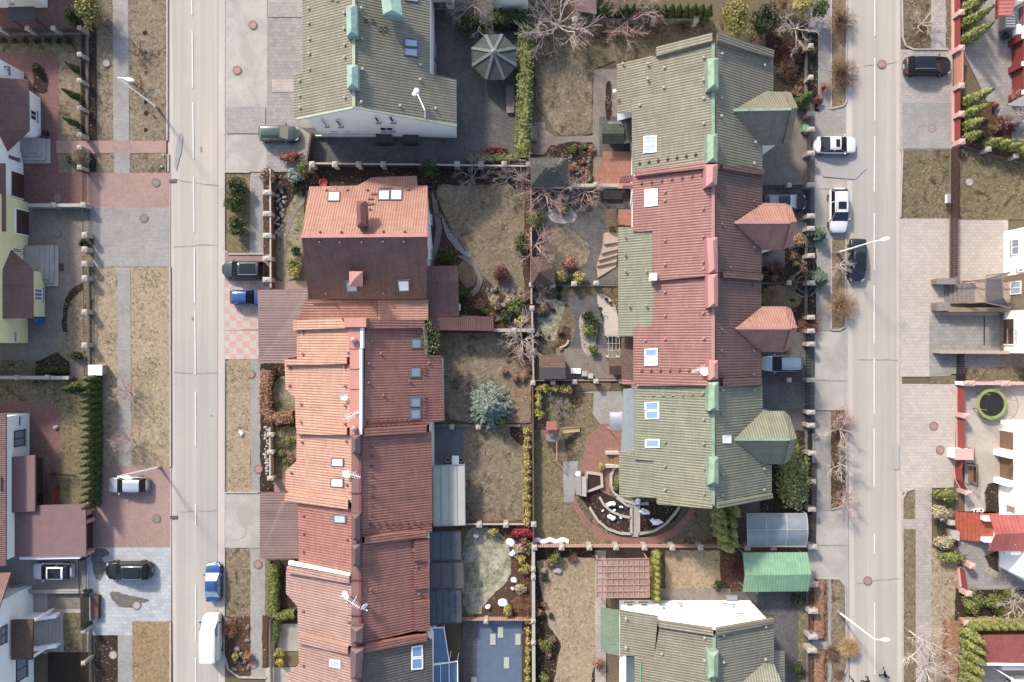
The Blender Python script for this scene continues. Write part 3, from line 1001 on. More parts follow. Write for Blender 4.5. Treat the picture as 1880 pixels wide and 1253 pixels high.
 if plate:
  for sx in(-1,1):
   g=MB();g.box((sx*(hl+.015),0,.5),(.03,.5,.12));g.build('bumper_plate',M['plate'],t,local=True)
 g=MB()
 for k in(-1,1):
  g.beam((x3-.05,k*hw*.1+.12,zf+.05),(x3-.32,k*hw*.1-.35,zf+.2),.02,.02)
 g.build('wiper',M['trim_black'],t,local=True)
 return t
# lamps
def street_lamp(label,foot,top,head,hgt=8.6,mat='metal_white'):
 """foot / top of mast / lantern given as survey points"""
 a=P(*foot);b=P(top[0],top[1],hgt);c=P(head[0],head[1],hgt+.25)
 t=thing('street_lamp',label,'street lamp',(a.x,a.y,.04),'street lamps with white masts')
 a.z=.0
 mb=MB();mb.tube(a,a.lerp(b,.3),.11,.10,10);mb.tube(a.lerp(b,.3),b,.10,.06,10)
 mb.build('mast',M[mat],t,smooth=True)
 mb=MB();mb.tube(b,b.lerp(c,.5)+Vector((0,0,.1)),.05,.045,8);mb.tube(b.lerp(c,.5)+Vector((0,0,.1)),c,.045,.045,8)
 mb.build('arm',M[mat],t,smooth=True)
 d=(c-b);d.z=0;d.normalize();s=Vector((-d.y,d.x,0))
 rows=[]
 for x,w in((-.1,.05),(.05,.15),(.35,.22),(.65,.2),(.85,.1),(.9,.02)):
  o=c+d*x
  rows.append([o+s*(w*math.cos(k*6.283/10))+Vector((0,0,w*.6*math.sin(k*6.283/10)))for k in range(10)])
 mb=MB();mb.grid(rows,True);mb.build('lantern',M[mat],t,smooth=True)
 mb=MB();mb.tube((a.x,a.y,0),(a.x,a.y,.9),.15,.15,10,True)
 mb.build('base_sleeve',M['metal_grey'],t)
 return t
def manhole(label,px,py,r=.33,mat='iron_lid',z=.14,name='manhole_cover'):
 c=P(px,py);c.z=z
 t=thing(name,label,'manhole cover',c)
 mb=MB();mb.lathe((0,0,0),[(r*1.35,-.03),(r*1.35,.018),(r*1.05,.02),(r*1.03,.0)],20)
 mb.build('frame',M['rock_dark'],t,local=True)
 mb=MB();mb.lathe((0,0,0),[(r,-.02),(r,.022),(r*.8,.022),(r*.78,.012),(r*.45,.012),(r*.43,.024),(.02,.024)],20)
 mb.build('lid',M[mat],t,local=True)
 return t
def window(parent,px,py,h,w,hh,facing,frame='frame_white',pane='pane_dark',out=.04,bars=1,name='window',sill=True):
 """window set on a wall; (px,py,h) survey point of its centre; facing degrees of the outward normal"""
 c=P(px,py,h);a=R(facing);n=Vector((math.cos(a),math.sin(a),0));s=Vector((-n.y,n.x,0));u=Vector((0,0,1))
 c=c+n*out
 return window_at(parent,c,n,w,hh,frame,pane,bars,name,sill)
def window_at(parent,c,n,w,hh,frame='frame_white',pane='pane_dark',bars=1,name='window',sill=True):
 s=Vector((-n.y,n.x,0)).normalized();u=Vector((0,0,1));f=.09
 mb=MB()
 def bx(x0,x1,z0,z1,d0=-.06,d1=.05):
  p=[c+s*x+u*z+n*d for d in(d0,d1)for x,z in((x0,z0),(x1,z0),(x1,z1),(x0,z1))]
  for fc in((0,1,2,3),(4,5,6,7),(0,1,5,4),(1,2,6,5),(2,3,7,6),(3,0,4,7)):
   mb.face([p[i]for i in fc])
 bx(-w/2,w/2,hh/2-f,hh/2);bx(-w/2,w/2,-hh/2,-hh/2+f)
 bx(-w/2,-w/2+f,-hh/2+f,hh/2-f);bx(w/2-f,w/2,-hh/2+f,hh/2-f)
 for k in range(bars):
  x=-w/2+(k+1)*w/(bars+1);bx(x-f*.4,x+f*.4,-hh/2+f,hh/2-f,-.05,.045)
 ob=mb.build(name,M[frame],parent)
 g=MB();g.face([c+s*x+u*z+n*.01 for x,z in((-w/2,-hh/2),(w/2,-hh/2),(w/2,hh/2),(-w/2,hh/2))])
 g.build('pane',M[pane],ob)
 if sill:
  m2=MB();p=c+u*(-hh/2-.03)+n*.08
  m2.beam(p-s*(w/2+.08),p+s*(w/2+.08),.24,.05)
  m2.build('sill',M['metal_grey'],ob)
 return ob
def block(parent,mat,pts,h,name='wall',z0=0.0):
 """plain volume on a survey footprint"""
 w=W(pts);mb=MB();mb.prism([(p.x,p.y)for p in w],z0,h)
 return mb.build(name,M[mat],parent)
def flat_roof(parent,mat,pts,t=.18,name='roof',flip=False):
 return roof(parent,M[mat],pts,name,t,flip)
def posts_under(parent,pts,mat='metal_dark',r=.06,name='post'):
 for p in pts:
  w=P(*p);mb=MB();mb.tube((w.x,w.y,0),(w.x,w.y,w.z-.05),r,r,8);mb.build(name,M[mat],parent)
# people
def person(label,px,py,head,pose,coat='cloth_black',trousers='cloth_navy',z=.06):
 b=P(px,py);b.z=z
 t=thing('person',label,'person',b,None,rz=R(head))
 k=1.74/1.74
 st=pose
 J=dict(pel=(0,0,.95),waist=(.02,0,1.12),chest=(.05,0,1.36),neck=(.06,0,1.5),head0=(.08,0,1.57),head1=(.1,0,1.70),shl=(.04,.19,1.42),shr=(.04,-.19,1.42),ell=(.04+st*.16,.25,1.14),elr=(.04-st*.16,-.25,1.14),hal=(.16+st*.24,.23,.93),har=(.08-st*.2,-.24,.90),hl=(0,.1,.92),hr=(0,-.1,.92),kl=(.05-st*.2,.11,.50),kr=(.06+st*.24,-.11,.50),al=(-.08-st*.42,.11,.09),ar=(.03+st*.36,-.11,.08),tl=(.1-st*.40,.12,.03),tr=(.2+st*.36,-.12,.03))
 def skin(name,edges,rad,mat,rootv):
  names=sorted({n for e in edges for n in e},key=lambda n:(n!=rootv,n))
  me=bpy.data.meshes.new(name)
  me.from_pydata([J[n]for n in names],[(names.index(a),names.index(b))for a,b in edges],[])
  o=bpy.data.objects.new(name,me);COL.objects.link(o);o.parent=t
  md=o.modifiers.new('Skin','SKIN')
  for i,n in enumerate(names):
   r=rad[n];me.skin_vertices[0].data[i].radius=(r,r)if not hasattr(r,'__len__')else r
  me.skin_vertices[0].data[0].use_root=True
  sb=o.modifiers.new('Sub','SUBSURF');sb.levels=2;sb.render_levels=2
  me.materials.append(M[mat])
  return o
 skin('coat',[('pel','waist'),('waist','chest'),('chest','neck'),('chest','shl'),('chest','shr'),('shl','ell'),('ell','hal'),('shr','elr'),('elr','har')],dict(pel=(.22,.18),waist=(.19,.16),chest=(.23,.17),neck=.07,shl=.11,shr=.11,ell=.08,elr=.08,hal=.045,har=.045),coat,'pel')
 J['pel2']=(0,0,.93)
 skin('trousers',[('pel2','hl'),('pel2','hr'),('hl','kl'),('kl','al'),('hr','kr'),('kr','ar')],dict(pel2=.14,hl=.1,hr=.1,kl=.075,kr=.075,al=.055,ar=.055),trousers,'pel2')
 for a,b in(('al','tl'),('ar','tr')):
  m=MB();m.blob((Vector(J[a])+Vector(J[b]))/2+Vector((.03,0,-.01)),(.14,.05,.05),10,6,0);m.build('shoe',M['trim_black'],t,smooth=True,local=True)
 m=MB();hc=Vector((.1,0,1.64));rows=[]
 for i in range(11):
  th=math.pi*i/10;row=[]
  for kk in range(16):
   a=6.283*kk/16
   x=.1*math.sin(th)*math.cos(a);y=.078*math.sin(th)*math.sin(a);zz=.122*math.cos(th)
   if zz<-.03:x=x*(1-.25*(-zz-.03)/.09)+.01;y*=1-.35*(-zz-.03)/.09
   if abs(y)<.02 and x>.07 and-.05<zz<.02:x+=.022
   row.append(hc+Vector((x,y,zz)))
  rows.append(row)
 m.grid(rows,True)
 m.tube(hc+Vector((-.01,0,-.16)),hc+Vector((-.005,0,-.08)),.055,.052,10)
 for sy in(-1,1):m.blob(hc+Vector((0,sy*.08,-.005)),(.025,.014,.035),8,5,0)
 hd=m.build('head',M['skin'],t,smooth=True,local=True)
 for sy in(-1,1):
  e=MB();e.blob(hc+Vector((.088,sy*.032,.005)),(.012,.014,.009),8,5,0);e.build('eye',M['trim_black'],hd,local=True)
 e=MB();e.blob(hc+Vector((.088,0,-.062)),(.01,.026,.007),8,4,0);e.build('mouth',M['door_red'],hd,local=True)
 m=MB();m.blob(hc+Vector((-.018,0,.03)),(.108,.09,.112),14,9,.05,3);m.build('hair',M['hair'],t,smooth=True,local=True)
 for nm,sy,el in(('hal',1,'ell'),('har',-1,'elr')):
  w=Vector(J[nm]);d=(w-Vector(J[el])).normalized();s=Vector((1,0,0))-d*d.x;s.normalize();nn=d.cross(s)
  m=MB();pc=w+d*.05
  Mx=Matrix((d,s,nn)).transposed().to_4x4();Mx.translation=pc
  m.box(None,(.09,.08,.03),M=Mx)
  for i,ln in enumerate((.066,.075,.07,.055)):
   a0=pc+d*.045+s*(.03-i*.02);k1=a0+d*ln*.55-nn*sy*.012;k2=k1+d*ln*.4-nn*sy*.03
   m.tube(a0,k1,.0095,.009,6);m.tube(k1,k2,.009,.007,6,True)
  a0=pc-d*.02+s*.04;k1=a0+d*.035+s*.025;k2=k1+d*.03
  m.tube(a0,k1,.012,.01,6);m.tube(k1,k2,.01,.008,6,True)
  m.build('hand',M['skin'],t,local=True)
 return t
# the ground
def rect(x0,y0,x1,y1):return[(x0,y0),(x1,y0),(x1,y1),(x0,y1)]
mb=MB();mb.face([(-1500,-1500,0),(1500,-1500,0),(1500,1500,0),(-1500,1500,0)])
tag(mb.build('ground',M['earth']),kind='structure')
patch('road_verge',M['shoulder'],[(303,-400),(414,-400),(413,1700),(322,1700),(311,500)],1)
patch('road',M['asphalt'],[(313,-400),(401,-400),(399,1700),(327,1700),(320,500)],2)
patch('parking_strip',M['concrete'],[(1478,-400),(1553,-400),(1560,1700),(1486,1700)],1)
patch('road_verge',M['shoulder'],[(1551,-400),(1651,-400),(1660,1700),(1562,1700)],1)
patch('road',M['asphalt_right'],[(1562,-400),(1642,-400),(1648,1700),(1570,1700)],2)
def dashes(spans,xf,name):
 mb=MB()
 for a,b in spans:
  w=W([(xf(a)-1.15,a),(xf(a)+1.15,a),(xf(b)+1.15,b),(xf(b)-1.15,b)])
  w=rough_edge(w,.012,.4)
  mb.face([(p.x,p.y,.12)for p in w])
 tag(mb.build(name,M['paint_white']),kind='structure')
dashes([(-90,-30),(-2,29),(58,163),(189,292),(325,427),(455,557),(572,688),(719,820),(925,963),(1073,1176),(1207,1300)],lambda y:353+min(7,y*.0095),'road_marking')
dashes([(-60,68),(108,223),(251,353),(392,497),(524,631),(658,762),(787,895),(980,1016),(1106,1135),(1135,1238),(1260,1330)],lambda y:1605-(1 if y>300 else 0)+max(0,(y-900)*.003),'road_marking')
def kerb(pts,w=.16,h=.2):
 L=[P(p[0],p[1])for p in pts];mb=MB()
 for a,b in zip(L,L[1:]):
  d=(b-a);n=max(1,int(d.length/1.0))
  for k in range(n):
   s,e=a.lerp(b,k/n),a.lerp(b,(k+.985)/n)
   mb.beam(s+Vector((0,0,h/2)),e+Vector((0,0,h/2)),w,h)
 tag(mb.build('kerb',M['kerbstone']),kind='structure')
kerb([(308,-200),(308,259)]);kerb([(310,284),(310,317)]);kerb([(313,490),(314,857)]);kerb([(314,1142),(314,1400)])
kerb([(312.5,318),(312.5,489)],.14,.09);kerb([(314,860),(314,1140)],.14,.1)
kerb([(413,-200),(413,316)],.16,.1);kerb([(413,318),(413,460),(420,467),(486,467)])
kerb([(413,470),(413,660)],.16,.09);kerb([(413,666),(413,903)]);kerb([(413,905),(413,1006)],.14,.09);kerb([(413,1008),(412,1200),(420,1228),(440,1243),(490,1244)])
kerb([(414,904),(476,904)],.14,.2);kerb([(413,606),(473,604)],.14,.13);kerb([(413,317),(460,317)],.14,.2)
kerb([(1525,-100),(1525,200)],.12,.2);kerb([(1553,-100),(1553,186),(1548,195),(1524,201)])
kerb([(1498,199),(1524,200)],.12,.12)
kerb([(1552,300),(1551,745)],.10,.1);kerb([(1525,440),(1525,606),(1540,606),(1551,600),(1552,440)])
kerb([(1498,606),(1525,606)],.1,.11);kerb([(1498,752),(1552,752),(1553,900),(1545,930),(1525,935)]);kerb([(1497,935),(1526,936)],.1,.11)
kerb([(1498,1062),(1540,1062),(1551,1075),(1554,1225),(1545,1250),(1530,1258)])
kerb([(1654,-100),(1656,70),(1662,86),(1676,92),(1740,92)]);kerb([(1652,95),(1652,275)],.14,.1);kerb([(1656,276),(1652,400)],.14,.2)
kerb([(1652,402),(1652,700)],.14,.12);kerb([(1652,704),(1653,900)],.14,.1);kerb([(1657,915),(1663,902),(1678,897)],.14,.2)
kerb([(1656,915),(1657,1400)],.14,.2)
patch('lawn',M['lawn_dry'],[(172,-300),(306,-300),(307,261),(172,261)],2)
patch('footpath',M['pav_grey'],[(206,-300),(234,-300),(238,261),(209,261)],3)
patch('footpath',M['pav_pink'],[(104,259),(306,259),(306,282),(104,282)],3)
patch('lawn',M['lawn_dry'],rect(106,281,306,319),2)
patch('footpath',M['pav_grey'],rect(210,281,239,319),3)
patch('driveway',M['pav_pink'],[(160,318),(312,318),(312,382),(160,382)],3)
patch('driveway',M['pav_grey'],[(150,382),(313,382),(313,490),(160,490)],3)
patch('lawn',M['lawn_tan'],[(170,489),(313,489),(314,858),(170,858)],2)
patch('footpath',M['pav_grey'],[(216,493),(240,493),(243,858),(218,858)],3)
patch('driveway',M['pav_pink'],[(160,857),(313,857),(313,1005),(160,1005)],3)
patch('driveway',M['pav_blue'],[(160,1005),(313,1005),(313,1141),(244,1141),(244,1166),(160,1166)],3)
patch('wet_paving',M['pav_wet'],q('168,1006 196,1006 205,1018 184,1024 200,1040 190,1052 186,1068 172,1058'),4,1)
patch('wet_paving',M['pav_wet'],q('201,1086 215,1085 235,1093 262,1098 280,1103 258,1106 250,1114 226,1116 208,1104'),4,1)
patch('flower_bed',M['soil'],[(175,1166),(216,1166),(216,1400),(175,1400)],3)
patch('footpath',M['pav_grey'],[(217,1166),(244,1166),(244,1400),(217,1400)],3)
patch('lawn',M['straw_gold'],[(244,1141),(313,1141),(313,1400),(244,1400)],3)
for k,(x,y,r)in enumerate([(267,61,6),(268,97,4),(269,134,4),(268,188,4),(269,208,6),(268,239,5)]):
 patch('soil_ring',M['soil'],[(x-r,y),(x,y-r),(x+r,y),(x,y+r)],3,1)
patch('yard_paving',M['pav_red_dark'],rect(-300,-300,146,52),2)
patch('lawn',M['lawn_mix'],rect(-300,52,148,97),2)
patch('yard_paving',M['pav_red_dark'],rect(-300,97,108,375),2)
patch('lawn',M['lawn_dry'],rect(108,97,150,259),2)
patch('flower_bed',M['soil'],q('59,116 70,115 84,130 89,150 88,170 76,173 61,165 64,145'),3,1)
patch('yard_paving',M['pav_red_dark'],rect(50,318,160,374),3)
patch('yard_paving',M['pav_brown'],rect(-300,375,160,700),2)
patch('lawn',M['lawn_dry'],q('154,520 135,532 122,560 118,600 115,640 105,650 130,665 156,660'),3)
patch('flower_bed',M['soil'],q('153,520 135,528 120,550 115,590 116,610 125,610 124,580 130,553 145,538 155,532'),4)
patch('lawn',M['lawn_mix'],rect(-300,662,68,690),3)
patch('flower_bed',M['soil'],q('66,664 90,655 106,646 128,665 130,690 66,690'),4,0)
patch('plant_strip',M['lawn_dry'],rect(152,436,174,690),3)
patch('lawn',M['lawn_mix'],rect(-300,695,150,740),2)
patch('yard_paving',M['pav_red_dark'],rect(-300,739,113,1022),2)
patch('lawn',M['lawn_green'],rect(112,700,190,925),2)
patch('yard_paving',M['concrete'],rect(-300,1018,160,1130),2)
patch('yard_paving',M['pav_pale'],rect(40,1125,163,1200),2)
patch('yard_paving',M['pav_brown'],rect(88,1082,150,1118),3)
patch('lawn',M['lawn_mix'],rect(118,1125,160,1197),3)
patch('pit_cover',M['soil'],rect(89,1197,168,1400),3)
patch('forecourt',M['concrete'],[(413,-300),(492,-300),(490,316),(413,316)],2)
patch('forecourt',M['pav_pale'],[(492,-300),(560,-300),(560,60),(492,60)],2)
patch('forecourt',M['pav_stone'],[(491,34),(560,34),(580,250),(570,316),(490,316)],3)
patch('lawn',M['lawn_green'],rect(414,318,459,466),2)
patch('footpath',M['pav_grey'],rect(459,318,484,466),2)
patch('flower_bed',M['soil_red'],rect(484,318,500,530),2)
patch('garden_soil',M['soil'],rect(500,306,800,350),2)
patch('garden_soil',M['soil'],rect(500,318,560,420),2)
patch('lawn',M['lawn_moss'],q('560,350 545,352 520,395 508,440 506,490 512,515 530,518 560,500'),3,1)
patch('garden_path',M['pav_brown'],q('560,372 545,390 529,430 523,480 526,512 517,512 513,480 520,428 538,385 560,360'),4)
patch('driveway',M['pav_pink'],rect(414,467,500,530),2)
patch('driveway',M['checker'],rect(414,516,500,606),3)
patch('driveway',M['checker'],rect(414,607,500,660),3)
patch('yard_paving',M['pav_pink'],rect(500,516,566,590),2)
patch('lawn',M['lawn_tan'],q('413,668 420,660 459,660 461,700 461,903 413,903'),2)
patch('footpath',M['pav_grey'],[(460,660),(486,660),(486,904),(461,904)],2)
patch('garden_soil',M['soil'],rect(478,668,548,905),2)
patch('lawn',M['lawn_moss'],rect(502,690,548,778),3,1)
patch('lawn',M['lawn_green'],rect(505,784,548,880),3)
patch('yard_paving',M['pav_pink'],rect(504,880,548,906),3)
patch('driveway',M['concrete'],rect(414,905,500,1006),2)
patch('chalk_marks',M['kerbstone'],q('425,960 435,955 440,970 452,968 450,985 436,992 426,985'),3,1)
patch('lawn',M['lawn_dry'],rect(413,1007,460,1132),2)
patch('footpath',M['pav_grey'],rect(460,1007,488,1244),2)
patch('flower_bed',M['soil_red'],q('413,1133 459,1133 461,1240 440,1240 421,1226 413,1200'),2)
patch('flower_bed',M['soil_red'],rect(482,1130,492,1225),3)
patch('lawn',M['lawn_green'],rect(487,1028,494,1130),2)
patch('garden_soil',M['soil'],rect(493,1028,552,1150),2)
patch('terrace',M['pav_grey'],rect(510,1145,548,1195),3)
patch('terrace',M['concrete'],rect(488,1225,552,1400),2)
patch('yard_paving',M['pav_dark'],q('552,235 575,250 574,306 972,306 972,-100 790,-100 790,235'),3)
patch('garden_soil',M['soil'],rect(780,306,975,350),3)
patch('lawn',M['lawn_dry'],q('797,335 850,345 900,338 962,348 964,400 958,470 966,560 948,552 920,540 880,500 840,445 812,390'),4,1)
patch('garden_soil',M['soil_red'],rect(780,312,976,604),2)
patch('garden_path',M['pav_brown'],q('793,350 803,375 812,420 806,455 795,490 786,490 796,450 801,420 794,375'),5)
patch('garden_path',M['pav_stone'],q('810,395 826,425 850,455 868,470 858,475 835,455 815,425'),5,1)
patch('garden_path',M['pav_brown'],q('838,470 855,470 876,490 887,515 880,535 868,545 864,538 873,525 876,510 868,490 852,478'),6)
patch('sand_patch',M['straw'],q('843,482 855,478 872,495 876,512 870,526 855,532 842,510'),5,1)
patch('lawn',M['lawn_dry'],q('800,612 930,612 960,640 974,700 974,776 880,778 826,770 812,740 806,660'),4)
patch('garden_soil',M['soil_red'],q('925,612 976,605 976,690 960,680 935,655'),5,2)
patch('garden_soil',M['straw'],q('930,690 976,665 976,776 925,778 938,740'),5,2)
patch('yard_paving',M['felt_grey'],rect(788,780,852,860),3)
patch('lawn',M['lawn_dry'],q('850,783 955,783 962,800 962,955 852,958'),4)
patch('flower_bed',M['soil'],q('930,783 962,783 964,820 945,812'),5,1)
patch('lawn',M['lawn_frost'],q('848,966 905,966 930,990 940,1030 935,1065 905,1090 885,1115 885,1128 846,1128'),4,1)
patch('lawn',M['lawn_green'],rect(846,964,880,1132),3)
patch('garden_soil',M['soil_red'],rect(870,962,978,1138),3)
patch('yard_paving',M['felt_blue'],q('878,1140 958,1140 958,1400 870,1400'),4)
patch('yard_paving',M['pav_dark'],rect(850,1138,882,1400),3)
patch('flower_bed',M['soil_red'],rect(956,1138,976,1400),3)
patch('lawn',M['lawn_mix'],q('978,40 1420,40 1420,125 1130,125 1130,112 1092,128 1090,215 1088,245 1065,252 1020,252 1012,230 985,195'),3)
patch('lawn',M['lawn_dry'],q('985,110 1085,105 1088,240 1060,250 1020,248 1012,228 990,190'),4,1)
patch('garden_path',M['pav_brown'],q('1090,128 1132,128 1132,300 1105,325 1088,325 1088,250'),4)
patch('flower_bed',M['soil'],q('1112,152 1122,147 1123,200 1122,222 1110,222'),5,1)
patch('garden_path',M['pav_brown'],q('975,225 1001,225 1002,240 1020,252 1088,250 1088,262 1010,268 1000,285 972,285'),4)
patch('garden_soil',M['soil'],q('1012,270 1045,260 1088,264 1088,345 1046,345 1046,290 1018,287'),5,1)
patch('terrace',M['pav_dark'],rect(1100,215,1165,290),4)
patch('yard_paving',M['pav_dark'],rect(975,346,1165,526),3)
patch('lawn',M['lawn_dry'],q('1000,425 1020,416 1045,420 1068,440 1083,448 1083,470 1075,490 1030,500 1010,480 1002,450'),4,1)
patch('plant_bed',M['pav_pale'],q('1000,395 1020,380 1045,378 1060,395 1055,410 1020,412'),4,1)
patch('lawn',M['lawn_mix'],rect(975,526,1135,700),3)
patch('lawn',M['lawn_frost'],q('985,560 1020,545 1040,560 1025,600 1020,630 990,620'),4,1)
patch('garden_path',M['pav_dark'],q('1035,545 1090,540 1120,560 1130,610 1110,660 1085,690 1045,690 1045,640 1060,600 1050,570'),4,1)
patch('yard_paving',M['pav_brown'],rect(1020,640,1165,695),4)
patch('flower_bed',M['soil_red'],q('1025,610 1035,598 1048,602 1046,625 1035,640 1023,638'),5,1)
patch('flower_bed',M['pav_pale'],q('1062,580 1075,572 1090,578 1098,600 1095,630 1085,650 1078,655 1068,640 1064,610'),5,1)
patch('lawn',M['lawn_mix'],rect(978,704,1165,1000),3)
patch('yard_paving',M['pav_grey'],q('1058,722 1090,718 1165,718 1165,790 1110,790 1088,760 1090,722'),4)
patch('plant_bed',M['straw'],rect(1058,703,1122,718),5)
patch('lawn',M['lawn_green'],q('978,790 1030,790 1045,850 1050,900 1060,930 1090,965 1120,998 978,998'),4)
patch('terrace',M['pav_wine'],q('1105,778 1165,778 1165,860 1128,862 1122,880 1120,910 1090,895 1060,870 1068,845 1080,800'),5)
patch('garden_path',M['pav_grey'],q('1033,848 1062,846 1056,905 1052,922 1035,922'),5)
patch('garden_path',M['pav_wine'],q('1054,905 1060,925 1080,955 1110,978 1150,988 1200,985 1235,970 1262,940 1268,925 1278,930 1270,950 1245,980 1205,998 1150,1000 1105,990 1072,965 1052,930'),5)
patch('garden_soil',M['soil'],q('1062,905 1080,935 1110,965 1150,978 1200,976 1240,955 1255,928 1130,915 1110,900'),4)
patch('flower_bed',M['soil'],q('1083,912 1098,908 1160,945 1158,978 1130,975 1100,955'),6)
patch('flower_bed',M['soil'],q('1172,930 1240,925 1225,955 1200,975 1172,977'),6)
patch('garden_path',M['concrete'],rect(1159,918,1171,985),7)
patch('lawn',M['lawn_mix'],q('1265,930 1330,935 1330,1000 1180,1000 1230,985 1262,955'),4)
patch('yard_paving',M['plaza'],q('1330,930 1425,890 1440,850 1500,850 1497,1010 1330,1005'),3)
patch('lawn',M['lawn_tan'],q('985,1030 1050,1022 1093,1025 1093,1200 1085,1253 1080,1400 990,1400 1030,1180 1008,1150 995,1090'),3)
patch('garden_soil',M['soil'],rect(980,1006,1100,1400),2)
patch('garden_path',M['pav_pale'],rect(1092,1010,1112,1400),4)
patch('lawn',M['lawn_tan'],q('1220,1010 1320,1010 1325,1082 1222,1084'),3)
patch('garden_soil',M['soil_red'],q('1318,1010 1366,1010 1366,1090 1322,1086'),3,2)
patch('yard_paving',M['pav_brown'],q('1195,1080 1340,1080 1340,1105 1195,1105'),4)
patch('driveway',M['pav_dark'],q('1330,1086 1490,1086 1490,1400 1420,1400 1420,1130 1330,1108'),3)
patch('lawn',M['lawn_moss'],rect(1465,1110,1482,1400),4)
patch('garden_soil',M['soil'],rect(1405,60,1502,205),3)
patch('yard_paving',M['pav_brown'],rect(1395,190,1495,345),4)
patch('driveway',M['pav_dark'],rect(1395,344,1495,455),3)
patch('garden_soil',M['soil'],rect(1395,455,1498,610),3)
patch('lawn',M['lawn_mix'],rect(1397,525,1470,570),4,1)
patch('yard_paving',M['pav_brown'],rect(1397,460,1440,490),4)
patch('driveway',M['pav_dark'],rect(1395,610,1495,795),3)
patch('garden_soil',M['soil'],rect(1395,790,1490,945),4)
patch('footpath',M['pav_grey'],rect(1501,-300,1524,200),3)
patch('verge',M['straw'],q('1525,-300 1553,-300 1553,186 1546,196 1525,201'),3)
patch('forecourt',M['pav_grey'],rect(1495,200,1552,300),2)
patch('footpath',M['pav_grey'],[(1497,425),(1524,425),(1525,606),(1497,606)],2)
patch('verge',M['straw'],q('1525,440 1552,440 1551,600 1540,606 1525,606'),3)
patch('footpath',M['pav_grey'],rect(1497,752,1525,935),2)
patch('verge',M['soil_red'],q('1525,753 1552,753 1553,900 1545,930 1525,934'),3)
patch('verge',M['straw'],q('1490,1063 1520,1063 1520,1175 1490,1175'),3)
patch('verge',M['straw'],q('1490,1192 1520,1192 1520,1400 1490,1400'),3)
patch('footpath',M['pav_grey'],rect(1519,1063,1527,1400),3)
patch('verge',M['lawn_dry'],q('1525,1064 1540,1064 1550,1076 1553,1225 1545,1250 1525,1258'),3)
patch('verge',M['lawn_mix'],q('1656,-300 1708,-300 1708,91 1676,91 1662,84 1657,70'),2)
patch('footpath',M['pav_pale'],q('1708,-300 1737,-300 1737,91 1708,91'),2)
patch('verge',M['lawn_mix'],rect(1736,-300,1746,91),2)
patch('driveway',M['pav_pale'],rect(1652,92,1748,276),2)
patch('lawn',M['lawn_mix'],q('1656,276 1748,276 1748,404 1656,404'),2)
patch('driveway',M['pav_cream'],q('1653,402 1850,402 1850,645 1830,648 1745,648 1745,692 1653,692'),2)
patch('yard_paving',M['pav_stone'],q('1705,580 1835,580 1835,680 1705,690'),3)
patch('lawn',M['lawn_mix'],q('1706,690 1752,690 1752,705 1706,705'),3)
patch('driveway',M['pav_cream'],q('1654,705 1756,705 1750,895 1690,897 1654,905'),2)
patch('verge',M['lawn_green'],q('1657,918 1664,904 1679,899 1679,953 1657,953'),2)
patch('footpath',M['pav_pale'],q('1679,896 1710,896 1710,1160 1700,1253 1700,1400 1680,1400 1680,972 1657,972 1657,953 1679,953'),2)
patch('verge',M['lawn_green'],rect(1658,972,1680,1400),2)
patch('lawn',M['lawn_tan'],q('1709,1005 1758,1020 1765,1400 1698,1400 1709,1160'),2)
patch('verge',M['straw'],q('1735,1130 1772,1125 1772,1400 1725,1400'),3,2)
patch('yard_paving',M['pav_stone'],q('1765,-300 2100,-300 2100,260 1820,260 1820,205 1765,90'),2)
patch('garden_soil',M['soil_red'],q('1766,185 1824,188 1824,210 1858,232 1856,262 1790,262 1766,245'),3)
patch('lawn',M['lawn_mix'],q('1760,272 1900,300 2000,300 2000,404 1760,404'),2)
patch('lawn',M['lawn_mix'],rect(1770,675,1960,702),3)
patch('yard_paving',M['pav_brown'],rect(1740,646,1960,676),2)
patch('yard_paving',M['concrete'],rect(1770,704,1980,1080),2)
patch('flower_bed',M['soil'],q('1806,905 1812,888 1830,884 1832,940 1808,940'),4)
patch('yard_paving',M['pav_stone'],q('1756,990 1815,990 1850,1060 1900,1082 1775,1082 1765,1040'),4)
patch('flower_bed',M['soil'],q('1806,1020 1830,1010 1832,1050 1815,1040'),5)
patch('garden_soil',M['soil'],rect(1752,1080,1960,1140),3)
patch('lawn',M['lawn_green'],rect(1830,1088,1960,1132),4,1)
patch('yard_paving',M['concrete'],rect(1795,1212,1960,1400),2)
patch('planting_strip',M['soil'],rect(151,-300,178,258),4)
patch('planting_strip',M['soil'],rect(151,284,178,316),4)
def crack(pts,w=.032):
 L=[P(p[0],p[1])for p in pts];mb=MB();rnd=random.Random(int(pts[0][1]))
 for a,b in zip(L,L[1:]):
  n=max(2,int((b-a).length/.5));d=(b-a).normalized();sd=Vector((-d.y,d.x,0));pr=None
  for k in range(n+1):
   c=a.lerp(b,k/n)+sd*rnd.uniform(-.05,.05);ww=w*rnd.uniform(.4,1.1)
   e=(c+sd*ww,c-sd*ww)
   if pr:mb.face([(v.x,v.y,.105)for v in(pr[0],e[0],e[1],pr[1])])
   pr=e
 tag(mb.build('road_crack',M['crack'],None),kind='structure')
for c_ in('320,330 345,334 370,338 400,341','319,454 345,452 380,450 399,450','320,684 345,686 380,685 399,685','330,940 360,938 398,937','1585,121 1625,119 1648,115','1574,660 1610,661 1648,661','1572,1072 1600,1066 1650,1062','1498,347 1552,347','1498,698 1556,699','1500,1001 1556,1001'):crack(q(c_))
for c_ in('330,244 337,248 334,275 329,300 324,318 321,300 324,270','368,268 371,272 371,280 367,278','352,581 357,582 356,587 352,586','386,760 391,762 388,766'):patch('oil_stain',M['stain'],q(c_),3,1)
for c_ in('1495,290 1580,290 1590,310 1570,330 1510,325','1640,816 1650,816 1650,862 1640,862'):patch('road_patch',M['road_patch'],q(c_),3)
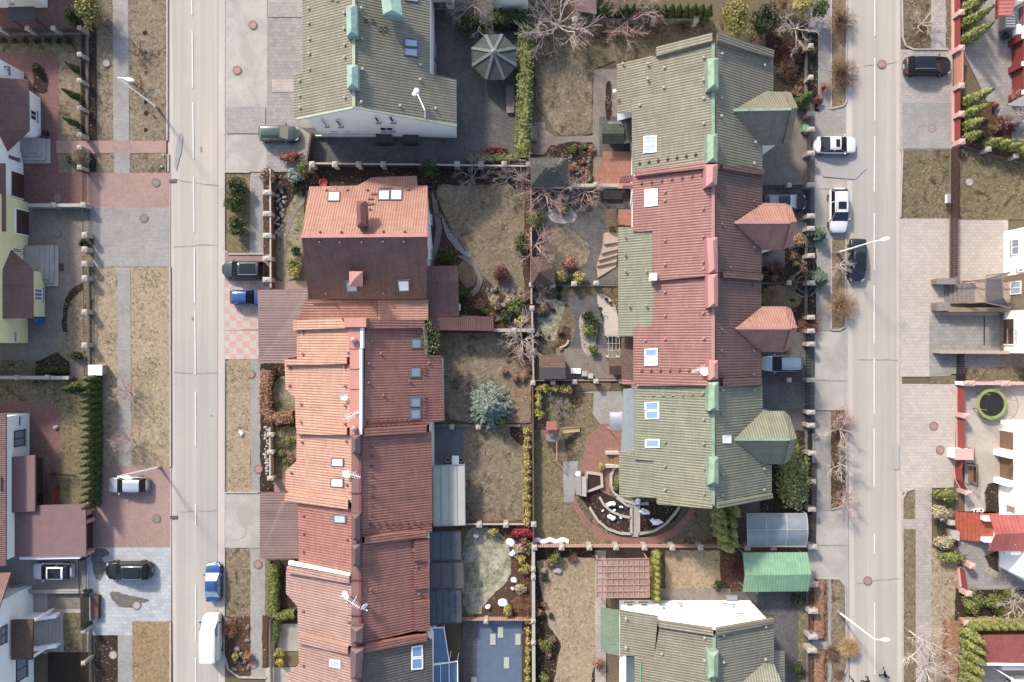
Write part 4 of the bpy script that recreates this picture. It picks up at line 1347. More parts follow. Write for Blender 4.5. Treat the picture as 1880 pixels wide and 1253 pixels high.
for x0,y0,x1,y1,m_ in((416,197,488,246,'pav_grey'),(500,146,540,170,'pav_pale'),(492,5,556,33,'pav_grey'),(1656,190,1746,274,'pav_grey')):patch('paving_repair',M[m_],rect(x0,y0,x1,y1),4)
def inside(x,y,poly):
 c=False;n=len(poly);j=n-1
 for i in range(n):
  a,b=poly[i],poly[j]
  if(a.y>y)!=(b.y>y)and x<(b.x-a.x)*(y-a.y)/(b.y-a.y)+a.x:c=not c
  j=i
 return c
def scatter(name,label,kinds,mat,dens,size,tuft,clump):
 """uncountable ground cover strewn over the sheets it grows on"""
 rnd=random.Random(len(name)*7);mb=MB()
 for k,(nm,mn,z,w)in enumerate(SHEETS):
  if nm not in kinds:continue
  x0,x1=max(-60,min(p.x for p in w)),min(60,max(p.x for p in w));y0,y1=max(-40,min(p.y for p in w)),min(40,max(p.y for p in w))
  if x1<=x0 or y1<=y0:continue
  over=[v for v in SHEETS[k+1:]+SHEETS[:k]if v[2]>z and v[0]not in kinds]
  cs=[(rnd.uniform(x0,x1),rnd.uniform(y0,y1))for _ in range(int((x1-x0)*(y1-y0)*.25)+3)]
  for _ in range(int((x1-x0)*(y1-y0)*dens)):
   if rnd.random()<clump:
    c=rnd.choice(cs);x,y=rnd.gauss(c[0],.45),rnd.gauss(c[1],.45)
   else:x,y=rnd.uniform(x0,x1),rnd.uniform(y0,y1)
   if not inside(x,y,w)or any(inside(x,y,v[3])for v in over):continue
   s=size*rnd.uniform(.5,1.4)
   if tuft:
    for _ in range(3):
     a=rnd.random()*6.28;d=Vector((math.cos(a),math.sin(a),0));b=Vector((x,y,z))+d*s*.2;e=Vector((-d.y,d.x,0))*s*.16
     mb.face([b-e,b+e,b+d*s*.9+Vector((0,0,s*rnd.uniform(.4,1.0)))])
   else:
    a=rnd.random()*6.28;d=Vector((math.cos(a),math.sin(a),rnd.uniform(-.1,.3)))*s;e=Vector((-d.y,d.x,rnd.uniform(-.02,.05)))*.6;b=Vector((x,y,z+.03))
    mb.face([b-d,b-e,b+d,b+e])
 tag(mb.build(name,M[mat]),label,'ground cover',None,'stuff')
scatter('dry_grass','dry straw coloured grass tufts on the lawns and verges',('lawn','verge'),'tuft',4.5,.16,True,.6)
scatter('moss','dark moss and weed tufts in the lawns',('lawn','verge'),'tuft_dark',2.6,.16,True,.85)
scatter('leaf_litter','fallen leaves and twigs on the garden soil',('garden_soil','flower_bed','planting_strip','plant_strip','verge','plant_bed'),'litter',9,.09,False,.5)
# helpers for buildings
def foot(px,py,h):
 k=(H-h)/H
 return(940+(px-940)*k,626.5+(py-626.5)*k)
def slope_plane(xr,zr,sl,side,y0=626):
 """plane of a roof slope falling to side (-1 west, +1 east) from a ridge that shows at survey x = xr and stands zr high"""
 a=P(xr,y0,zr)
 pts=[a,a+Vector((0,10,0)),a+Vector((side*10,10,-10*sl)),a+Vector((side*10,0,-10*sl))]
 return Plane(pts)
def on(pl,pts,off=0.0):
 return[pl.at(p[0],p[1],off)for p in pts]
def roof_on(parent,mat,pl,s,tile_id=None,off=0.0,name='roof',thick=.16):
 w=on(pl,q(s,tile_id),off)
 mb=MB();mb.slab(w,thick,[pl.uv(p)for p in w])
 return mb.build(name,M[mat],parent),w
def wall_y(px,py,base):
 h=H*(1-(base-626.5)/(py-626.5));return P(px,py,h)
def wall_x(px,py,base):
 h=H*(1-(base-940)/(px-940));return P(px,py,h)
def win_y(parent,x0,y0,x1,y1,base,face,**kw):
 a,b=wall_y(x0,y0,base),wall_y(x1,y1,base)
 c=(a+b)/2;n=Vector((0,face,0));c+=n*.04
 return window_at(parent,c,n,abs(b.x-a.x),abs(b.z-a.z),**kw)
def win_x(parent,x0,y0,x1,y1,base,face,**kw):
 a,b=wall_x(x0,y0,base),wall_x(x1,y1,base)
 c=(a+b)/2;n=Vector((face,0,0));c+=n*.04
 return window_at(parent,c,n,abs(b.y-a.y),abs(b.z-a.z),**kw)
def garage_door(parent,y0,y1,base,face,hh=2.2,mat='door_brown',name='garage_door'):
 a,b=P(base,y0),P(base,y1);n=Vector((face,0,0));mb=MB()
 k=6
 for i in range(k):
  z=(i+.5)*hh/k
  mb.beam(Vector((a.x+face*.03,a.y,z)),Vector((b.x+face*.03,b.y,z)),.08,hh/k*.93)
 o=mb.build(name,M[mat],parent)
 m2=MB();x=a.x+face*.02
 for p,r in(((x,a.y+.06,hh/2),(.14,.12,hh+.12)),((x,b.y-.06,hh/2),(.14,.12,hh+.12)),((x,(a.y+b.y)/2,hh+.06),(.14,abs(a.y-b.y),.12))):
  m2.box(p,r)
 m2.build('frame',M['frame_white'],o)
 return o
def steps(label,outs,mat='concrete',rise=.16,group=None,name='entrance_steps',z=.05):
 """nested treads: survey polygons from the lowest (largest) to the top"""
 t=thing(name,label,'steps',P(*cen([(p[0],p[1],0)for p in outs[-1]]).to_tuple()[:2]),group)
 for i,o in enumerate(outs):
  w=W(o);mb=MB();mb.prism([(p.x,p.y)for p in w],0,z+rise*(i+1))
  mb.build('tread' if i<len(outs)-1 else 'landing',M[mat],t)
 return t
def gable_roof(parent,mat,pts,he,hr,axis,over=.4,name='roof'):
 """pts survey rectangle (foot); axis 'x' or 'y' = direction of the ridge"""
 w=W(pts);x0,x1=min(p.x for p in w)-over,max(p.x for p in w)+over;y0,y1=min(p.y for p in w)-over,max(p.y for p in w)+over
 if axis=='y':
  m=(x0+x1)/2
  A=[Vector((x0,y0,he)),Vector((m,y0,hr)),Vector((m,y1,hr)),Vector((x0,y1,he))]
  B=[Vector((m,y0,hr)),Vector((x1,y0,he)),Vector((x1,y1,he)),Vector((m,y1,hr))]
  G=[[Vector((x0+over,y,he)),Vector((x1-over,y,he)),Vector((m,y,hr-.2))]for y in(y0+over,y1-over)]
 else:
  m=(y0+y1)/2
  A=[Vector((x0,y0,he)),Vector((x1,y0,he)),Vector((x1,m,hr)),Vector((x0,m,hr))]
  B=[Vector((x0,m,hr)),Vector((x1,m,hr)),Vector((x1,y1,he)),Vector((x0,y1,he))]
  G=[[Vector((x,y0+over,he)),Vector((x,y1-over,he)),Vector((x,m,hr-.2))]for x in(x0+over,x1-over)]
 for a in(A,B):
  pl=Plane(a);mb=MB();mb.slab(a,.16,[pl.uv(p)for p in a]);mb.build(name,M[mat],parent)
 return G
def house_block(name,label,pts,h,wall_mat,roof_mat,axis,rise=3.0,cat='house'):
 w=W(pts);t=thing(name,label,cat,(w[0].x,w[0].y,0))
 block(t,wall_mat,pts,h)
 G=gable_roof(t,roof_mat,pts,h,h+rise,axis)
 for g in G:
  mb=MB();mb.face(g);mb.build('gable',M[wall_mat],t)
 return t
def snow_guards(parent,pl,spots,mat='metal_maroon',name='snow_guard'):
 for x,y in spots:
  p=pl.at(x,y,.06);mb=MB();mb.box(p,(.34,.09,.16));mb.box(p+Vector((0,.12,-.02)),(.09,.2,.08));mb.build(name,M[mat],parent)
def line_spots(x0,y0,x1,y1,n):
 return[(x0+(x1-x0)*i/(n-1),y0+(y1-y0)*i/(n-1))for i in range(n)]
def roof_vents(parent,pl,spots,mat='metal_brown',name='roof_vent'):
 for x,y in spots:
  p=pl.at(x,y,0);mb=MB();mb.tube(p-Vector((0,0,.1)),p+Vector((0,0,.22)),.09,.08,8);mb.lathe(p+Vector((0,0,.2)),[(.15,0),(.12,.07),(.01,.1)],8)
  mb.build(name,M[mat],parent)
def antenna(label,p,top,h=2.2,dish=False,mat='metal_white',name=None):
 """aerial on a roof: p world foot, h mast"""
 t=thing(name or('satellite_dish' if dish else 'tv_aerial'),label,'satellite dish' if dish else 'aerial',p)
 mb=MB();mb.tube((0,0,-.3),(0,0,h),.03,.025,6);mb.build('mast',M[mat],t,local=True)
 if dish:
  d=Vector(top).normalized();u=d.orthogonal().normalized();w=d.cross(u);rows=[]
  for r,k in((.02,-.12),(.25,-.09),(.42,0),(.44,.02)):
   rows.append([Vector((0,0,h))+(u*math.cos(a)+w*math.sin(a))*r+d*k for a in[i*6.283/16 for i in range(16)]])
  mb=MB();mb.grid(rows,True);mb.build('dish',M[mat],t,smooth=True,local=True)
  mb=MB();mb.tube(Vector((0,0,h))-w*.4,Vector((0,0,h))+d*.45,.02,.02,5);mb.tube(Vector((0,0,h))+d*.42,Vector((0,0,h))+d*.55,.05,.05,6,True);mb.build('feed_arm',M[mat],t,local=True)
 else:
  d=Vector(top).normalized();s=Vector((-d.y,d.x,0));mb=MB()
  mb.tube(Vector((0,0,h))-d*.6,Vector((0,0,h))+d*.8,.022,.022,5)
  for i in range(9):
   c=Vector((0,0,h))+d*(-.55+i*.16);l=.38-i*.025;mb.tube(c-s*l,c+s*l,.014,.014,4)
  for sg in(-1,1):
   mb.tube(Vector((0,0,h))-d*.7,Vector((0,0,h))-d*.85+Vector((0,0,.35*sg)),.016,.016,4)
  mb.build('elements',M[mat],t,local=True)
 return t
def plate_sign(label,c,n,w,hh,mat='blue_plastic'):
 s=Vector((-n.y,n.x,0));t=thing('address_plate',label,'sign',c)
 mb=MB();mb.box((0,0,0),(abs(n.x)*.04+abs(s.x)*w,abs(n.y)*.04+abs(s.y)*w,hh));mb.build('plate',M[mat],t,local=True)
 mb=MB();mb.box(tuple(n*.015),(abs(n.x)*.03+abs(s.x)*w*.8,abs(n.y)*.03+abs(s.y)*w*.8,hh*.18));mb.build('stripe',M['metal_white'],t,local=True)
 return t
# houses along the left edge
t=house_block('house','white house with dark canopy cut by the top left corner',[(-260,-160),(88,-160),(88,15),(-260,15)],6.3,'white_wall','roof_choc','x')
c=flat_roof(t,'metal_dark',q('15,13,2.7 63,12,2.7 67,36,2.5 17,39,2.5'),.1,'canopy')[1]
posts_under(t,[(60,34,2.5),(20,36,2.5)],'metal_dark',.05,'canopy_post')
win_y(t,6,-2,24,6,15,-1,pane='pane_dark')
t=house_block('house','white house with brown tiled porch roof behind three thin cypresses',[(-260,134),(45,134),(43,371),(-260,371)],7.0,'white_wall','roof_choc','y')
block(t,'white_wall',q('40,166 54,166 75,181 76,249 70,256 40,256'),2.75,'porch_wall')
roof(t,M['roof_choc'],W(q('-12,143,4.6 52,146,2.75 53.5,240,2.75 -12,240,4.6')),'porch_roof',.14)
roof(t,M['roof_choc'],W(q('-12,239.6,4.6 53.5,239.6,2.75 6,285,2.75')),'porch_roof',.14)
win_x(t,54.5,200,66,224,75.5,1,frame='frame_white')
win_x(t,16,285,33,297,44,1,frame='frame_grey')
garage_door(t,322,366,43.6,1)
win_x(t,4,118,12,128,45,1,bars=0)
plate_sign('blue house plate on the upper white wall',wall_x(17,131,45)+Vector((.05,0,0)),Vector((1,0,0)),.9,.25)
steps('grey stone entrance steps by the white porch',[q('43,256 94,256 94,301 47,301'),q('43,256 87,256 87,296 46,296'),q('43,256 81,256 81,289 45,289'),q('43,257 75,257 75,283 44,283')])
t2=thing('litter_bin','small black bin beside grey entrance steps','bin',P(88,247))
mb=MB();b=P(88,247);mb.lathe((b.x,b.y,.05),[(.22,0),(.27,.6),(.29,.62),(.25,.64),(.2,.5)],12);mb.build('bin_body',M['trim_black'],t2)
mb=MB();mb.lathe((b.x,b.y,.66),[(.3,0),(.24,.06),(.02,.09)],12);mb.build('lid',M['trim_black'],t2)
t=house_block('house','pale yellow house with brown tiled porch roof',[(-260,372),(52,372),(52,630),(-260,630)],7.0,'yellow_wall','roof_choc','y')
roof(t,M['roof_choc'],W(q('-60,300,6.2 9,300,4.2 10,425,4.2 -60,425,6.2')),'eave_roof',.14)
block(t,'yellow_wall',q('48,495 80,500 83,503 83,582 48,582'),2.9,'porch_wall')
roof(t,M['roof_choc'],W(q('3,495,4.3 60,495,2.9 60.5,585,2.9 3,585,4.3')),'porch_roof',.14)
roof(t,M['roof_choc'],W(q('3,495.4,4.3 60,495.4,2.9 13,452,2.9')),'porch_roof',.14)
win_x(t,62,529,77,553,83,1,frame='frame_white',pane='pane_grey',bars=2)
win_x(t,22,454,40,466,52,1,frame='frame_white')
garage_door(t,390,433,52.6,1)
plate_sign('blue house plate on the yellow wall',wall_x(28,619,52)+Vector((.05,0,0)),Vector((1,0,0)),.9,.25)
steps('broad grey steps beside the yellow house',[q('48,451 109,451 109,526 86,526 84,518 48,500'),q('48,452 102,452 102,520 84,520 83,512 48,498'),q('48,453 95,453 95,514 83,514 82,506 48,496'),q('48,454 88,454 88,508 82,508 81,500 48,494'),q('48,455 80,455 80,499 48,492')])
t2=thing('water_barrel','blue plastic barrel against the yellow wall','barrel',P(78,590))
b=P(78,590);mb=MB();mb.lathe((b.x,b.y,.05),[(.3,0),(.38,.2),(.38,.7),(.4,.72),(.34,.76),(.3,.6),(.02,.58)],16);mb.build('barrel_body',M['blue_plastic'],t2,smooth=True)
mb=MB();mb.lathe((b.x,b.y,.72),[(.41,0),(.43,.05),(.39,.08),(.36,.03)],16);mb.build('rim',M['blue_plastic'],t2)
t2=thing('door_mat','dark square mat at the foot of grey steps','mat',P(113,491))
b=P(113,491);mb=MB();mb.box((b.x,b.y,.12),(.55,.8,.03));mb.build('mat_pad',M['metal_dark'],t2)
t=house_block('house','white house with blue plate and flat brown side roofs',[(-260,758),(55,759),(55,1010),(-260,1010)],4.6,'white_wall','roof_choc','y',3.5)
win_x(t,25,792,44,818,55,1,frame='metal_dark',pane='pane_grey',bars=1)
win_x(t,1,877,8,900,55,1,frame='metal_dark')
roof(t,M['roof_mauve'],W(q('16,840,3.1 64,836,3.0 64,939,3.0 16,942,3.1')),'side_roof',.25)
block(t,'door_brown',q('40,845 78,840 80,925 40,925'),2.5,'side_wall')
flat_roof(t,'roof_mauve',q('-60,941,3.0 22,941,2.8 22,1020,2.8 -60,1020,3.0'),.2,'side_roof')
plate_sign('blue house plate on the middle white wall',wall_x(36,773,55)+Vector((.05,0,0)),Vector((1,0,0)),.9,.25)
t=thing('garage','wide garage with flat mauve brown roof beside the clipped row','garage',P(60,970))
flat_roof(t,'roof_mauve',q('23,930,2.6 157,926,2.5 158,1021,2.5 25,1023,2.6'),.22)
block(t,'white_wall',q('60,935 168,932 168,1015 60,1017'),2.3)
garage_door(t,943,1005,168.5,1,2.0,'door_brown')
t=thing('house','white house with lattice porch roof in the lower left corner','house',P(0,1150))
block(t,'white_wall',q('-260,1075 58,1075 62,1095 62,1420 -260,1420'),5.4)
mb=MB();w=[Vector((P(62,1095).x+.01,P(0,y).y,z))for y,z in((1078,5.4),(1300,5.4),(1190,10))];mb.face(w);mb.build('gable',M['white_wall'],t)
for a,b in((1030,1190),(1350,1190)):
 w=[Vector((P(62,1000).x+.35,P(0,a).y,4.4)),Vector((P(62,1000).x+.35,P(0,b).y,10.1)),Vector((-80,P(0,b).y,10.1)),Vector((-80,P(0,a).y,4.4))]
 pl=Plane(w);mb=MB();mb.slab(w,.2,[pl.uv(p)for p in w]);mb.build('roof',M['roof_choc'],t)
win_x(t,29,1213,48,1242,62,1,frame='metal_dark',pane='pane_grey')
win_x(t,0,1153,10,1180,62,1,frame='metal_dark',pane='pane_grey')
flat_roof(t,'shingle_brown',q('20,1139,4.2 60,1138,4.0 59,1212,4.0 20,1212,4.2'),.25,'porch_roof')
posts_under(t,[(58,1142,3.9),(57,1208,3.9)],'white_wall',.16,'porch_post')
st=thing('porch_stairs','white walled concrete stairs leading up to the lattice porch','steps',P(100,1160))
for k in range(7):
 x1=117-k*5;mb=MB();w=W(rect(62,1130,x1,1178));mb.prism([(p.x,p.y)for p in w],0,.05+.17*(k+1));mb.build('tread',M['concrete'],st)
for a,b in((1124,1130),(1178,1184)):
 mb=MB();A=[P(62,a),P(112,a),P(112,b),P(62,b)]
 zt=[2.3,.9,.9,2.3]
 lo=[(p.x,p.y,0)for p in A];hi=[(p.x,p.y,z)for p,z in zip(A,zt)]
 mb.face(hi)
 for i in range(4):mb.face([lo[i],lo[(i+1)%4],hi[(i+1)%4],hi[i]])
 mb.build('side_wall',M['white_wall'],st)
t=thing('retaining_wall','low pale concrete wall beside the white car yard','wall',P(60,1085))
block(t,'concrete',q('26,1072 42,1072 44,1082 160,1082 160,1086 40,1086 26,1080'),.7);block(t,'kerbstone',q('25,1071 43,1071 45,1080 160,1080 160,1082 43,1082 25,1075'),.76,'coping')
fh=1.65
tp=[(147,y)for y in(52,101,149,199,248,272,308)]
fence('brown iron fence on plinth with pale capped posts west of the pavement',[foot(147,-20,fh),foot(147,248,fh)],fh,'iron','metal_dark',[foot(*p,fh)for p in tp[:5]],'pier',(.38,.38),plinth=(.35,.3,'plinth'))
fence('brown iron gate and posts between red path and red driveway',[foot(147,272,fh),foot(147,308,fh)],fh,'iron','metal_dark',[foot(*p,fh)for p in tp[5:]],'pier',(.38,.38),plinth=(.35,.3,'plinth'))
fence('dark fence with pale posts across the top left yard',[foot(-40,53,fh),foot(146,52,fh)],fh,'iron','metal_dark',[foot(x,53,fh)for x in(0,51,99)],'pier',(.38,.38),plinth=(.3,.3,'plinth'))
fence('low concrete wall between red yard and grey yard',[(62,381),(168,381)],1.3,'wall','concrete',[(112,381),(166,381)],'pier',(.45,.45),name='garden_wall',cat='wall')
fence('black sliding iron gate at the red driveway',[(166,318),(166,374)],1.6,'iron','metal_black',name='driveway_gate',cat='gate',bar_w=.04)
fence('black sliding iron gate at the grey driveway',[(166,386),(166,430)],1.6,'iron','metal_black',name='driveway_gate',cat='gate',bar_w=.04)
fence('brown board fence between stone piers beside the crescent bed',[(164,486),(166,690)],1.35,'iron','fence_brown',[(169,y)for y in(487,513,574,634)],'pier',(.5,.5),plinth=(.3,.25,'plinth'))
fence('pair of pale stone gate piers by the round green shrub',[(167,435),(167,461)],1.35,'iron','metal_black',[(169,435),(169,461)],'pier',(.5,.5),name='garden_gate',cat='gate')
fence('thin wall with pale posts north of the green lawn',[(-30,692),(138,693)],1.2,'wall','concrete',[(45,692),(100,692)],'pier',(.4,.4),name='garden_wall',cat='wall')
t=thing('utility_cabinet','white metal utility cabinet at the end of clipped row','cabinet',P(187,679))
b=P(187,679);mb=MB();mb.box((b.x,b.y,.65),(1.35,1.0,1.3));mb.build('cabinet_body',M['metal_grey'],t)
mb=MB();mb.box((b.x,b.y,1.33),(1.5,1.12,.08));mb.build('cabinet_top',M['metal_white'],t)
mb=MB();mb.box((b.x,b.y-.51,.65),(.6,.03,1.1));mb.build('door',M['metal_white'],t)
fence('dark iron gate leaf lying open across the white car yard',[(160,1020),(161,1082)],1.8,'iron','metal_black',[(164,1019)],'metal_black',(.25,.25),gap=.12,bar_w=.04,name='driveway_gate',cat='gate',cap=False)
fence('dark sheet metal gate beside the blue grey pavers',[(165,1086),(166,1140)],1.9,'louvre','metal_dark',[(168,1084),(168,1142)],'metal_dark',(.3,.3),gap=.16,name='driveway_gate',cat='gate',cap=False)
fence('black iron railing along the narrow soil bed',[(167,1146),(168,1290)],1.7,'iron','metal_black',[(170,1148),(170,1205)],'pier',(.35,.35),gap=.13,plinth=(.25,.22,'plinth'))
t=thing('sliding_gate','brown metal gate panel standing on blue grey pavers','gate',P(180,1112))
b=P(180,1112);mb=MB();mb.box((b.x,b.y,.35),(.75,2.5,.6));mb.build('panel_box',M['metal_dark'],t);mb=MB();mb.box((b.x,b.y,.67),(.82,2.6,.05));mb.build('lid',M['fence_brown'],t)
fence('small brown iron gate by the mauve garage',[(100,869),(142,872)],1.2,'iron','metal_dark',[(100,869)],'fence_brown',(.3,.3),name='garden_gate',cat='gate',cap=False)
fence('wine red low board fence beside the mauve roof',[(108,893),(108,924)],1.1,'board','fence_red',[(108,893)],'fence_brown',(.25,.25),cap=False)
fence('brown iron yard gate in front of mauve garage',[(172,935),(172,1010)],1.7,'iron','fence_brown',[(172,932),(172,952),(172,1010)],'pier_rose',(.4,.4),name='driveway_gate',cat='gate')
# top green house
t=thing('house','large grey green tiled house with white windowed gable','house',P(650,150))
wp,ep=slope_plane(650,11.5,.55,-1,120),slope_plane(650,11.5,.55,1,120)
roof_on(t,'roof_green',wp,'555,-150 649.5,-150 649.5,198 547,219 540,214 539,139 555,134')
roof_on(t,'roof_green',ep,'650.5,-150 789,-150 789,136 838,146 838,231 650.5,198')
walls(t,M['white_wall'],on(wp,q('555,-150 650,-150'))+on(ep,q('789,-150 789,140 836,147 836,229'))+on(wp,q('650,196 549,216 549,139 558,136')),.3)
for a,b,pl in((q('650,198'),q('546,219'),wp),(q('650,198'),q('838,231.5'),ep)):
 A,B=pl.at(*a[0],.03),pl.at(*b[0],.03);bar_on(t,M['trim_olive'],A,B,.2,.2,'verge_trim')
A,B=wp.at(650,-150,.05),wp.at(650,197,.05);bar_on(t,M['trim_olive'],A,B,.3,.12,'ridge_cap')
ridge_box(t,M['metal_teal'],q('634,8 654,6 655,64 635,64'),12.5)
ridge_box(t,M['metal_teal'],q('635,118 656,117 656,160 636,160'),12.5)
ridge_box(t,M['metal_teal'],q('697,-20 733,-20 738,26 702,24'),12.2,'roof_hatch')
skylight(t,ep,q('741,71 768,74 768,88 741,86'),M['frame_grey'],M['pane_sky']);skylight(t,ep,q('741,88 768,90 768,106 741,102'),M['frame_grey'],M['pane_sky'])
skylight(t,ep,q('742,-14 768,-12 768,5 742,2'),M['frame_grey'],M['pane_sky'])
snow_guards(t,ep,[(x,y)for x in(672,683)for y in(36,41)]+[(x,y)for x in(698,707)for y in(50,57)]+[(610,3),(620,5)],'metal_dark')
roof_vents(t,wp,[(567,17),(567,44),(568,73),(568,100),(568,128),(550,149),(550,177),(551,199),(632,25),(632,54),(633,83),(633,106),(633,180)],'roof_sage')
roof_vents(t,ep,[(664,16),(665,72),(666,128),(772,120),(772,147),(664,188),(735,195),(800,200)],'roof_sage')
for x0,y0,x1,y1 in((588,220,603,231),(614,220,630,231),(685,214,699,224),(712,213,726,224)):
 win_y(t,x0,y0,x1,y1,252,-1,frame='frame_white',pane='pane_dark',bars=0)
win_y(t,695,233,724,240,252,-1,frame='frame_white',pane='pane_dark',bars=1)
win_y(t,604,243,618,246,252,-1,pane='pane_sky',bars=0,sill=False);win_y(t,630,243,644,246,252,-1,pane='pane_sky',bars=0,sill=False)
mb=MB();a,b=P(582,251.5),P(833,251.5);mb.beam(a+Vector((0,-.02,.3)),b+Vector((0,-.02,.3)),.1,.6);mb.build('plinth',M['cream_wall'],t)
for k,(x,w_,lb)in enumerate(((707,30,'left dark metal stairwell hood under the white gable'),(756,31,'right dark metal stairwell hood under the white gable'))):
 b=P(x,260);tt=thing('stairwell_hood',lb,'hood',b,'stairwell hoods under the white gable')
 mb=MB();rows=[]
 for i in range(7):
  a=math.pi/2*i/6;y=.62-1.15*math.sin(a);z=.15+.8*math.cos(a)
  rows.append([Vector((b.x-.85,b.y+y,z)),Vector((b.x+.85,b.y+y,z))])
 mb.grid(rows);mb.build('hood_cover',M['metal_dark'],tt,smooth=True)
 for s in(-1,1):
  mb=MB();mb.face([Vector((b.x+s*.85,b.y+.62,0))]+[Vector((b.x+s*.85,r[0].y,r[0].z))for r in rows]+[Vector((b.x+s*.85,b.y-.53,0))])
  mb.build('side_panel',M['metal_grey'],tt)
for y in(97,131):
 b=P(795,y);tt=thing('stairwell_hood',('upper' if y==97 else 'lower')+' grey hood in the dark yard behind the grey green house','hood',b)
 mb=MB();mb.grid([[Vector((b.x-.5,b.y+s*.75,.9)),Vector((b.x,b.y+s*.8,.8)),Vector((b.x+.35,b.y+s*.8,.45)),Vector((b.x+.4,b.y+s*.8,0))]for s in(-1,1)]);mb.build('hood_cover',M['metal_grey'],tt,smooth=True)
 mb=MB();mb.box((b.x-.1,b.y,.2),(.7,1.5,.4));mb.build('hood_base',M['metal_dark'],tt)
t2=thing('wall_lamp','white twin globe lamp on a pole at the white gable','lamp',P(781,216,3.8)*1)
a,b,c=wall_y(781,219,252)+Vector((0,-.2,0)),wall_y(780,198,252)+Vector((0,-.25,0)),P(765,170,9.3)
mb=MB();mb.tube(a,b,.07,.07,8);mb.tube(b,c,.05,.05,8);mb.build('pole',M['metal_white'],t2)
mb=MB();mb.blob(c+Vector((0,.1,.1)),(.3,.3,.25),12,8,0);mb.blob(c+Vector((-.2,-.2,.1)),(.24,.24,.2),12,8,0);mb.build('globe',M['metal_white'],t2,smooth=True)
# brown house
t=thing('house','detached house with pink brown tiled gable roof and two chimneys','house',P(670,440))
NW=[P(568,343,5),P(785,341,5),P(785,433,10),P(553,435,10)];npl=Plane(NW)
SW=[P(553,435,10),P(785,433,10),P(783,549,5),P(567,550,5)];spl=Plane(SW)
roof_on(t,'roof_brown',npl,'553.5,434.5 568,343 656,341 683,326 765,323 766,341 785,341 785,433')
roof_on(t,'roof_choc',spl,'553.5,435.5 785,434 783,549 567,550')  # south slope of the same roof: darker tile puts its shade into the colour
walls(t,M['white_wall'],on(spl,q('570,547 780,546'))+on(npl,q('781,434 782,344'))+on(npl,q('571,346 558,434')),.32)
bar_on(t,M['metal_pink'],npl.at(553,435,.05),npl.at(785,433,.05),.3,.1,'ridge_cap')
skylight(t,npl,q('602,353 625,353 624,371 601,371'),M['frame_grey'],M['pane_bright'])
skylight(t,npl,q('695,350 716,350 715,369 694,369'),M['frame_grey'],M['pane_bright']);skylight(t,npl,q('717,349 739,349 738,369 716,369'),M['frame_grey'],M['pane_bright'])
skylight(t,spl,q('633,515 656,514 658,536 636,537'),M['frame_grey'],M['pane_sky']);skylight(t,spl,q('729,514 752,513 753,535 731,536'),M['frame_grey'],M['pane_bright'])
ridge_box(t,M['metal_maroon'],q('653,368 670,368 671,414 654,416'),11.0,'chimney')
b=spl.at(660,515);ch=MB();ch.box((b.x,b.y,b.z+.6),(1.0,1.1,2.4));o=ch.build('chimney',M['metal_maroon'],t)
mb=MB();top=Vector((b.x,b.y,b.z+2.35));r=[Vector((b.x+sx*.68,b.y+sy*.75,b.z+1.75))for sx,sy in((-1,-1),(1,-1),(1,1),(-1,1))]
for i in range(4):mb.face([r[i],r[(i+1)%4],top])
mb.build('chimney_cap',M['metal_rose'],o)
snow_guards(t,npl,[(700,347),(706,347),(712,347),(718,347),(684,358),(689,357),(678,367),(684,367),(678,377),(684,376),(680,386),(689,358)],'metal_maroon')
roof_vents(t,npl,[(600,349),(638,349),(675,349),(750,348),(588,426),(627,426),(704,425),(743,425)],'metal_brown')
roof_vents(t,spl,[(588,446),(625,446),(665,446),(704,445),(742,445),(600,540),(705,540)],'metal_maroon')
for y0,y1 in((395,410),(455,478)):
 a=P(789.5,(y0+y1)/2,4.5);window_at(t,a,Vector((1,0,0)),1.0,1.3,'frame_white','pane_dark')
t=thing('outbuilding','low link roof of orange tiles below the brown house','outbuilding',P(640,570))
a=W(q('563,551,4.5 692,550,4.5 692,588,4.3 545,590,4.3'));pl=Plane(a);pl.u,pl.w=Vector((0,1,0)),Vector((1,0,0));mb=MB();mb.slab(a,.18,[pl.uv(p)for p in a]);mb.build('roof',M['roof_brick'],t)
a=W(q('693,550,4.5 786,550,4.5 786,588,4.3 693,588,4.3'));mb=MB();mb.slab(a,.18,[pl.uv(p)for p in a]);mb.build('roof',M['roof_brown'],t)
block(t,'white_wall',q('594,556 780,556 780,585 594,585'),4.1)
t=thing('garage','dark brown tiled garage with stepped roof behind the brown house','garage',P(830,560))
roof(t,M['roof_choc'],W(q('784,489,3.7 841,488,3.7 841.5,515,4.3 784,516,4.3')))
roof(t,M['roof_choc'],W(q('784,516,4.3 841.5,515,4.3 843,581,3.3 784,582,3.3')))
roof(t,M['roof_choc'],W(q('784,582.2,3.3 906,583,3.3 907,608,2.9 784,606,2.9')))
block(t,'stone_wall',q('795,498 838,498 840,580 900,584 900,602 795,602'),2.8)
mb=MB();b=P(843,566);mb.box((b.x+.1,b.y,2.2),(.35,.7,.6));mb.build('air_unit',M['metal_white'],t)
for lab,pts,pp in(('large ribbed mauve carport roof over the blue hatchback','473,533,3.1 564,531,3.1 566,591,3.2 546,592,3.2 546,655,3.2 529,658,3.2 529,666,3.2 475,667,3.1',[(478,536,3),(478,662,3),(520,660,3),(558,534,3),(478,600,3)]),('ribbed mauve carport roof beside the pale concrete pad','477,904,3.1 523,904,3.1 527,917,3.2 546,922,3.2 547,1026,3.2 477,1026,3.1',[(481,908,3),(481,1021,3),(540,1021,3),(520,909,3)])):
 c=thing('carport',lab,'carport',W(q(pts))[0]*1)
 w=W(q(pts));pl=Plane(w);pl.u,pl.w=Vector((0,1,0)),Vector((1,0,0));mb=MB();mb.slab(w,.1,[pl.uv(p)for p in w]);mb.build('roof',M['roof_carport'],c)
 posts_under(c,pp,'metal_dark',.07)
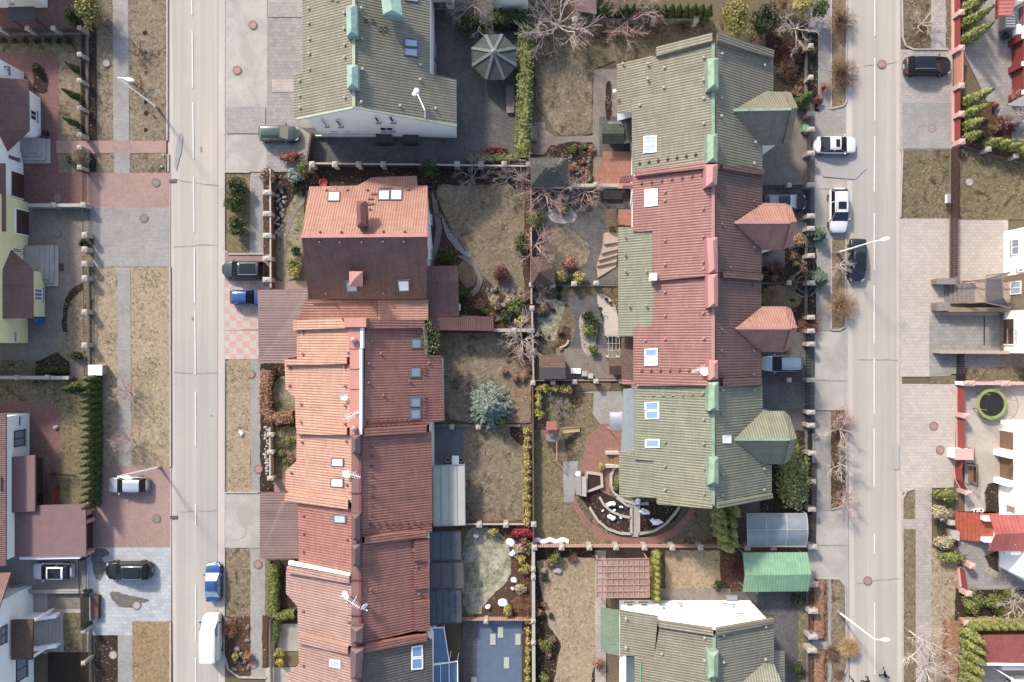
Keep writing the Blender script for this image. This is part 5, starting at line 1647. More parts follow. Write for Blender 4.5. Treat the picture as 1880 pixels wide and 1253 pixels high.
# orange terrace (left row)
RW=thing('terraced_house','long terrace with orange and brick red tiled roofs west of the gardens','terraced house',P(650,900))
WL,EL=slope_plane(653,9.5,.58,-1,900),slope_plane(659,9.5,.58,1,900)
t=RW
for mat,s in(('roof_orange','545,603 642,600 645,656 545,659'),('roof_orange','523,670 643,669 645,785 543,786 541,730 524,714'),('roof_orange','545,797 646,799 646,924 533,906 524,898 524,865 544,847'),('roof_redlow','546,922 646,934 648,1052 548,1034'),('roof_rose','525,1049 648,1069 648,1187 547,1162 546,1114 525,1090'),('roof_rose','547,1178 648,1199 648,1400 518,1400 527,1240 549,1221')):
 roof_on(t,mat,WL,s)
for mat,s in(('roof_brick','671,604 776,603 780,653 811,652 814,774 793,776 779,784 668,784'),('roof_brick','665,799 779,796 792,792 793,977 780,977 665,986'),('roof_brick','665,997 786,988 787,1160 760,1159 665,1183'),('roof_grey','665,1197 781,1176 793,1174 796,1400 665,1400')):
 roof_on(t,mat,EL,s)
for pl,mat,s in((WL,'roof_orange','545,588 632,584 640,596 640,603 545,606'),(WL,'roof_orange','529,660 643,655 643,668 529,671'),(WL,'roof_orange','551,782 643,785 643,798 551,797'),(WL,'roof_orange','531,905 645,917 645,934 529,919'),(WL,'roof_rose','533,1039 648,1057 648,1069 533,1050'),(WL,'roof_rose','553,1163 645,1186 645,1199 553,1178'),(EL,'roof_brick','671,588 775,589 777,602 671,604'),(EL,'roof_brick','666,786 779,782 779,795 666,800'),(EL,'roof_brick','666,984 780,974 780,985 666,997'),(EL,'roof_brick','666,1182 780,1163 781,1174 666,1196')):
 roof_on(t,mat,pl,s,None,.5,'party_wall',.7)
roof_on(t,'metal_white',WL,'535,1029 548,1032 648,1053 648,1056 535,1035',None,.42,'flashing',.5)
for s in('758,991 786,989 787,1028 758,1030','758,1047 786,1045 787,1080 758,1081','758,1104 787,1102 787,1158 760,1157'):
 roof_on(t,'roof_brick',EL,s,None,.28,'roof_lap',.3)
roof_on(t,'roof_brick',EL,'792,729 814,728 815,773 793,775',None,.1,'roof_lap',.2)
wl=on(WL,q('545,590 640,588'))+on(EL,q('776,590 780,655 811,654 813,774 792,777 793,976 787,977 787,1165 796,1176 796,1400'))+on(WL,q('520,1400 530,1240 549,1220 549,1114 528,1090 528,1048 548,1030 548,920 528,898 528,865 547,847 545,730 527,714 527,672 545,660'))
walls(t,M['cream_wall'],wl,.25)
def long_box(parent,top,hgt,x0,x1,y0,y1,mat,side=None,nm='clerestory'):
 a,b=P(x0,y0,hgt),P(x1,y1,hgt);mb=MB()
 mb.box(((a.x+b.x)/2,(a.y+b.y)/2,hgt-.9),(abs(b.x-a.x),abs(a.y-b.y),1.8));o=mb.build(nm,M[mat],parent)
 if side:
  m2=MB();m2.box((b.x+.12,(a.y+b.y)/2,hgt-.75),(.24,abs(a.y-b.y)-.02,1.6));m2.build('side_cladding',M[side],o)
 return o
long_box(t,0,10.3,632,672,584,601,'metal_pink',None,'chimney')
long_box(t,0,9.9,640,662,602,640,'metal_pink','metal_white');long_box(t,0,9.8,642,660,640.3,799,'metal_pink','metal_white')
long_box(t,0,9.7,645,659,800,1400,'metal_brown','metal_maroon')
for y in(640,677,714,760,905,985,1065,1130):
 pa,pb=P(640,y,9.83),P(662,y,9.83);bar_on(t,M['metal_rose' if y<800 else 'metal_maroon'],pa,pb,.07,.12,'seam')
for s in('643,800 660,800 660,834 644,835','644,946 659,946 659,994 645,994','644,1002 660,1002 659,1041 645,1042','642,1154 665,1154 664,1184 643,1185','642,1194 666,1194 662,1248 642,1250'):
 ridge_box(t,M['metal_purple'],q(s),10.9)
for pl,s,fr,pn in((EL,'754,621 773,621 773,640 754,640','frame_grey','pane_grey'),(EL,'752,673 772,673 772,693 752,693','frame_grey','pane_grey'),(EL,'752,729 772,729 772,748 752,748','frame_grey','pane_grey'),(EL,'752,750 772,750 772,770 752,770','frame_grey','pane_grey'),(WL,'609,841 632,842 632,857 608,856','frame_grey','pane_bright'),(WL,'608,878 632,879 632,895 607,894','frame_grey','pane_bright'),(WL,'612,945 636,946 637,961 613,960','frame_grey','pane_sky'),(WL,'606,1211 626,1213 626,1227 606,1224','frame_white','pane_sky'),(EL,'755,1187 775,1184 776,1206 755,1208','frame_white','pane_blue'),(EL,'755,1209 776,1207 776,1228 755,1230','frame_white','pane_blue')):
 skylight(t,pl,q(s),M[fr],M[pn])
snow_guards(t,EL,[(780,y)for y in range(676,694,6)]+[(780,y)for y in range(730,772,6)]+line_spots(675,776,770,770,12)+line_spots(682,820,682,965,9)+line_spots(682,962,785,960,9)+line_spots(694,968,768,966,5))
roof_vents(t,WL,[(556,610),(556,650),(640,648),(532,676),(633,674),(532,708),(553,742),(634,709),(634,745),(553,775),(634,778),(555,812),(636,810),(535,868),(637,890),(557,947),(557,979),(557,1012),(637,990),(557,1122),(640,1105),(641,1142),(557,1221)],'metal_brown')
roof_vents(t,EL,[(684,626),(700,650),(678,668),(678,703),(704,726),(768,610),(752,700),(788,666),(681,1040),(681,1082),(681,1120),(760,1010),(765,1040),(770,1090)],'metal_brown')
mb=MB();p=P(650,625,9.95);mb.lathe(p,[(.3,0),(.25,.3),(.36,.34),(.02,.55)],12);mb.build('vent_pipe',M['metal_rose'],t)
mb=MB();p=P(651,787,9.9);mb.lathe(p,[(.28,0),(.22,.3),(.32,.34),(.02,.5)],12);mb.build('vent_pipe',M['metal_rose'],t)
antenna('white tv aerial on the pink ridge of the orange roof',P(652,760,9.8),(1,.5,0),1.6)
antenna('white satellite dish beside the orange roof ridge',WL.at(634,727),(-.2,-.5,.8),.8,True)
antenna('white tv aerial above the two bright skylights',P(654,866,9.7),(1,-.3,0),1.8)
antenna('white satellite dish above the two bright skylights',WL.at(639,867),(-.4,-.3,.8),.9,True)
antenna('white tv aerial where rose tiles meet the maroon ridge',P(655,1095,9.7),(.9,-.6,0),2.0)
antenna('white satellite dish on the rose tiled roof',WL.at(638,1086),(-.6,-.1,.8),1.0,True)
antenna('white satellite dish on the brick red slope by the maroon ridge',EL.at(672,1108),(.7,-.7,.5),.9,True)
mb=MB();rnd=random.Random(5);c=P(790,622,3.6)
t2=thing('climbing_plant','green climber spilling over the brick red roof corner','climber',c)
for _ in range(260):
 a=rnd.random()*6.28;r=rnd.random()**.5;p=EL.at(788+math.cos(a)*r*17,622+math.sin(a)*r*32,.15+rnd.random()*.35)-c
 leafq(mb,p,rdir(rnd)+Vector((0,0,1)),.11*rnd.uniform(.6,1.3),rnd)
mb.build('leaves',M['hedge_leaf'],t2,local=True)
mb=MB()
for k in range(6):
 a=EL.at(800,600+k*9)-c;mb.tube((a.x+.4,a.y,-3.4),a,.04,.02,5)
mb.build('stem',M['bark_brown'],t2,local=True)
def canopy(label,pts,mat,tile_id=None,posts=(),ribs=0,t_=.05,name='patio_canopy',rib_mat='metal_dark',along=True,cat='canopy'):
 w=W(q(pts,tile_id));c=thing(name,label,cat,(w[0].x,w[0].y,0))
 pl=Plane(w);mb=MB();mb.slab(w,t_,[pl.uv(p)for p in w]);o=mb.build('roof_sheet',M[mat],c)
 mb=MB();n=len(w)
 for i in range(n):mb.beam(w[i]+Vector((0,0,.03)),w[(i+1)%n]+Vector((0,0,.03)),.08,.1)
 a,b,cc,d=w[:4]
 for k in range(1,ribs):
  s=k/ribs
  mb.beam(a.lerp(b,s)+Vector((0,0,.03)),d.lerp(cc,s)+Vector((0,0,.03)),.05,.07)
 mb.build('frame',M[rib_mat],c)
 for p in w:
  mb=MB();pp=p.lerp(cen(w),.04);mb.tube((pp.x,pp.y,0),(pp.x,pp.y,p.z-.05),.05,.05,6);mb.build('post',M[rib_mat],c)
 return c
canopy('pale sage sheet awning behind the orange terrace','795,855,3.0 853,853,2.6 854,964,2.6 796,966,3.0','roof_sage',None,ribs=4,rib_mat='metal_grey')
canopy('upper smoky plastic canopy behind the brick red slope','791,977,2.9 846,975,2.5 847,1028,2.5 791,1031,2.9','poly_dark',None,ribs=3)
canopy('brown tinted canopy between two smoky canopies','790,1033,2.9 851,1031,2.6 853,1080,2.6 790,1082,2.9','poly_smoke',None,ribs=3)
canopy('lower smoky plastic canopy with white bottom edge','789,1084,2.9 847,1080,2.5 848,1143,2.5 791,1148,2.9','poly_dark',None,ribs=5)
canopy('blue glass roof with white bars beside dark gable roof','793,1153,2.9 815,1152,2.6 825,1216,2.6 795,1219,2.9','poly_blue',None,ribs=1,rib_mat='metal_white')
canopy('wide blue glass roof at the bottom edge','793,1222,2.9 840,1214,2.6 842,1400,2.6 794,1400,2.9','poly_blue',None,ribs=3,rib_mat='metal_white')
for lab,x,y,s in(('white square garden table behind the sage awning',837,843,12),):
 b=P(x,y);t2=thing('garden_table',lab,'table',b);mb=MB();mb.box((b.x,b.y,.75),(.75,.95,.05));mb.build('table_top',M['metal_white'],t2)
 for sx in(-1,1):
  for sy in(-1,1):mb=MB();mb.tube((b.x+sx*.3,b.y+sy*.4,0),(b.x+sx*.3,b.y+sy*.4,.73),.03,.03,6);mb.build('leg',M['metal_white'],t2)
for k,x in enumerate((823,847)):
 b=P(x,844);t2=thing('plant_pot',('left' if k==0 else 'right')+' round dark pot beside the white square table','pot',b);mb=MB();mb.lathe((b.x,b.y,.08),[(.15,0),(.22,.4),(.24,.42),(.19,.42),(.16,.3)],14);mb.build('pot_body',M['pier'],t2);mb=MB();mb.lathe((b.x,b.y,.36),[(.19,0),(.01,.02)],12);mb.build('soil',M['soil'],t2)
# green and red terrace (right row)
RR=thing('terraced_house','long terrace with green, red, red and green roofs and four east dormers','terraced house',P(1310,500))
t=RR
W2,E2=slope_plane(1309,10.8,.72,-1,500),slope_plane(1309.5,10.8,.72,1,500)
for mat,s in(('roof_green','1199,102 1209,106 1309.5,79 1309.5,300 1172,318 1161,322 1160,183 1199,174'),('roof_red','1162,322 1172,325 1309.5,310 1309.5,510 1301,508 1207,516 1198,503 1198,424 1162,425'),('roof_red','1200,516 1309.5,509 1309.5,708 1172,708 1163,702 1163,601 1199,600'),('roof_green2','1164,709 1309.5,709 1309.5,933 1211,925 1211,915 1200,914 1200,846 1165,844')):
 roof_on(t,mat,W2,s)
for mat,s in(('roof_green','1310,79 1415,109 1420,106 1420,168 1399,172 1400,322 1310,310'),('roof_plum_shade','1310,311 1400,322 1398,516 1310,509'),('roof_plum_shade','1310,510 1398,517 1398,708 1310,708'),('roof_green2','1310,709 1400,709 1400,853 1417,854 1417,913 1310,933')):
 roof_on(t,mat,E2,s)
roof_on(t,'roof_green',W2,'1131,117 1199,101 1199,174 1160,183 1160,205 1131,207',None,-.2)
roof_on(t,'roof_green2',W2,'1134,829 1165,828 1165,844 1201,844 1202,915 1135,913',None,-.25)
roof_on(t,'roof_green2',W2,'1133,417 1163,417 1163,425 1198,425 1199,600 1163,601 1163,618 1133,618',None,-.25)
for pl,mat,s in((W2,'roof_green','1209,89 1311,63 1311,78 1210,105'),(E2,'roof_green','1311,63 1415,95 1414,109 1311,78'),(W2,'roof_red','1171,315 1301,298 1301,310 1172,325'),(E2,'roof_plum_shade','1320,303 1398,313 1396,323 1320,312'),(W2,'roof_red','1209,504 1301,497 1301,508 1210,516'),(E2,'roof_plum_shade','1321,501 1396,505 1392,516 1321,510'),(W2,'roof_red','1172,698 1301,699 1301,708 1172,708'),(E2,'roof_plum_shade','1321,695 1392,695 1392,708 1321,708'),(W2,'roof_green2','1211,914 1311,923 1311,933 1211,925'),(E2,'roof_green2','1311,923 1412,906 1413,914 1311,933')):
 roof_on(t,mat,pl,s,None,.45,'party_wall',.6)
for y0,y1,m in((80,300,'metal_green'),(312,700,'metal_rose'),(712,928,'metal_green')):
 bar_on(t,M[m],W2.at(1309.5,y0,.06),W2.at(1309.5,y1,.06),.3,.1,'ridge_cap')
for s,m in(('1301,105 1321,104 1321,161 1302,162','metal_green'),('1300,245 1320,244 1319,296 1300,297','metal_green'),('1298,301 1320,300 1318,338 1298,342','metal_rose'),('1299,436 1319,435 1320,500 1303,502','metal_rose'),('1301,504 1320,502 1320,563 1302,565','metal_rose'),('1303,662 1320,662 1320,697 1304,699','metal_rose'),('1303,703 1321,702 1321,755 1302,756','metal_green'),('1303,841 1321,841 1321,891 1302,892','metal_green')):
 ridge_box(t,M[m],q(s),11.9)
wl=on(W2,q('1199,106 1310,83'))+on(E2,q('1412,112 1416,166 1397,175 1396,850 1413,856 1413,908 1310,928'))+on(W2,q('1212,918 1203,910 1203,848 1167,842 1167,604 1203,598 1203,430 1165,423 1165,186 1201,172'))
walls(t,M['white_wall'],wl,.45,drop=.5)
for s_,o_ in(('1131,117 1199,101 1199,174 1160,183 1160,205 1131,207',-.2),('1134,829 1200,829 1201,915 1135,913',-.25),('1133,417 1198,417 1199,600 1163,618 1133,618',-.25)):
 walls(t,M['white_wall'],on(W2,q(s_),o_),.7,drop=.95)
for k,(ap,re_,nv,ne,n2,tip,sv,se,s2,mat,tm)in enumerate([((1346,203),(1452,201),(1405,168),(1439,169),(1452,170),(1465,198),(1398,267),(1437,266),(1451,255),'roof_green','metal_green'),((1348,409),(1450,409),(1402,373),(1439,374),(1452,378),(1463,407),(1398,459),(1438,459),(1455,448),'roof_brown','metal_rose'),((1350,603),(1451,603),(1400,563),(1441,563),(1453,568),(1464,602),(1398,646),(1438,647),(1455,636),'roof_brown','metal_rose'),((1348,807),(1450,807),(1398,755),(1439,755),(1450,764),(1463,806),(1402,853),(1438,852),(1451,845),'roof_green2','metal_green')]):
 A=E2.at(*ap);NV=E2.at(*nv);SV=E2.at(*sv);zr=A.z;ze=(NV.z+SV.z)/2
 RE=P(*re_,zr);NE=P(*ne,ze);SE=P(*se,ze);NV=P(*nv,ze);SV=P(*sv,ze)
 A.z+=.02
 for w in([A,RE,NE,NV],[A,SV,SE,RE]):
  pl=Plane(w);mb=MB();mb.slab(w,.16,[pl.uv(p)for p in w]);mb.build('dormer_roof',M[mat],t)
 TP=P(*tip,zr-.25);N2=P(*n2,ze+.2);S2=P(*s2,ze+.2);Rz=RE+Vector((0,0,.25))
 for w in([Rz,TP,N2,NE+Vector((0,0,.25))],[Rz,SE+Vector((0,0,.25)),S2,TP]):
  pl=Plane(w);mb=MB();mb.slab(w,.3,[pl.uv(p)for p in w]);mb.build('dormer_hood',M[mat],t)
 bar_on(t,M[tm],A+Vector((0,0,.04)),RE+Vector((0,0,.04)),.24,.1,'ridge_cap')
 x0=SV.x-.5;x1=NE.x-.35;y0=SE.y+.3;y1=NE.y-.3;ym=RE.y
 mb=MB()
 mb.face([(x1,y0,0),(x1,y1,0),(x1,y1,ze-.1),(x1,ym,zr-.25),(x1,y0,ze-.1)]);mb.face([(x0,y0,0),(x1,y0,0),(x1,y0,ze-.1),(x0,y0,ze-.1)]);mb.face([(x0,y1,0),(x1,y1,0),(x1,y1,ze-.1),(x0,y1,ze-.1)])
 mb.build('bay_wall',M['white_wall'],t)
 for zz in(1.6,4.3):
  window_at(t,Vector((x1+.04,ym,zz)),Vector((1,0,0)),1.6,1.4,'frame_white','pane_dark',1)
 window_at(t,Vector(((x0+x1)/2,y0-.04,3.2)),Vector((0,-1,0)),.9,1.2,'frame_white','pane_dark',0)
for s,fr,pn in(('1182,251 1207,249 1206,264 1182,266','frame_white','pane_sky'),('1182,267 1207,265 1206,280 1182,282','frame_white','pane_sky'),('1184,348 1208,347 1208,363 1184,364','frame_white','pane_bright'),('1184,365 1208,364 1208,378 1184,381','frame_white','pane_bright'),('1184,641 1208,640 1208,655 1184,655','frame_white','pane_blue'),('1184,657 1208,656 1208,671 1184,672','frame_white','pane_bright'),('1184,739 1211,738 1211,754 1185,754','frame_white','pane_blue'),('1185,755 1211,755 1211,769 1185,770','frame_white','pane_blue'),('1185,807 1212,807 1212,822 1185,822','frame_white','pane_blue')):
 skylight(t,W2,q(s),M[fr],M[pn])
skylight(t,E2,q('1327,800 1341,800 1341,814 1327,814'),M['frame_white'],M['pane_bright'])
snow_guards(t,W2,line_spots(1175,301,1278,285,7),'metal_dark');snow_guards(t,W2,line_spots(1179,338,1291,323,7),'metal_maroon');snow_guards(t,W2,line_spots(1179,682,1266,681,6),'metal_maroon');snow_guards(t,W2,line_spots(1183,727,1290,725,7),'metal_green')
roof_vents(t,W2,[(1291,107),(1291,148),(1219,125),(1291,182),(1218,162),(1174,194),(1291,228),(1189,118),(1189,146),(1143,118)],'roof_sage')
roof_vents(t,W2,[(1220,353),(1220,369),(1290,384),(1220,442),(1290,435),(1220,486),(1290,481),(1290,495),(1220,536),(1220,580),(1220,623),(1290,575),(1291,622),(1184,625)],'metal_rose')
roof_vents(t,W2,[(1147,434),(1147,467),(1148,498),(1186,498),(1155,562),(1186,561),(1290,721),(1291,770),(1291,815),(1220,812),(1220,856),(1292,860),(1220,899),(1292,906)],'metal_green')
roof_vents(t,E2,[(1325,100),(1403,121),(1324,181),(1324,214),(1386,262),(1384,301)],'roof_sage')
roof_vents(t,E2,[(1322,361),(1384,371),(1325,412),(1384,455),(1340,492),(1384,524),(1324,605),(1324,645),(1383,645),(1383,688)],'metal_purple')
roof_vents(t,E2,[(1326,717),(1383,716),(1326,760),(1402,861),(1326,870),(1326,909),(1402,899)],'metal_green')
mb=MB();a=W2.at(1206,510,.3);mb.box(a+Vector((-.3,0,.2)),(.6,.7,1.2));mb.build('chimney',M['metal_white'],t)
antenna('white satellite dish on the lower red slope',W2.at(1291,681,.1),(-.3,-.2,.9),.7,True)
antenna('thin white aerial left of the lower red dish',W2.at(1281,678,.1),(-1,-.3,0),1.0)
t=thing('shed','small dark green shingled shed roof beside the green tiles','shed',P(1127,246))
roof(t,M['shingle_dark'],W(q('1107,228,2.4 1140,228,2.4 1146,236,2.7 1146,246,2.9 1106,246,2.9')));roof(t,M['shingle_dark'],W(q('1106,246,2.9 1146,246,2.9 1145,264,2.3 1106,264,2.3')));block(t,'wood_grey',q('1112,234 1140,234 1140,258 1112,258'),2.2)
t=thing('side_porch','grey green flat porch roof behind the shingled shed','porch',P(1150,235))
flat_roof(t,'shingle_teal',q('1137,216,2.6 1161,216,2.6 1161,262,2.4 1146,264,2.4 1146,228,2.6'),.15);mb=MB();w=W(q('1133,208,3.2 1160,204,3.2 1160,215,2.9 1134,222,2.9'));mb.slab(w,.1);mb.build('awning',M['metal_white'],t)
t=thing('veranda','terracotta tiled veranda floor with tapered corner','veranda',P(1130,310))
w=W(q('1106,282 1160,282 1160,322 1134,342 1091,342 1089,324 1104,304'));mb=MB();mb.prism([(p.x,p.y)for p in w],0,.9);mb.build('platform',M['tile_terrace'],t)
mb=MB();a,b=P(1091,342),P(1138,343);mb.beam(a+Vector((0,-.1,.5)),b+Vector((0,-.1,.5)),.15,1.0);mb.build('parapet',M['metal_dark'],t)
t=thing('side_roof','narrow red tiled porch roof above the terracotta veranda','porch',P(1148,330))
roof(t,M['roof_red'],W(q('1138,325,3.4 1163,322,3.6 1163,334,3.4 1138,336,3.2')));mb=MB();w=W(q('1136,337,2.6 1162,336,2.6 1162,347,2.6 1134,346,2.6'));mb.slab(w,.1);mb.build('awning',M['metal_rose'],t)
t=thing('porch','brown rounded canopy and tiled step beside the clipped gold bush','porch',P(1130,395))
mb=MB();rows=[[P(1112,y,z)for y,z in()]]if 0 else[]
rows=[[P(x,384,z),P(x,416,z)]for x,z in((1111,1.9),(1114,2.2),(1119,2.4),(1125,2.45),(1132,2.4))]
mb.grid(rows);mb.build('canopy',M['shingle_brown'],t,smooth=True)
w=W(q('1133,388 1163,388 1163,418 1133,416'));mb=MB();mb.prism([(p.x,p.y)for p in w],0,1.1);mb.build('landing',M['tile_terrace'],t)
mb=MB();
for x,y in((1114,386),(1114,414)):a=P(x,y);mb.tube((a.x,a.y,0),(a.x,a.y,2.1),.04,.04,6)
mb.build('canopy_post',M['metal_dark'],t)
t=thing('garden_swing','dark garden bench swing under the pale rail','swing',P(1125,362))
for x in(1106,1141):
 mb=MB();a=P(x,355);b=P(x,371);c=P(x,363);mb.tube((a.x,a.y,0),(c.x,c.y,1.7),.05,.05,6);mb.tube((b.x,b.y,0),(c.x,c.y,1.7),.05,.05,6);mb.build('side_frame',M['metal_black'],t)
mb=MB();a,b=P(1104,363),P(1143,363);mb.box(((a.x+b.x)/2,a.y,1.7),(b.x-a.x,.9,.05));mb.build('canopy',M['trim_black'],t)
mb=MB();mb.box(((a.x+b.x)/2,a.y,.5),(b.x-a.x-.5,.5,.08));mb.build('seat',M['wood'],t)
def fan_steps(label,pts_in,pts_out,z0,z1,mat,name='curved_stairs'):
 t=thing(name,label,'steps',P(*pts_in[0]))
 n=len(pts_in)-1
 for i in range(n):
  w=W([pts_in[i],pts_in[i+1],pts_out[i+1],pts_out[i]]);mb=MB();mb.prism([(p.x,p.y)for p in w],0,z0+(z1-z0)*i/max(1,n-1));mb.build('tread',M[mat],t)
 return t
fan_steps('fan of tan winding steps beside the pale green lean-to roof',q('1131,431 1132,448 1132,460 1132,470 1131,482 1131,490'),q('1107,431 1106,452 1102,468 1097,480 1095,490 1097,511'),1.5,.25,'pier_brown')
fan_steps('fan of pale stone steps with dark pots along its edge',q('1108,540 1118,548 1128,562 1132,580 1132,598 1132,617'),q('1095,540 1097,558 1103,572 1108,588 1108,602 1109,617'),.2,1.3,'pier')
for k,(x,y)in enumerate([(1101,568),(1112,551),(1120,558),(1127,567),(1111,584),(1114,606),(1104,580)]):
 b=P(x,y);t=thing('plant_pot','dark round pot on the pale fan steps, %s from the top'%ordinal(k),'pot',(b.x,b.y,.35));b=Vector((b.x,b.y,.35));mb=MB();mb.lathe(b,[(.12,0),(.2,.4),(.22,.42),(.17,.42),(.15,.3),(.01,.3)],12);mb.build('pot_body',M['metal_dark'],t)
t=thing('pergola','small white lattice pergola over dark beds','pergola',P(1127,637))
mb=MB()
for x in(1117,1124,1131,1137):mb.beam(P(x,617,2.2),P(x,657,2.2),.05,.08)
mb.build('rafter',M['lattice_grey'],t);mb=MB()
for y in(618,631,644,656):mb.beam(P(1114,y,2.3),P(1139,y,2.3),.05,.08)
mb.build('crossbar',M['lattice_grey'],t)
for x in(1117,1137):
 for y in(619,655):a=P(x,y,2.2);mb=MB();mb.tube((a.x,a.y,0),a,.06,.06,6);mb.build('post',M['metal_white'],t)
t=thing('outbuilding','lean-to with brown shingle roof tucked beside the red tiles','outbuilding',P(1150,660))
roof(t,M['shingle_brown'],W(q('1141,620,3.1 1163,618,3.8 1163,698,3.8 1141,698,3.1')));block(t,'cream_wall',q('1147,624 1168,624 1168,694 1147,694'),3.0)
roof(t,M['roof_red'],W(q('1142,697,3.2 1172,697,3.9 1172,707,3.9 1142,706,3.2')))
t=thing('shed','little brown shingled hut below the white pergola','shed',P(1131,672))
roof(t,M['shingle_brown'],W(q('1119,657,2.4 1144,657,2.4 1144,672,2.8 1119,672,2.8')));roof(t,M['shingle_brown'],W(q('1119,672,2.8 1144,672,2.8 1144,689,2.3 1119,688,2.3')));block(t,'wood',q('1122,661 1141,661 1141,684 1122,684'),2.2)
t=thing('patio_canopy','pale plastic barrel canopy on the red paved terrace','canopy',P(1132,774))
mb=MB();rows=[[P(x,y,z)for x,z in((1119,2.3),(1144,2.6))]for y,z in((757,0),(765,0),(773,0),(781,0),(790,0))]
for i,r in enumerate(rows):
 for p in r:p.z+=.35*math.sin(math.pi*i/4)
mb.grid(rows);mb.build('roof_sheet',M['poly_clear'],t,smooth=True)
for x,y in((1120,758),(1120,788),(1143,758),(1143,788)):a=P(x,y,2.3);mb=MB();mb.tube((a.x,a.y,0),a,.05,.05,6);mb.build('post',M['pier_rose'],t)
t=thing('side_porch','pale glazed side porch between red paving and green tiles','porch',P(1152,780))
flat_roof(t,'poly_clear',q('1144,715,2.9 1164,712,3.2 1164,825,3.2 1140,828,2.9'),.08);block(t,'cream_wall',q('1146,720 1170,720 1170,822 1146,822'),2.7)
steps('brown steps with two white side walls on the red terrace',[q('1112,832 1134,832 1134,852 1112,852'),q('1119,832 1134,832 1134,852 1119,852'),q('1126,832 1134,832 1134,852 1126,852')],'wood')
for k,y in enumerate((830,854)):
 t=thing('step_wall',('upper' if k==0 else 'lower')+' white side wall of the brown terrace steps','wall',P(1122,y));w=W(rect(1111,y-2.2,1134,y+2.2));mb=MB();mb.prism([(p.x,p.y)for p in w],0,.8);mb.build('wall_body',M['white_wall'],t);mb=MB();mb.prism([(p.x,p.y)for p in W(rect(1110,y-2.8,1134,y+2.8))],.8,.87);mb.build('coping',M['pier'],t)
t=thing('garden_barbecue','grey stone barbecue counter with sink on the red terrace','barbecue',P(1065,885))
w=W(q('1056,863 1066,863 1066,908 1057,905'));mb=MB();mb.prism([(p.x,p.y)for p in w],0,.9);mb.build('counter',M['metal_grey'],t)
w=W(q('1067,873 1075,874 1075,909 1067,908'));mb=MB();mb.prism([(p.x,p.y)for p in w],0,.95);mb.build('worktop',M['pier'],t)
mb=MB();b=P(1061,870,.9);mb.lathe(b,[(.25,.0),(.27,.05),(.22,.05),(.02,.02)],14);mb.build('basin',M['metal_white'],t)
t=thing('raised_bed','raised planter with pale kerb beside the barbecue','planter',P(1092,880))
o_,i_=q('1075,864 1105,868 1107,893 1075,904'),q('1078,869 1101,872 1102,889 1078,899')
mb=MB();A,B=W(o_),W(i_)
for k in range(4):
 j=(k+1)%4;mb.prism([(p.x,p.y)for p in(A[k],A[j],B[j],B[k])],0,.6)
mb.build('kerb_wall',M['pier'],t);mb=MB();mb.prism([(p.x,p.y)for p in B],0,.5);mb.build('soil',M['soil'],t)
def bed_wall(label,s,h=.45,w=.25,mat='pier',name='bed_edging'):
 L=[P(*p)for p in q(s)];t=thing(name,label,'edging',L[0]);mb=MB()
 for a,b in zip(L,L[1:]):mb.beam(a+Vector((0,0,h/2)),b+Vector((0,0,h/2)),w,h)
 mb.build('edging_stones',M[mat],t);return t
bed_wall('pale outer kerb of the left quarter circle bed','1082,931 1097,955 1115,970 1138,978 1158,979 1158,928 1150,927 1132,913')
bed_wall('pale inner kerb of the left quarter circle bed','1100,912 1108,926 1122,938 1140,946 1158,950')
bed_wall('pale kerb around the right quarter circle bed','1172,927 1172,979 1200,974 1222,960 1238,942 1246,930')
bed_wall('low curved stone kerb under the green lower roof','1127,858 1121,872 1121,890 1127,905 1145,918 1165,924 1190,924',.4,.3)
# house at the bottom
t=thing('house','green tiled house with brilliant white sunlit gable and small windows','house',P(1310,1200))
wb,eb=slope_plane(1311,9.0,.46,-1,1200),slope_plane(1311.5,9.0,.40,1,1200)
roof_on(t,'roof_green',wb,'1212,1150 1311.3,1165 1311.3,1400 1165,1400 1165,1206 1201,1208')
roof_on(t,'roof_green',eb,'1311.6,1165 1416,1142 1421,1140 1421,1400 1311.6,1400')
roof_on(t,'roof_green',wb,'1137,1122 1207,1133 1200,1208 1138,1205',None,-.25)
roof_on(t,'roof_green',wb,'1211,1139 1311,1153 1311,1165 1212,1150',None,.4,'party_wall',.55);roof_on(t,'roof_green',eb,'1311.5,1153 1416,1135 1416,1142 1312,1165',None,.4,'party_wall',.55)
flat_roof(t,'shingle_green',q('1103,1116,3.6 1137,1121,4.0 1137,1204,4.0 1103,1198,3.6'),.15,'side_roof')
flat_roof(t,'roof_green',q('1421,1196,5.0 1441,1196,4.6 1441,1400,4.6 1421,1400,5.0'),.15,'side_roof')
A=wb.at(1137,1124,-.3);ap=wb.at(1311,1152,.1);B=eb.at(1418,1140,-.1);yw=P(0,1102).y
xl,xr=P(1137,1102).x,P(1376,1102).x
mb=MB();mb.face([(xl,yw,0),(xr,yw,0),(xr,yw,wb.z(0,0)*0+eb.z(xr,yw)-.1),(ap.x,yw,8.75),(xl,yw,wb.z(xl,yw)-.3)]);mb.build('gable_wall',M['bright_wall'],t)
mb=MB();y2=P(0,1400).y;mb.face([(xr,yw,0),(xr,y2,0),(xr,y2,eb.z(xr,yw)-.1),(xr,yw,eb.z(xr,yw)-.1)]);mb.build('side_wall',M['bright_wall'],t)
mb=MB();mb.face([(xl,yw,0),(xl,y2,0),(xl,y2,wb.z(xl,yw)-.3),(xl,yw,wb.z(xl,yw)-.3)]);mb.build('side_wall',M['bright_wall'],t)
for x0,y0,x1,y1 in((1148,1109,1165,1115),(1174,1109,1192,1115),(1213,1115,1225,1121),(1245,1111,1257,1118),(1326,1111,1338,1116),(1341,1113,1354,1118),(1356,1130,1369,1135)):
 win_y(t,x0,y0,x1,y1,1101.6,1,frame='frame_white',pane='pane_grey',bars=0)
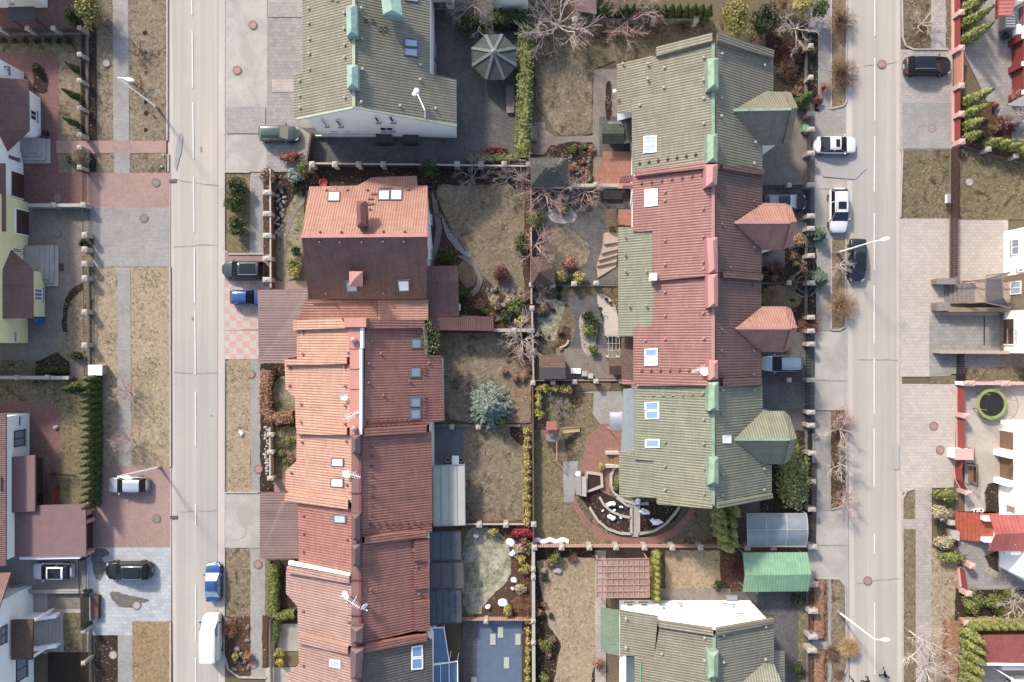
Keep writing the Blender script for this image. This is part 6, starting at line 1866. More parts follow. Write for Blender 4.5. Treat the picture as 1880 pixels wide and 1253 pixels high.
ridge_box(t,M['metal_green'],q('1300,1199 1321,1199 1320,1247 1302,1249'),10.1)
bar_on(t,M['metal_green'],wb.at(1311,1166,.06),wb.at(1311,1400,.06),.3,.1,'ridge_cap')
bar_on(t,M['green_plastic'],wb.at(1176,1217,.08),wb.at(1176,1275,.08),.18,.15,'snow_rail')
roof_vents(t,wb,[(1149,1135),(1214,1200),(1149,1188),(1293,1170),(1293,1212)],'roof_sage');roof_vents(t,eb,[(1328,1165),(1405,1150),(1328,1215),(1405,1210)],'roof_sage')
zr=eb.at(1352,1262).z;ze=eb.at(1402,1218).z
A_,RE,NE,NV,SE,SV=P(1352,1262,zr),P(1440,1262,zr),P(1421,1220,ze),P(1402,1218,ze),P(1435,1310,ze),P(1400,1310,ze)
for w in([A_,RE,NE,NV],[A_,SV,SE,RE]):
 pl=Plane(w);mb=MB();mb.slab(w,.16,[pl.uv(p)for p in w]);mb.build('dormer_roof',M['roof_green2'],t)
w=W(q('1138,1206,3.2 1164,1207,3.2 1164,1400,3.2 1137,1400,3.2'));mb=MB();mb.slab(w,.3);mb.build('balcony',M['metal_white'],t)
for k,(x,y,lb)in enumerate([(1342,1096,'grey basement hatch at the foot of the white gable')]):
 tt=thing('basement_hatch',lb,'hatch',P(x,y));b=P(x,y);mb=MB();mb.box((b.x,b.y,.25),(1.2,.55,.4));mb.build('hatch_frame',M['metal_grey'],tt);mb=MB();mb.box((b.x,b.y,.47),(.95,.35,.04));mb.build('lid',M['pane_grey'],tt)
t=thing('pergola','rust pink pergola with clear plastic grid roof','pergola',P(1142,1060))
w=W(q('1095,1026,2.7 1191,1025,2.7 1192,1096,2.5 1095,1097,2.5'));mb=MB();mb.slab(w,.02);mb.build('roof_sheet',M['poly_rose'],t)
mb=MB();a,b,c,d=[p+Vector((0,0,.06))for p in w]
for i in range(11):mb.beam(a.lerp(b,i/10),d.lerp(c,i/10),.07,.1)
mb.build('rafter',M['wood_pink'],t);mb=MB()
for i in range(7):mb.beam(a.lerp(d,i/6)+Vector((0,0,.09)),b.lerp(c,i/6)+Vector((0,0,.09)),.06,.07)
mb.build('batten',M['wood_pink'],t)
for p in(a,b,c,d):mb=MB();pp=p.lerp(cen(w),.05);mb.tube((pp.x,pp.y,0),(pp.x,pp.y,p.z),.08,.08,6);mb.build('post',M['wood_pink'],t)
t2=thing('garden_table','round tan table seen through the pink pergola roof','table',P(1166,1052));b=P(1166,1052);mb=MB();mb.lathe((b.x,b.y,0),[(.05,.7),(.7,.72),(.7,.76),(.01,.77)],20);mb.build('table_top',M['wood'],t2);mb=MB();mb.tube((b.x,b.y,0),(b.x,b.y,.7),.08,.08,8);mb.build('pedestal',M['wood'],t2)
for k,(x,y)in enumerate([(1112,1042),(1130,1069),(1114,1075),(1142,1078)]):
 b=P(x,y);t2=thing('garden_chair','%s orange garden chair under the pink pergola'%ordinal(k),'chair',b,rz=k*1.3)
 mb=MB();mb.box((0,0,.45),(.45,.45,.05));mb.build('seat',M['roof_tomato'],t2,local=True);mb=MB();mb.box((-.22,0,.72),(.05,.45,.5));mb.build('backrest',M['roof_tomato'],t2,local=True)
 for sx in(-.2,.2):
  for sy in(-.2,.2):mb=MB();mb.tube((sx,sy,0),(sx,sy,.43),.02,.02,5);mb.build('leg',M['metal_white'],t2,local=True)
t=thing('carport','barrel vaulted clear plastic carport with pale ribs','carport',P(1426,973))
rows=[];N_=10
for i in range(N_+1):
 s=i/N_;y=943+(1003-943)*s;z=2.1+1.0*math.sin(math.pi*s)
 rows.append([P(1371+2*s,y,z),P(1480+1.5*math.sin(math.pi*s)*2,y,z)])
mb=MB();mb.grid(rows);mb.build('roof_sheet',M['poly_clear'],t,smooth=True)
for f in(0,.32,.66,1):
 mb=MB();L=[r[0].lerp(r[1],f)+Vector((0,0,.03))for r in rows]
 for a,b in zip(L,L[1:]):mb.beam(a,b,.09,.07)
 mb.build('rib',M['lattice_grey'],t)
for i in(0,5,10):mb=MB();mb.beam(rows[i][0]+Vector((0,0,.05)),rows[i][1]+Vector((0,0,.05)),.08,.07);mb.build('purlin',M['lattice_grey'],t)
for r in(rows[0],rows[-1]):
 for p in r:mb=MB();mb.tube((p.x,p.y,0),p,.06,.06,8);mb.build('post',M['metal_grey'],t)
t=thing('carport','bright jade green gabled metal carport roof','carport',P(1427,1050))
roof(t,M['roof_jade'],W(q('1364,1015,2.7 1483,1015,2.7 1490,1055,3.6 1368,1057,3.6')));roof(t,M['roof_jade'],W(q('1368,1057.2,3.6 1490,1055.2,3.6 1484,1086,2.9 1364,1087,2.9')))
for x,y in((1370,1020),(1370,1082),(1478,1020),(1478,1082),(1425,1020),(1425,1082)):a=P(x,y,2.6);mb=MB();mb.tube((a.x,a.y,0),a,.07,.07,8);mb.build('post',M['metal_grey'],t)
block(t,'metal_green',q('1376,1028 1378,1028 1378,1078 1376,1078'),2.5,'end_wall')
def hip(label,pts,ridge,mat,h0,h1,name='gazebo',posts=True,wallm=None,cat='gazebo',capm=None,w_in=.12):
 e=W(pts,h0);r=W(ridge,h1);t=thing(name,label,cat,(cen(e).x,cen(e).y,0));n=len(e)
 for i in range(n):
  a,b=e[i],e[(i+1)%n]
  if len(r)==1:w=[a,b,r[0]]
  else:
   ra=min(r,key=lambda v:(v-a).length);rb=min(r,key=lambda v:(v-b).length)
   w=[a,b,rb]if(ra-rb).length<1e-4 else[a,b,rb,ra]
  pl=Plane(w);mb=MB();mb.slab(w,.08,[pl.uv(p)for p in w]);mb.build('roof',M[mat],t)
  if capm:bar_on(t,M[capm],a.lerp(r[0],.02)+Vector((0,0,.05)),r[0]+Vector((0,0,.05)),.32,.07,'hip_cap')
 c=cen(e)
 for p in e:
  pp=p.lerp(c,w_in);mb=MB();mb.tube((pp.x,pp.y,0),(pp.x,pp.y,h0),.07,.07,8);mb.build('post',M['wood'],t)
 if wallm:
  w=[p.lerp(c,w_in)for p in e];mb=MB();mb.prism([(p.x,p.y)for p in w],0,h0-.1);mb.build('wall',M[wallm],t)
 return t
oc=[(880-15,89),(891,64),(922,63),(948,88),(949,121),(926,147),(892,147),(866,121)]
g_=hip('octagonal teal gazebo with pale radiating hip caps',oc,[(906,95)],'shingle_teal',2.5,3.9,capm='hip_teal')
mb=MB();b=P(906,95,3.9);mb.lathe(b,[(.3,-.02),(.22,.15),(.02,.3)],10);mb.build('finial',M['metal_grey'],g_)
hip('grey green hipped gazebo beside the pond garden',[(974,290),(1043,290),(1044,342),(974,344)],[(1001,308),(1018,308)],'shingle_teal',2.4,3.6)
hip('mauve brown hipped corner gazebo against the garden wall',[(974,472),(999,472),(1018,490),(1018,522),(975,525)],[(990,500)],'shingle_brown',2.3,3.4)
t=thing('shed','brown and black gabled shed in the corner of the gardens','shed',P(1014,675))
roof(t,M['shingle_brown'],W(q('990,653,2.3 1037,652,2.3 1038,675,3.0 990,675,3.0')));roof(t,M['shingle_grey'],W(q('990,675,3.0 1038,675,3.0 1039,696,2.3 990,697,2.3')));block(t,'wood',q('994,657 1034,657 1034,692 994,692'),2.2)
t=thing('play_tower','wooden play tower with red roof and yellow slide','play tower',P(1014,795))
mb=MB();mb.slab(W(q('1003,774,2.2 1022,774,2.2 1023,790,2.6 1003,790,2.6')),.06);mb.build('roof',M['roof_wine'],t);mb=MB();mb.slab(W(q('1002,788,1.4 1026,788,1.4 1026,811,1.4 1002,811,1.4')),.1);mb.build('deck',M['wood_grey'],t)
mb=MB();mb.slab(W(q('1003,787,2.3 1025,787,2.3 1025,797,2.0 1003,797,2.0')),.05);mb.build('awning',M['roof_brick'],t)
mb=MB();a,b=P(1027,791,1.35),P(1064,788,.3)
mb.beam(a,b,.5,.05)
for s in(-1,1):mb.beam(a+Vector((0,s*.26,.08)),b+Vector((0,s*.26,.08)),.04,.18)
mb.build('slide',M['wood_yellow'],t)
for x,y in((1003,789),(1025,789),(1003,810),(1025,810)):a=P(x,y,2.2);mb=MB();mb.tube((a.x,a.y,0),a,.06,.06,6);mb.build('post',M['wood'],t)
mb=MB();mb.beam(P(1022,812,2.0),P(1022,846,2.0),.1,.1);mb.build('swing_beam',M['wood_pink'],t)
for s in(1014,1031):mb=MB();a=P(s,847);mb.tube((a.x,a.y,0),P(1022,846,2.0),.05,.05,6);mb.build('swing_leg',M['wood_pink'],t)
mb=MB()
for y in(822,836):a=P(1022,y,2.0);mb.tube(a+Vector((-.2,0,0)),a+Vector((-.25,0,-1.5)),.012,.012,4);mb.tube(a+Vector((.2,0,0)),a+Vector((.15,0,-1.5)),.012,.012,4)
a=P(1022,822,2.0);mb.build('swing_rope',M['metal_grey'],t)
mb=MB()
for k in range(4):mb.beam(P(993,791+k*3.5,1.3-.25*k*0),P(1002,791+k*3.5,1.3),.1,.05)
mb.build('ladder',M['wood'],t)
# houses along the right edge
t=house_block('house','white house with red garage doors at the top right edge',[(1858,60),(2140,40),(2140,190),(1858,190)],6.0,'bright_wall','roof_tomato','y')
garage_door(t,86,128,1857.4,-1,2.2,'door_red');garage_door(t,134,178,1857.4,-1,2.2,'door_red')
for y in(82,131,182):
 mb=MB();a=P(1855,y);mb.box((a.x,a.y,1.15),(.5,.45,2.3));mb.build('door_pier',M['white_wall'],t)
 mb=MB();mb.box((a.x-.2,a.y,1.1),(.25,.7,2.2));mb.build('pier_facing',M['door_red'],t)
win_x(t,1873,16,1879,40,1858,-1,frame='door_red',pane='pane_grey')
mb=MB();a=wall_x(1871,56,1858);mb.box((a.x-.25,a.y,a.z),(.45,1.0,.75));mb.build('air_unit',M['metal_white'],t)
mb=MB();w=W(q('1850,192,2.6 1880,176,2.6 1960,176,2.6 1960,200,2.6 1852,194,2.6'));mb.slab(w,.2);mb.build('ledge',M['metal_grey'],t)
t=thing('porch','small bright red tiled porch roof at the top right corner','porch',P(1840,15))
roof(t,M['roof_tomato'],W(q('1836,-40,3.2 1868,-40,3.6 1859,28,3.6 1833,29,3.2')));mb=MB();w=W(q('1831,-40,3.0 1835,-40,3.0 1833,34,3.0 1830,34,3.0'));mb.slab(w,.3);mb.build('fascia',M['door_red'],t);block(t,'white_wall',q('1838,-40 1858,-40 1850,22 1838,22'),2.8)
t=thing('air_conditioner','grey slatted outdoor unit below the small red porch roof','air conditioner',P(1842,46))
a=P(1840,46);mb=MB();mb.box((a.x,a.y,.7),(1.2,1.7,1.3));mb.build('casing',M['metal_grey'],t);mb=MB()
for k in range(6):mb.box((a.x,a.y-.7+k*.28,1.38),(1.0,.08,.05))
mb.build('grille',M['metal_white'],t)
t=thing('garden_planter','round dark planter below the slatted grey unit','planter',P(1841,70));a=P(1841,70);mb=MB();mb.lathe((a.x,a.y,.08),[(.3,0),(.4,.4),(.42,.45),(.34,.45),(.3,.35),(.01,.34)],14);mb.build('pot_body',M['metal_dark'],t);mb=MB();mb.blob((a.x,a.y,.55),(.3,.3,.2),8,5,.2);mb.build('plant',M['dark_leaf'],t)
t=thing('house','white house with stone band, entrance stairs and glass porch at the right edge','house',P(1860,540))
block(t,'bright_wall',q('1842,426 2160,405 2160,521 1842,521'),7.2);block(t,'stone_wall',q('1838,508 2160,500 2160,572 1838,572'),5.0);block(t,'bright_wall',q('1838,572 2160,572 2160,648 1838,648'),6.6)
gable_roof(t,'roof_choc',q('1842,405 2160,405 2160,648 1842,648'),7.2,11,'x',.3)
win_x(t,1858,441,1872,467,1842,-1,frame='frame_white',pane='pane_grey');win_x(t,1855,518,1875,540,1838,-1,frame='frame_white',pane='pane_sky');win_x(t,1853,605,1869,630,1838,-1,frame='frame_white',pane='pane_grey',bars=1)
win_x(t,1870,494,1880,499,1838,-1,frame='frame_white',pane='pane_grey',bars=0)
mb=MB();a,b=P(1836,576),P(1836,642);mb.beam(a+Vector((0,0,.3)),b+Vector((0,0,.3)),.15,.6);mb.build('plinth',M['stone_wall'],t)
garage_door(t,587,632,1837.2,-1,2.3,'door_brown')
st=thing('entrance_stairs','wide brown stairs with stone side walls and pale lamps','steps',P(1770,540))
for k in range(7):
 x0=1733+k*6;mb=MB();w=W(rect(x0,522,1815,557));mb.prism([(p.x,p.y)for p in w],0,.08+.19*(k+1));mb.build('tread',M['wood_grey'],st)
mb=MB();w=W(rect(1775,521,1840,557));mb.prism([(p.x,p.y)for p in w],0,1.62);mb.build('landing',M['pier_brown'],st)
for(x0,y0,x1,y1)in((1708,514,1741,523),(1708,557,1730,571)):
 mb=MB();w=W(rect(x0,y0,x1,y1));mb.prism([(p.x,p.y)for p in w],0,1.3);mb.build('side_wall',M['stone_wall'],st);mb=MB();w=W(rect(x0-1,y0-1,x1+1,y1+1));mb.prism([(p.x,p.y)for p in w],1.3,1.38);mb.build('coping',M['wood_grey'],st)
for y0 in(519,558):
 mb=MB();a,b,c=P(1732,y0),P(1775,y0),P(1836,y0);mb.beam(a+Vector((0,0,1.1)),b+Vector((0,0,2.4)),.08,.1);mb.beam(b+Vector((0,0,2.4)),c+Vector((0,0,2.4)),.08,.1)
 for k in range(12):p=a.lerp(c,k/11);mb.beam(p,p+Vector((0,0,1.1+min(1,k/4.5)*1.3)),.03,.03)
 mb.build('railing',M['wood'],st)
mb=MB();w=W(rect(1728,566,1838,574));mb.prism([(p.x,p.y)for p in w],0,1.5);mb.build('flank_wall',M['stone_wall'],st)
canopy('smoky glass porch roof over the entrance stairs','1809,512,4.2 1856,499,4.2 1840,512,4.6 1842,548,4.6 1856,566,4.2 1809,556,4.2','poly_smoke',None,ribs=0,rib_mat='wood_grey',name='glass_porch')
fence('brown handrail wall below the stone paved bay',[(1710,646),(1836,647)],1.5,'wall','concrete',None,'pier_brown',name='garden_wall',cat='wall')
t=thing('drain_channel','dark drain slot across the shaded stone paving','drain',P(1806,612));mb=MB();mb.slab([P(1804.5,582)+Vector((0,0,.15)),P(1807,582)+Vector((0,0,.15)),P(1807,634)+Vector((0,0,.15)),P(1804.5,634)+Vector((0,0,.15))],.04);mb.build('grate',M['metal_dark'],t)
t=thing('house','brilliant white house with red stair canopy on the right edge','house',P(1860,900))
block(t,'bright_wall',q('1841,772 2160,772 2160,1068 1880,1068 1833,1040 1833,920 1838,820'),7.5)
gable_roof(t,'roof_tomato',q('1870,772 2160,772 2160,1068 1870,1068'),7.5,11,'y',.3)
for y0,y1 in((790,822),(838,876)):garage_door(t,y0,y1,1835.5,-1,2.4,'wood')
for k,y in enumerate((830,881)):mb=MB();a=P(1835,y);mb.box((a.x-.2,a.y,1.3),(1.0,.6,2.6));mb.build('door_pier',M['bright_wall'],t)
win_x(t,1852,928,1864,943,1833,-1,frame='pier_brown',pane='pane_grey');win_x(t,1848,1012,1864,1022,1836,-1,frame='metal_dark',pane='pane_grey')
mb=MB();w=W(q('1841,772,7.6 2100,772,7.6 2100,779,7.6 1841,779,7.6'));mb.slab(w,.3);mb.build('cornice',M['metal_white'],t)
st=thing('entrance_stairs','bright red tiled stairs between white flanks','steps',P(1780,965))
for k in range(7):
 x0=1752+k*6;mb=MB();w=W(rect(x0,939,1822,990));mb.prism([(p.x,p.y)for p in w],0,.1+.15*(k+1));mb.build('tread',M['stair_red'],st)
for y0 in(946,984):mb=MB();a,b=P(1788,y0),P(1830,y0);mb.beam(a+Vector((0,0,1.2)),b+Vector((0,0,1.6)),.4,1.6);mb.build('side_wall',M['metal_white'],st)
mb=MB();w=W(q('1736,970 1752,972 1752,990 1738,984'));mb.prism([(p.x,p.y)for p in w],0,1.0);mb.build('end_pier',M['pier'],st)
t=thing('porch','red gabled tile canopy over the red stairs','porch',P(1850,978))
roof(t,M['roof_tomato'],W(q('1817,946,4.4 1900,946,4.4 1900,978,5.2 1828,982,5.2')));roof(t,M['roof_tomato'],W(q('1828,982.4,5.2 1900,978.3,5.2 1900,1013,4.4 1815,1012,4.4')))
block(t,'metal_white',q('1812,956 1830,956 1830,1000 1812,1000'),4.0);mb=MB();w=[P(1812,955,4.1),P(1812,1001,4.1),P(1812,979,4.9)];w=[Vector((P(1812,0).x-.02,P(0,y).y,z))for y,z in((956,3.9),(1000,3.9),(979,4.8))];mb.face(w);mb.build('gable',M['metal_white'],t)
t=thing('gate_house','white roofed gate pillar block between red fence runs','gate',P(1755,830));a=P(1753,830);mb=MB();mb.box((a.x,a.y,.85),(1.8,1.0,1.7));mb.build('pillar',M['bright_wall'],t);mb=MB();mb.box((a.x,a.y,1.74),(2.0,1.2,.08));mb.build('cap',M['pier_rose'],t);mb=MB();mb.box((a.x+1.2,a.y,.6),(.6,1.0,1.2));mb.build('letter_box',M['wood'],t)
t=thing('garden_swing','brown framed garden swing bench standing behind red fence','swing',P(1778,868));
for y in(850,888):
 mb=MB();a,b=P(1772,y),P(1784,y);top=(a+b)/2+Vector((0,0,1.7));mb.tube(a,top,.05,.05,6);mb.tube(b,top,.05,.05,6);mb.build('side_frame',M['door_brown'],t)
mb=MB();a,b=P(1778,849),P(1778,889);mb.beam(a+Vector((0,0,1.7)),b+Vector((0,0,1.7)),.08,.08);mb.build('top_bar',M['door_brown'],t);mb=MB();c=P(1777,869)
for k in range(4):mb.box((c.x-.2+k*.13,c.y,.5),(.1,1.7,.04))
mb.build('seat',M['wood'],t);mb=MB();mb.box((c.x+.3,c.y,.8),(.05,1.7,.5));mb.build('backrest',M['door_brown'],t)
mb=MB();
for y in(855,883):a=P(1777,y);mb.tube(a+Vector((0,0,.5)),a+Vector((.05,0,1.68)),.015,.015,4)
mb.build('chain',M['metal_dark'],t)
t=thing('trampoline','lime green rimmed trampoline with black mat and net poles','trampoline',P(1812,741));c=P(1812,741)
mb=MB();rows=[]
for r,z in((1.65,.82),(1.68,.86),(1.36,.88),(1.34,.84)):rows.append([c+Vector((r*math.cos(k*6.283/36),r*math.sin(k*6.283/36),z))for k in range(36)])
mb.grid(rows,True);mb.build('rim_pad',M['lime_plastic'],t);mb=MB();mb.lathe(c,[(1.36,.84),(.7,.80),(.02,.79)],32);mb.build('mat',M['trim_black'],t)
for k in range(6):
 a=k*6.283/6+.3;p=c+Vector((1.7*math.cos(a),1.7*math.sin(a),0));mb=MB();mb.tube(p,p+Vector((0,0,2.6)),.03,.03,6);mb.build('net_pole',M['metal_grey'],t);mb=MB();mb.tube(p+Vector((-.25,0,.02)),p+Vector((.25,0,.02)),.03,.03,6);mb.tube(p,p+Vector((0,0,.8)),.035,.035,6);mb.build('leg',M['metal_dark'],t)
mb=MB()
for k in range(36):a,b=[c+Vector((1.7*math.cos(i*6.283/36),1.7*math.sin(i*6.283/36),2.6))for i in(k,k+1)];mb.tube(a,b,.02,.02,4)
mb.build('net_ring',M['metal_dark'],t)
t=thing('outbuilding','wine red metal roofed outbuilding above the lower white house','outbuilding',P(1840,1190));roof(t,M['roof_wine'],W(q('1806,1167,2.8 1980,1165,3.0 1980,1221,3.4 1806,1220,3.2')));block(t,'cream_wall',q('1812,1172 1980,1172 1980,1212 1812,1212'),2.6);mb=MB();w=W(q('1800,1218,3.3 1980,1219,3.3 1980,1223,3.3 1800,1222,3.3'));mb.slab(w,.15);mb.build('gutter',M['metal_white'],t)
t=house_block('house','grey white house cut by the lower right corner',[(1845,1240),(2140,1240),(2140,1420),(1845,1420)],3.2,'white_wall','roof_grey','x');win_x(t,1850,1246,1856,1253,1845,-1,frame='metal_dark')
t=thing('lamp_post','slanting white post below the wine red roof','lamp',P(1815,1222));mb=MB();a=P(1800,1212);b=P(1858,1247,4.4);mb.tube(a,b,.07,.05,8);mb.build('mast',M['metal_white'],t);mb=MB();mb.blob(b,(.16,.16,.14),10,6,0);mb.build('globe',M['metal_white'],t,smooth=True)
def fline(x,ys,dx=0):return[(x,y)for y in ys]
red=dict(style='louvre',mat='fence_red',gap=.13,lower=.3,plinth=(.35,.45,'pier_rose'),post_mat='pier_rose',post=(.55,.5))
fence('red slatted fence on pale plinth at the top right',[(1749,-60),(1749,95)],1.45,posts=[(1750,34),(1750,98)],**red)
fence('red slatted fence between the pink gate and the diagonal fence',[(1749,168),(1749,263)],1.45,posts=[(1750,166),(1750,217),(1751,267)],**red)
fence('pale terracotta sheet gate beside the black car',[(1752,102),(1752,160)],1.5,'solid','wood_pink',None,'wood_pink',name='driveway_gate',cat='gate')
fence('brown board fence with grey piers running diagonally',[(1762,266),(1800,279),(1850,292),(1940,318)],1.3,'louvre','door_brown',[(1800,280),(1850,292)],'pier',(.5,.45),gap=.13,plinth=(.3,.3,'plinth'),lower=.3)
fence('long dark brown railing fence between two lawns',[(1744,274),(1743,510)],1.6,'board','door_brown',None,gap=.26,plinth=(.2,.2,'plinth'),lower=.2)
t=thing('letter_box','white letter box on the dark brown railing fence','letter box',P(1742,365,.9));a=P(1740,365,1.0);mb=MB();mb.box(a,(.3,.9,.5));mb.build('box_body',M['metal_white'],t);mb=MB();mb.box(a+Vector((-.02,0,.27)),(.36,.96,.05));mb.build('lid',M['metal_grey'],t)
fence('black railing fence beside the shaded stone paving',[(1755,648),(1754,702)],1.6,'board','metal_black',[(1756,703)],'bright_wall',(.5,.4),gap=.26,lower=.15)
fence('rose coping wall north of the trampoline yard',[(1760,703),(1960,703)],1.2,'wall','pier_rose',[(1768,703),(1832,703)],'pier_rose',(.9,.5),name='garden_wall',cat='wall')
fence('dark red slatted fence beside the trampoline',[(1756,706),(1756,822)],1.5,'louvre','fence_red',[(1758,761)],'pier_rose',(.7,.5),gap=.13,lower=.15,plinth=(.2,.2,'pier_rose'))
fence('dark red slatted fence bending towards the clipped shrubs',[(1755,840),(1751,858),(1753,880),(1762,896)],1.5,'louvre','fence_red',[(1762,900)],'pier_rose',(.7,.4),gap=.13,lower=.15,plinth=(.2,.2,'pier_rose'))
fence('short dark red fence south of the red stairs',[(1758,1040),(1762,1076)],1.4,'louvre','fence_red',[(1770,1032),(1764,1082)],'pier_rose',(.6,.5),gap=.13,lower=.15,plinth=(.4,.4,'pier_rose'))
fence('terracotta topped low wall over the right corner hedge',[(1762,1137),(1794,1134),(1960,1136)],1.0,'wall','pier_brown',[(1763,1137)],'wood_pink',(.5,.5),name='garden_wall',cat='wall')
t=thing('garden_gate','small dark grille gate between clipped shrubs','gate',P(1730,962));mb=MB();w=W(q('1720,956,.7 1737,960,1.1 1738,972,1.1 1721,974,.7'))
for k in range(8):mb.beam(w[0].lerp(w[1],k/7),w[3].lerp(w[2],k/7),.05,.05)
for k in range(4):mb.beam(w[0].lerp(w[3],k/3),w[1].lerp(w[2],k/3),.05,.05)
mb.build('grille',M['metal_black'],t);mb=MB();a=P(1737,956);mb.box((a.x,a.y,.6),(.6,.5,1.2));mb.build('pier',M['pier'],t)
# fences of the middle gardens
py=[(1488,y)for y in(85,143,210,238,282)]
def pf(h,ys,x=1488):return[foot(x,y,h)for y in ys]
fence('iron fence with capped stone posts along the dark shrub garden',pf(1.5,[-60,200]),1.5,'iron','metal_black',pf(1.5,(85,143)),'pier',(.45,.4),plinth=(.4,.3,'plinth'))
fence('fence with stone posts and bin beside the upper brown paving',pf(1.5,[206,340]),1.5,'iron','fence_brown',pf(1.5,(210,238,282,340)),'pier_brown',(.75,.4),plinth=(.35,.3,'plinth'))
fence('black sliding gate beside the dark sedan',pf(1.5,[346,394]),1.5,'iron','metal_black',pf(1.5,(397,)),'pier',(.75,.4),gap=.22,bar_w=.08,name='driveway_gate',cat='gate')
fence('black iron front fence beside two blue spruces',pf(1.5,[402,606]),1.5,'iron','metal_black',pf(1.5,(420,470,520,583,608)),'pier',(.75,.4),plinth=(.35,.3,'plinth'))
fence('black lattice gate by the silver estate car',pf(1.5,[612,697]),1.5,'iron','metal_black',pf(1.5,(632,698)),'pier',(.8,.4),gap=.3,bar_w=.06,name='driveway_gate',cat='gate')
fence('black lattice gate of the lower dark driveway',pf(1.5,[702,779]),1.5,'iron','metal_black',pf(1.5,(757,781)),'pier',(.8,.4),gap=.3,bar_w=.06,name='driveway_gate',cat='gate')
fence('plinth fence with pale posts behind the big conifer clump',pf(1.5,[785,934],1489),1.5,'iron','metal_black',pf(1.5,(832,884,935),1490),'pier',(.75,.4),plinth=(.35,.3,'plinth'))
fence('black lattice gate of the plastic carport',pf(1.5,[938,1003],1490),1.5,'iron','metal_black',pf(1.5,(1004,),1491),'pier',(.9,.45),gap=.25,bar_w=.06,name='driveway_gate',cat='gate')
fence('fence with slanted pale posts beside the lower dark driveway',pf(1.5,[1090,1166],1490),1.5,'iron','fence_brown',pf(1.5,(1073,1122,1169),1492),'pier',(.95,.45),plinth=(.35,.3,'plinth'))
fence('fence with pale posts at the bottom of the right terrace gardens',pf(1.5,[1196,1300],1490),1.5,'iron','fence_brown',pf(1.5,(1194,),1490),'pier',(.95,.45),plinth=(.35,.3,'plinth'))
for a,b,lb in(((1398,344),(1486,343),'dark low fence north of the dark sedan'),((1398,521),(1486,518),'dark low fence across the small round bed'),((1398,697),(1486,697),'dark low fence south of the silver estate car')):
 fence(lb,[a,b],1.0,'iron','metal_black',[((a[0]+b[0])/2,a[1])],'pier',(.4,.4),plinth=(.25,.22,'plinth'))
south=[(x,1005)for x in(981,1031,1082,1131,1183,1234,1286,1372,1420)]
fence('pinkish board fence with pale posts south of the round garden',[foot(981,1005,1.5),foot(1490,1006,1.5)],1.5,'board','fence_pinkish',[foot(x,y,1.5)for x,y in south],'pier',(.5,.5),gap=.2)
fence('thin grey fence between the straw lawns and back gardens',[foot(979,1010,1.4),foot(980,1300,1.4)],1.4,'wall','fence_grey',[foot(979,y,1.4)for y in(1045,1060,1140,1180)],'pier',(.4,.4))
fence('grey brown garden fence east of the brown house lawn',[(974,350),(975,560)],1.4,'solid','fence_brown',[(975,525)],'pier_brown',(.4,.4))
fence('pale post fence between the two long back gardens',[(976,566),(979,705)],1.4,'solid','fence_grey',[(976,567),(976,608),(977,645),(978,702)],'pier',(.42,.42))
fence('brown solid fence west of the playground lawn',[(977,706),(979,1003)],1.4,'solid','fence_brown',None,'fence_brown')
fence('pale wall with post at the end of the garage',[(907,607),(976,607)],1.3,'wall','pier',[(944,607)],'pier',(.45,.45),name='garden_wall',cat='wall')
fence('dark rail with pale posts below the corner gazebo',[(975,525),(1133,524)],1.3,'iron','metal_black',[(1013,526),(1052,523),(1092,522)],'pier',(.5,.42),plinth=(.3,.25,'plinth'))
fence('white capped rail below the grey green gazebo',[(975,345),(1160,345)],1.3,'wall','metal_white',[(1010,347),(1051,345),(1091,344)],'pier',(.42,.42))
fence('pink fence with pale posts below the brown and black shed',[(979,698),(1140,698)],1.3,'iron','fence_pinkish',[(1014,701),(1053,700),(1092,699),(1138,699)],'pier',(.45,.42),plinth=(.3,.25,'plinth'))
fence('brown board fence with pale posts below the golden row',[(854,957),(963,957)],1.4,'solid','fence_brown',[(881,958),(929,958),(979,957)],'pier',(.48,.48))
fence('pink brown board fence north of the blue sheeted yard',[(850,1132),(975,1132)],1.3,'board','fence_pinkish',[(893,1133)],'pier',(.4,.4),gap=.2)
fence('grey rail and posts north of the bare back lawn',[(800,781),(955,781)],1.2,'iron','fence_grey',[(831,782),(879,782)],'pier',(.42,.42),plinth=(.25,.22,'plinth'))
fence('brown board fence with pale posts south of the dark paved yard',[(576,306),(972,311)],1.5,'solid','door_brown',[(x,308)for x in(580,621,664,708,841,884,926,970)],'pier',(.5,.5))
fence('brown board fence end beside the white gable yard',[(571,303),(579,250)],1.7,'solid','fence_brown',None,'door_brown')
fence('grey slatted fence behind the bare pink trees',[(1045,45),(1275,45)],1.5,'board','fence_grey',[(1053,46),(1195,46),(1272,46)],'pier',(.5,.55),gap=.2)
fence('brown post fence beside the rock garden pavement',[foot(496,310,1.4),foot(497,528,1.4)],1.4,'solid','fence_brown',[foot(491,y,1.4)for y in(354,393,433,475,514)],'pier',(.85,.45))
fence('brown fence with pale posts beside the shrub garden',[foot(495,785,1.3),foot(496,880,1.3)],1.3,'solid','fence_pinkish',[foot(497,y,1.3)for y in(798,830,878)],'pier',(.6,.4))
fence('grey slatted fence beside the lower pavement',[foot(495,1138,1.2),foot(496,1260,1.2)],1.2,'board','fence_grey',None,gap=.22)
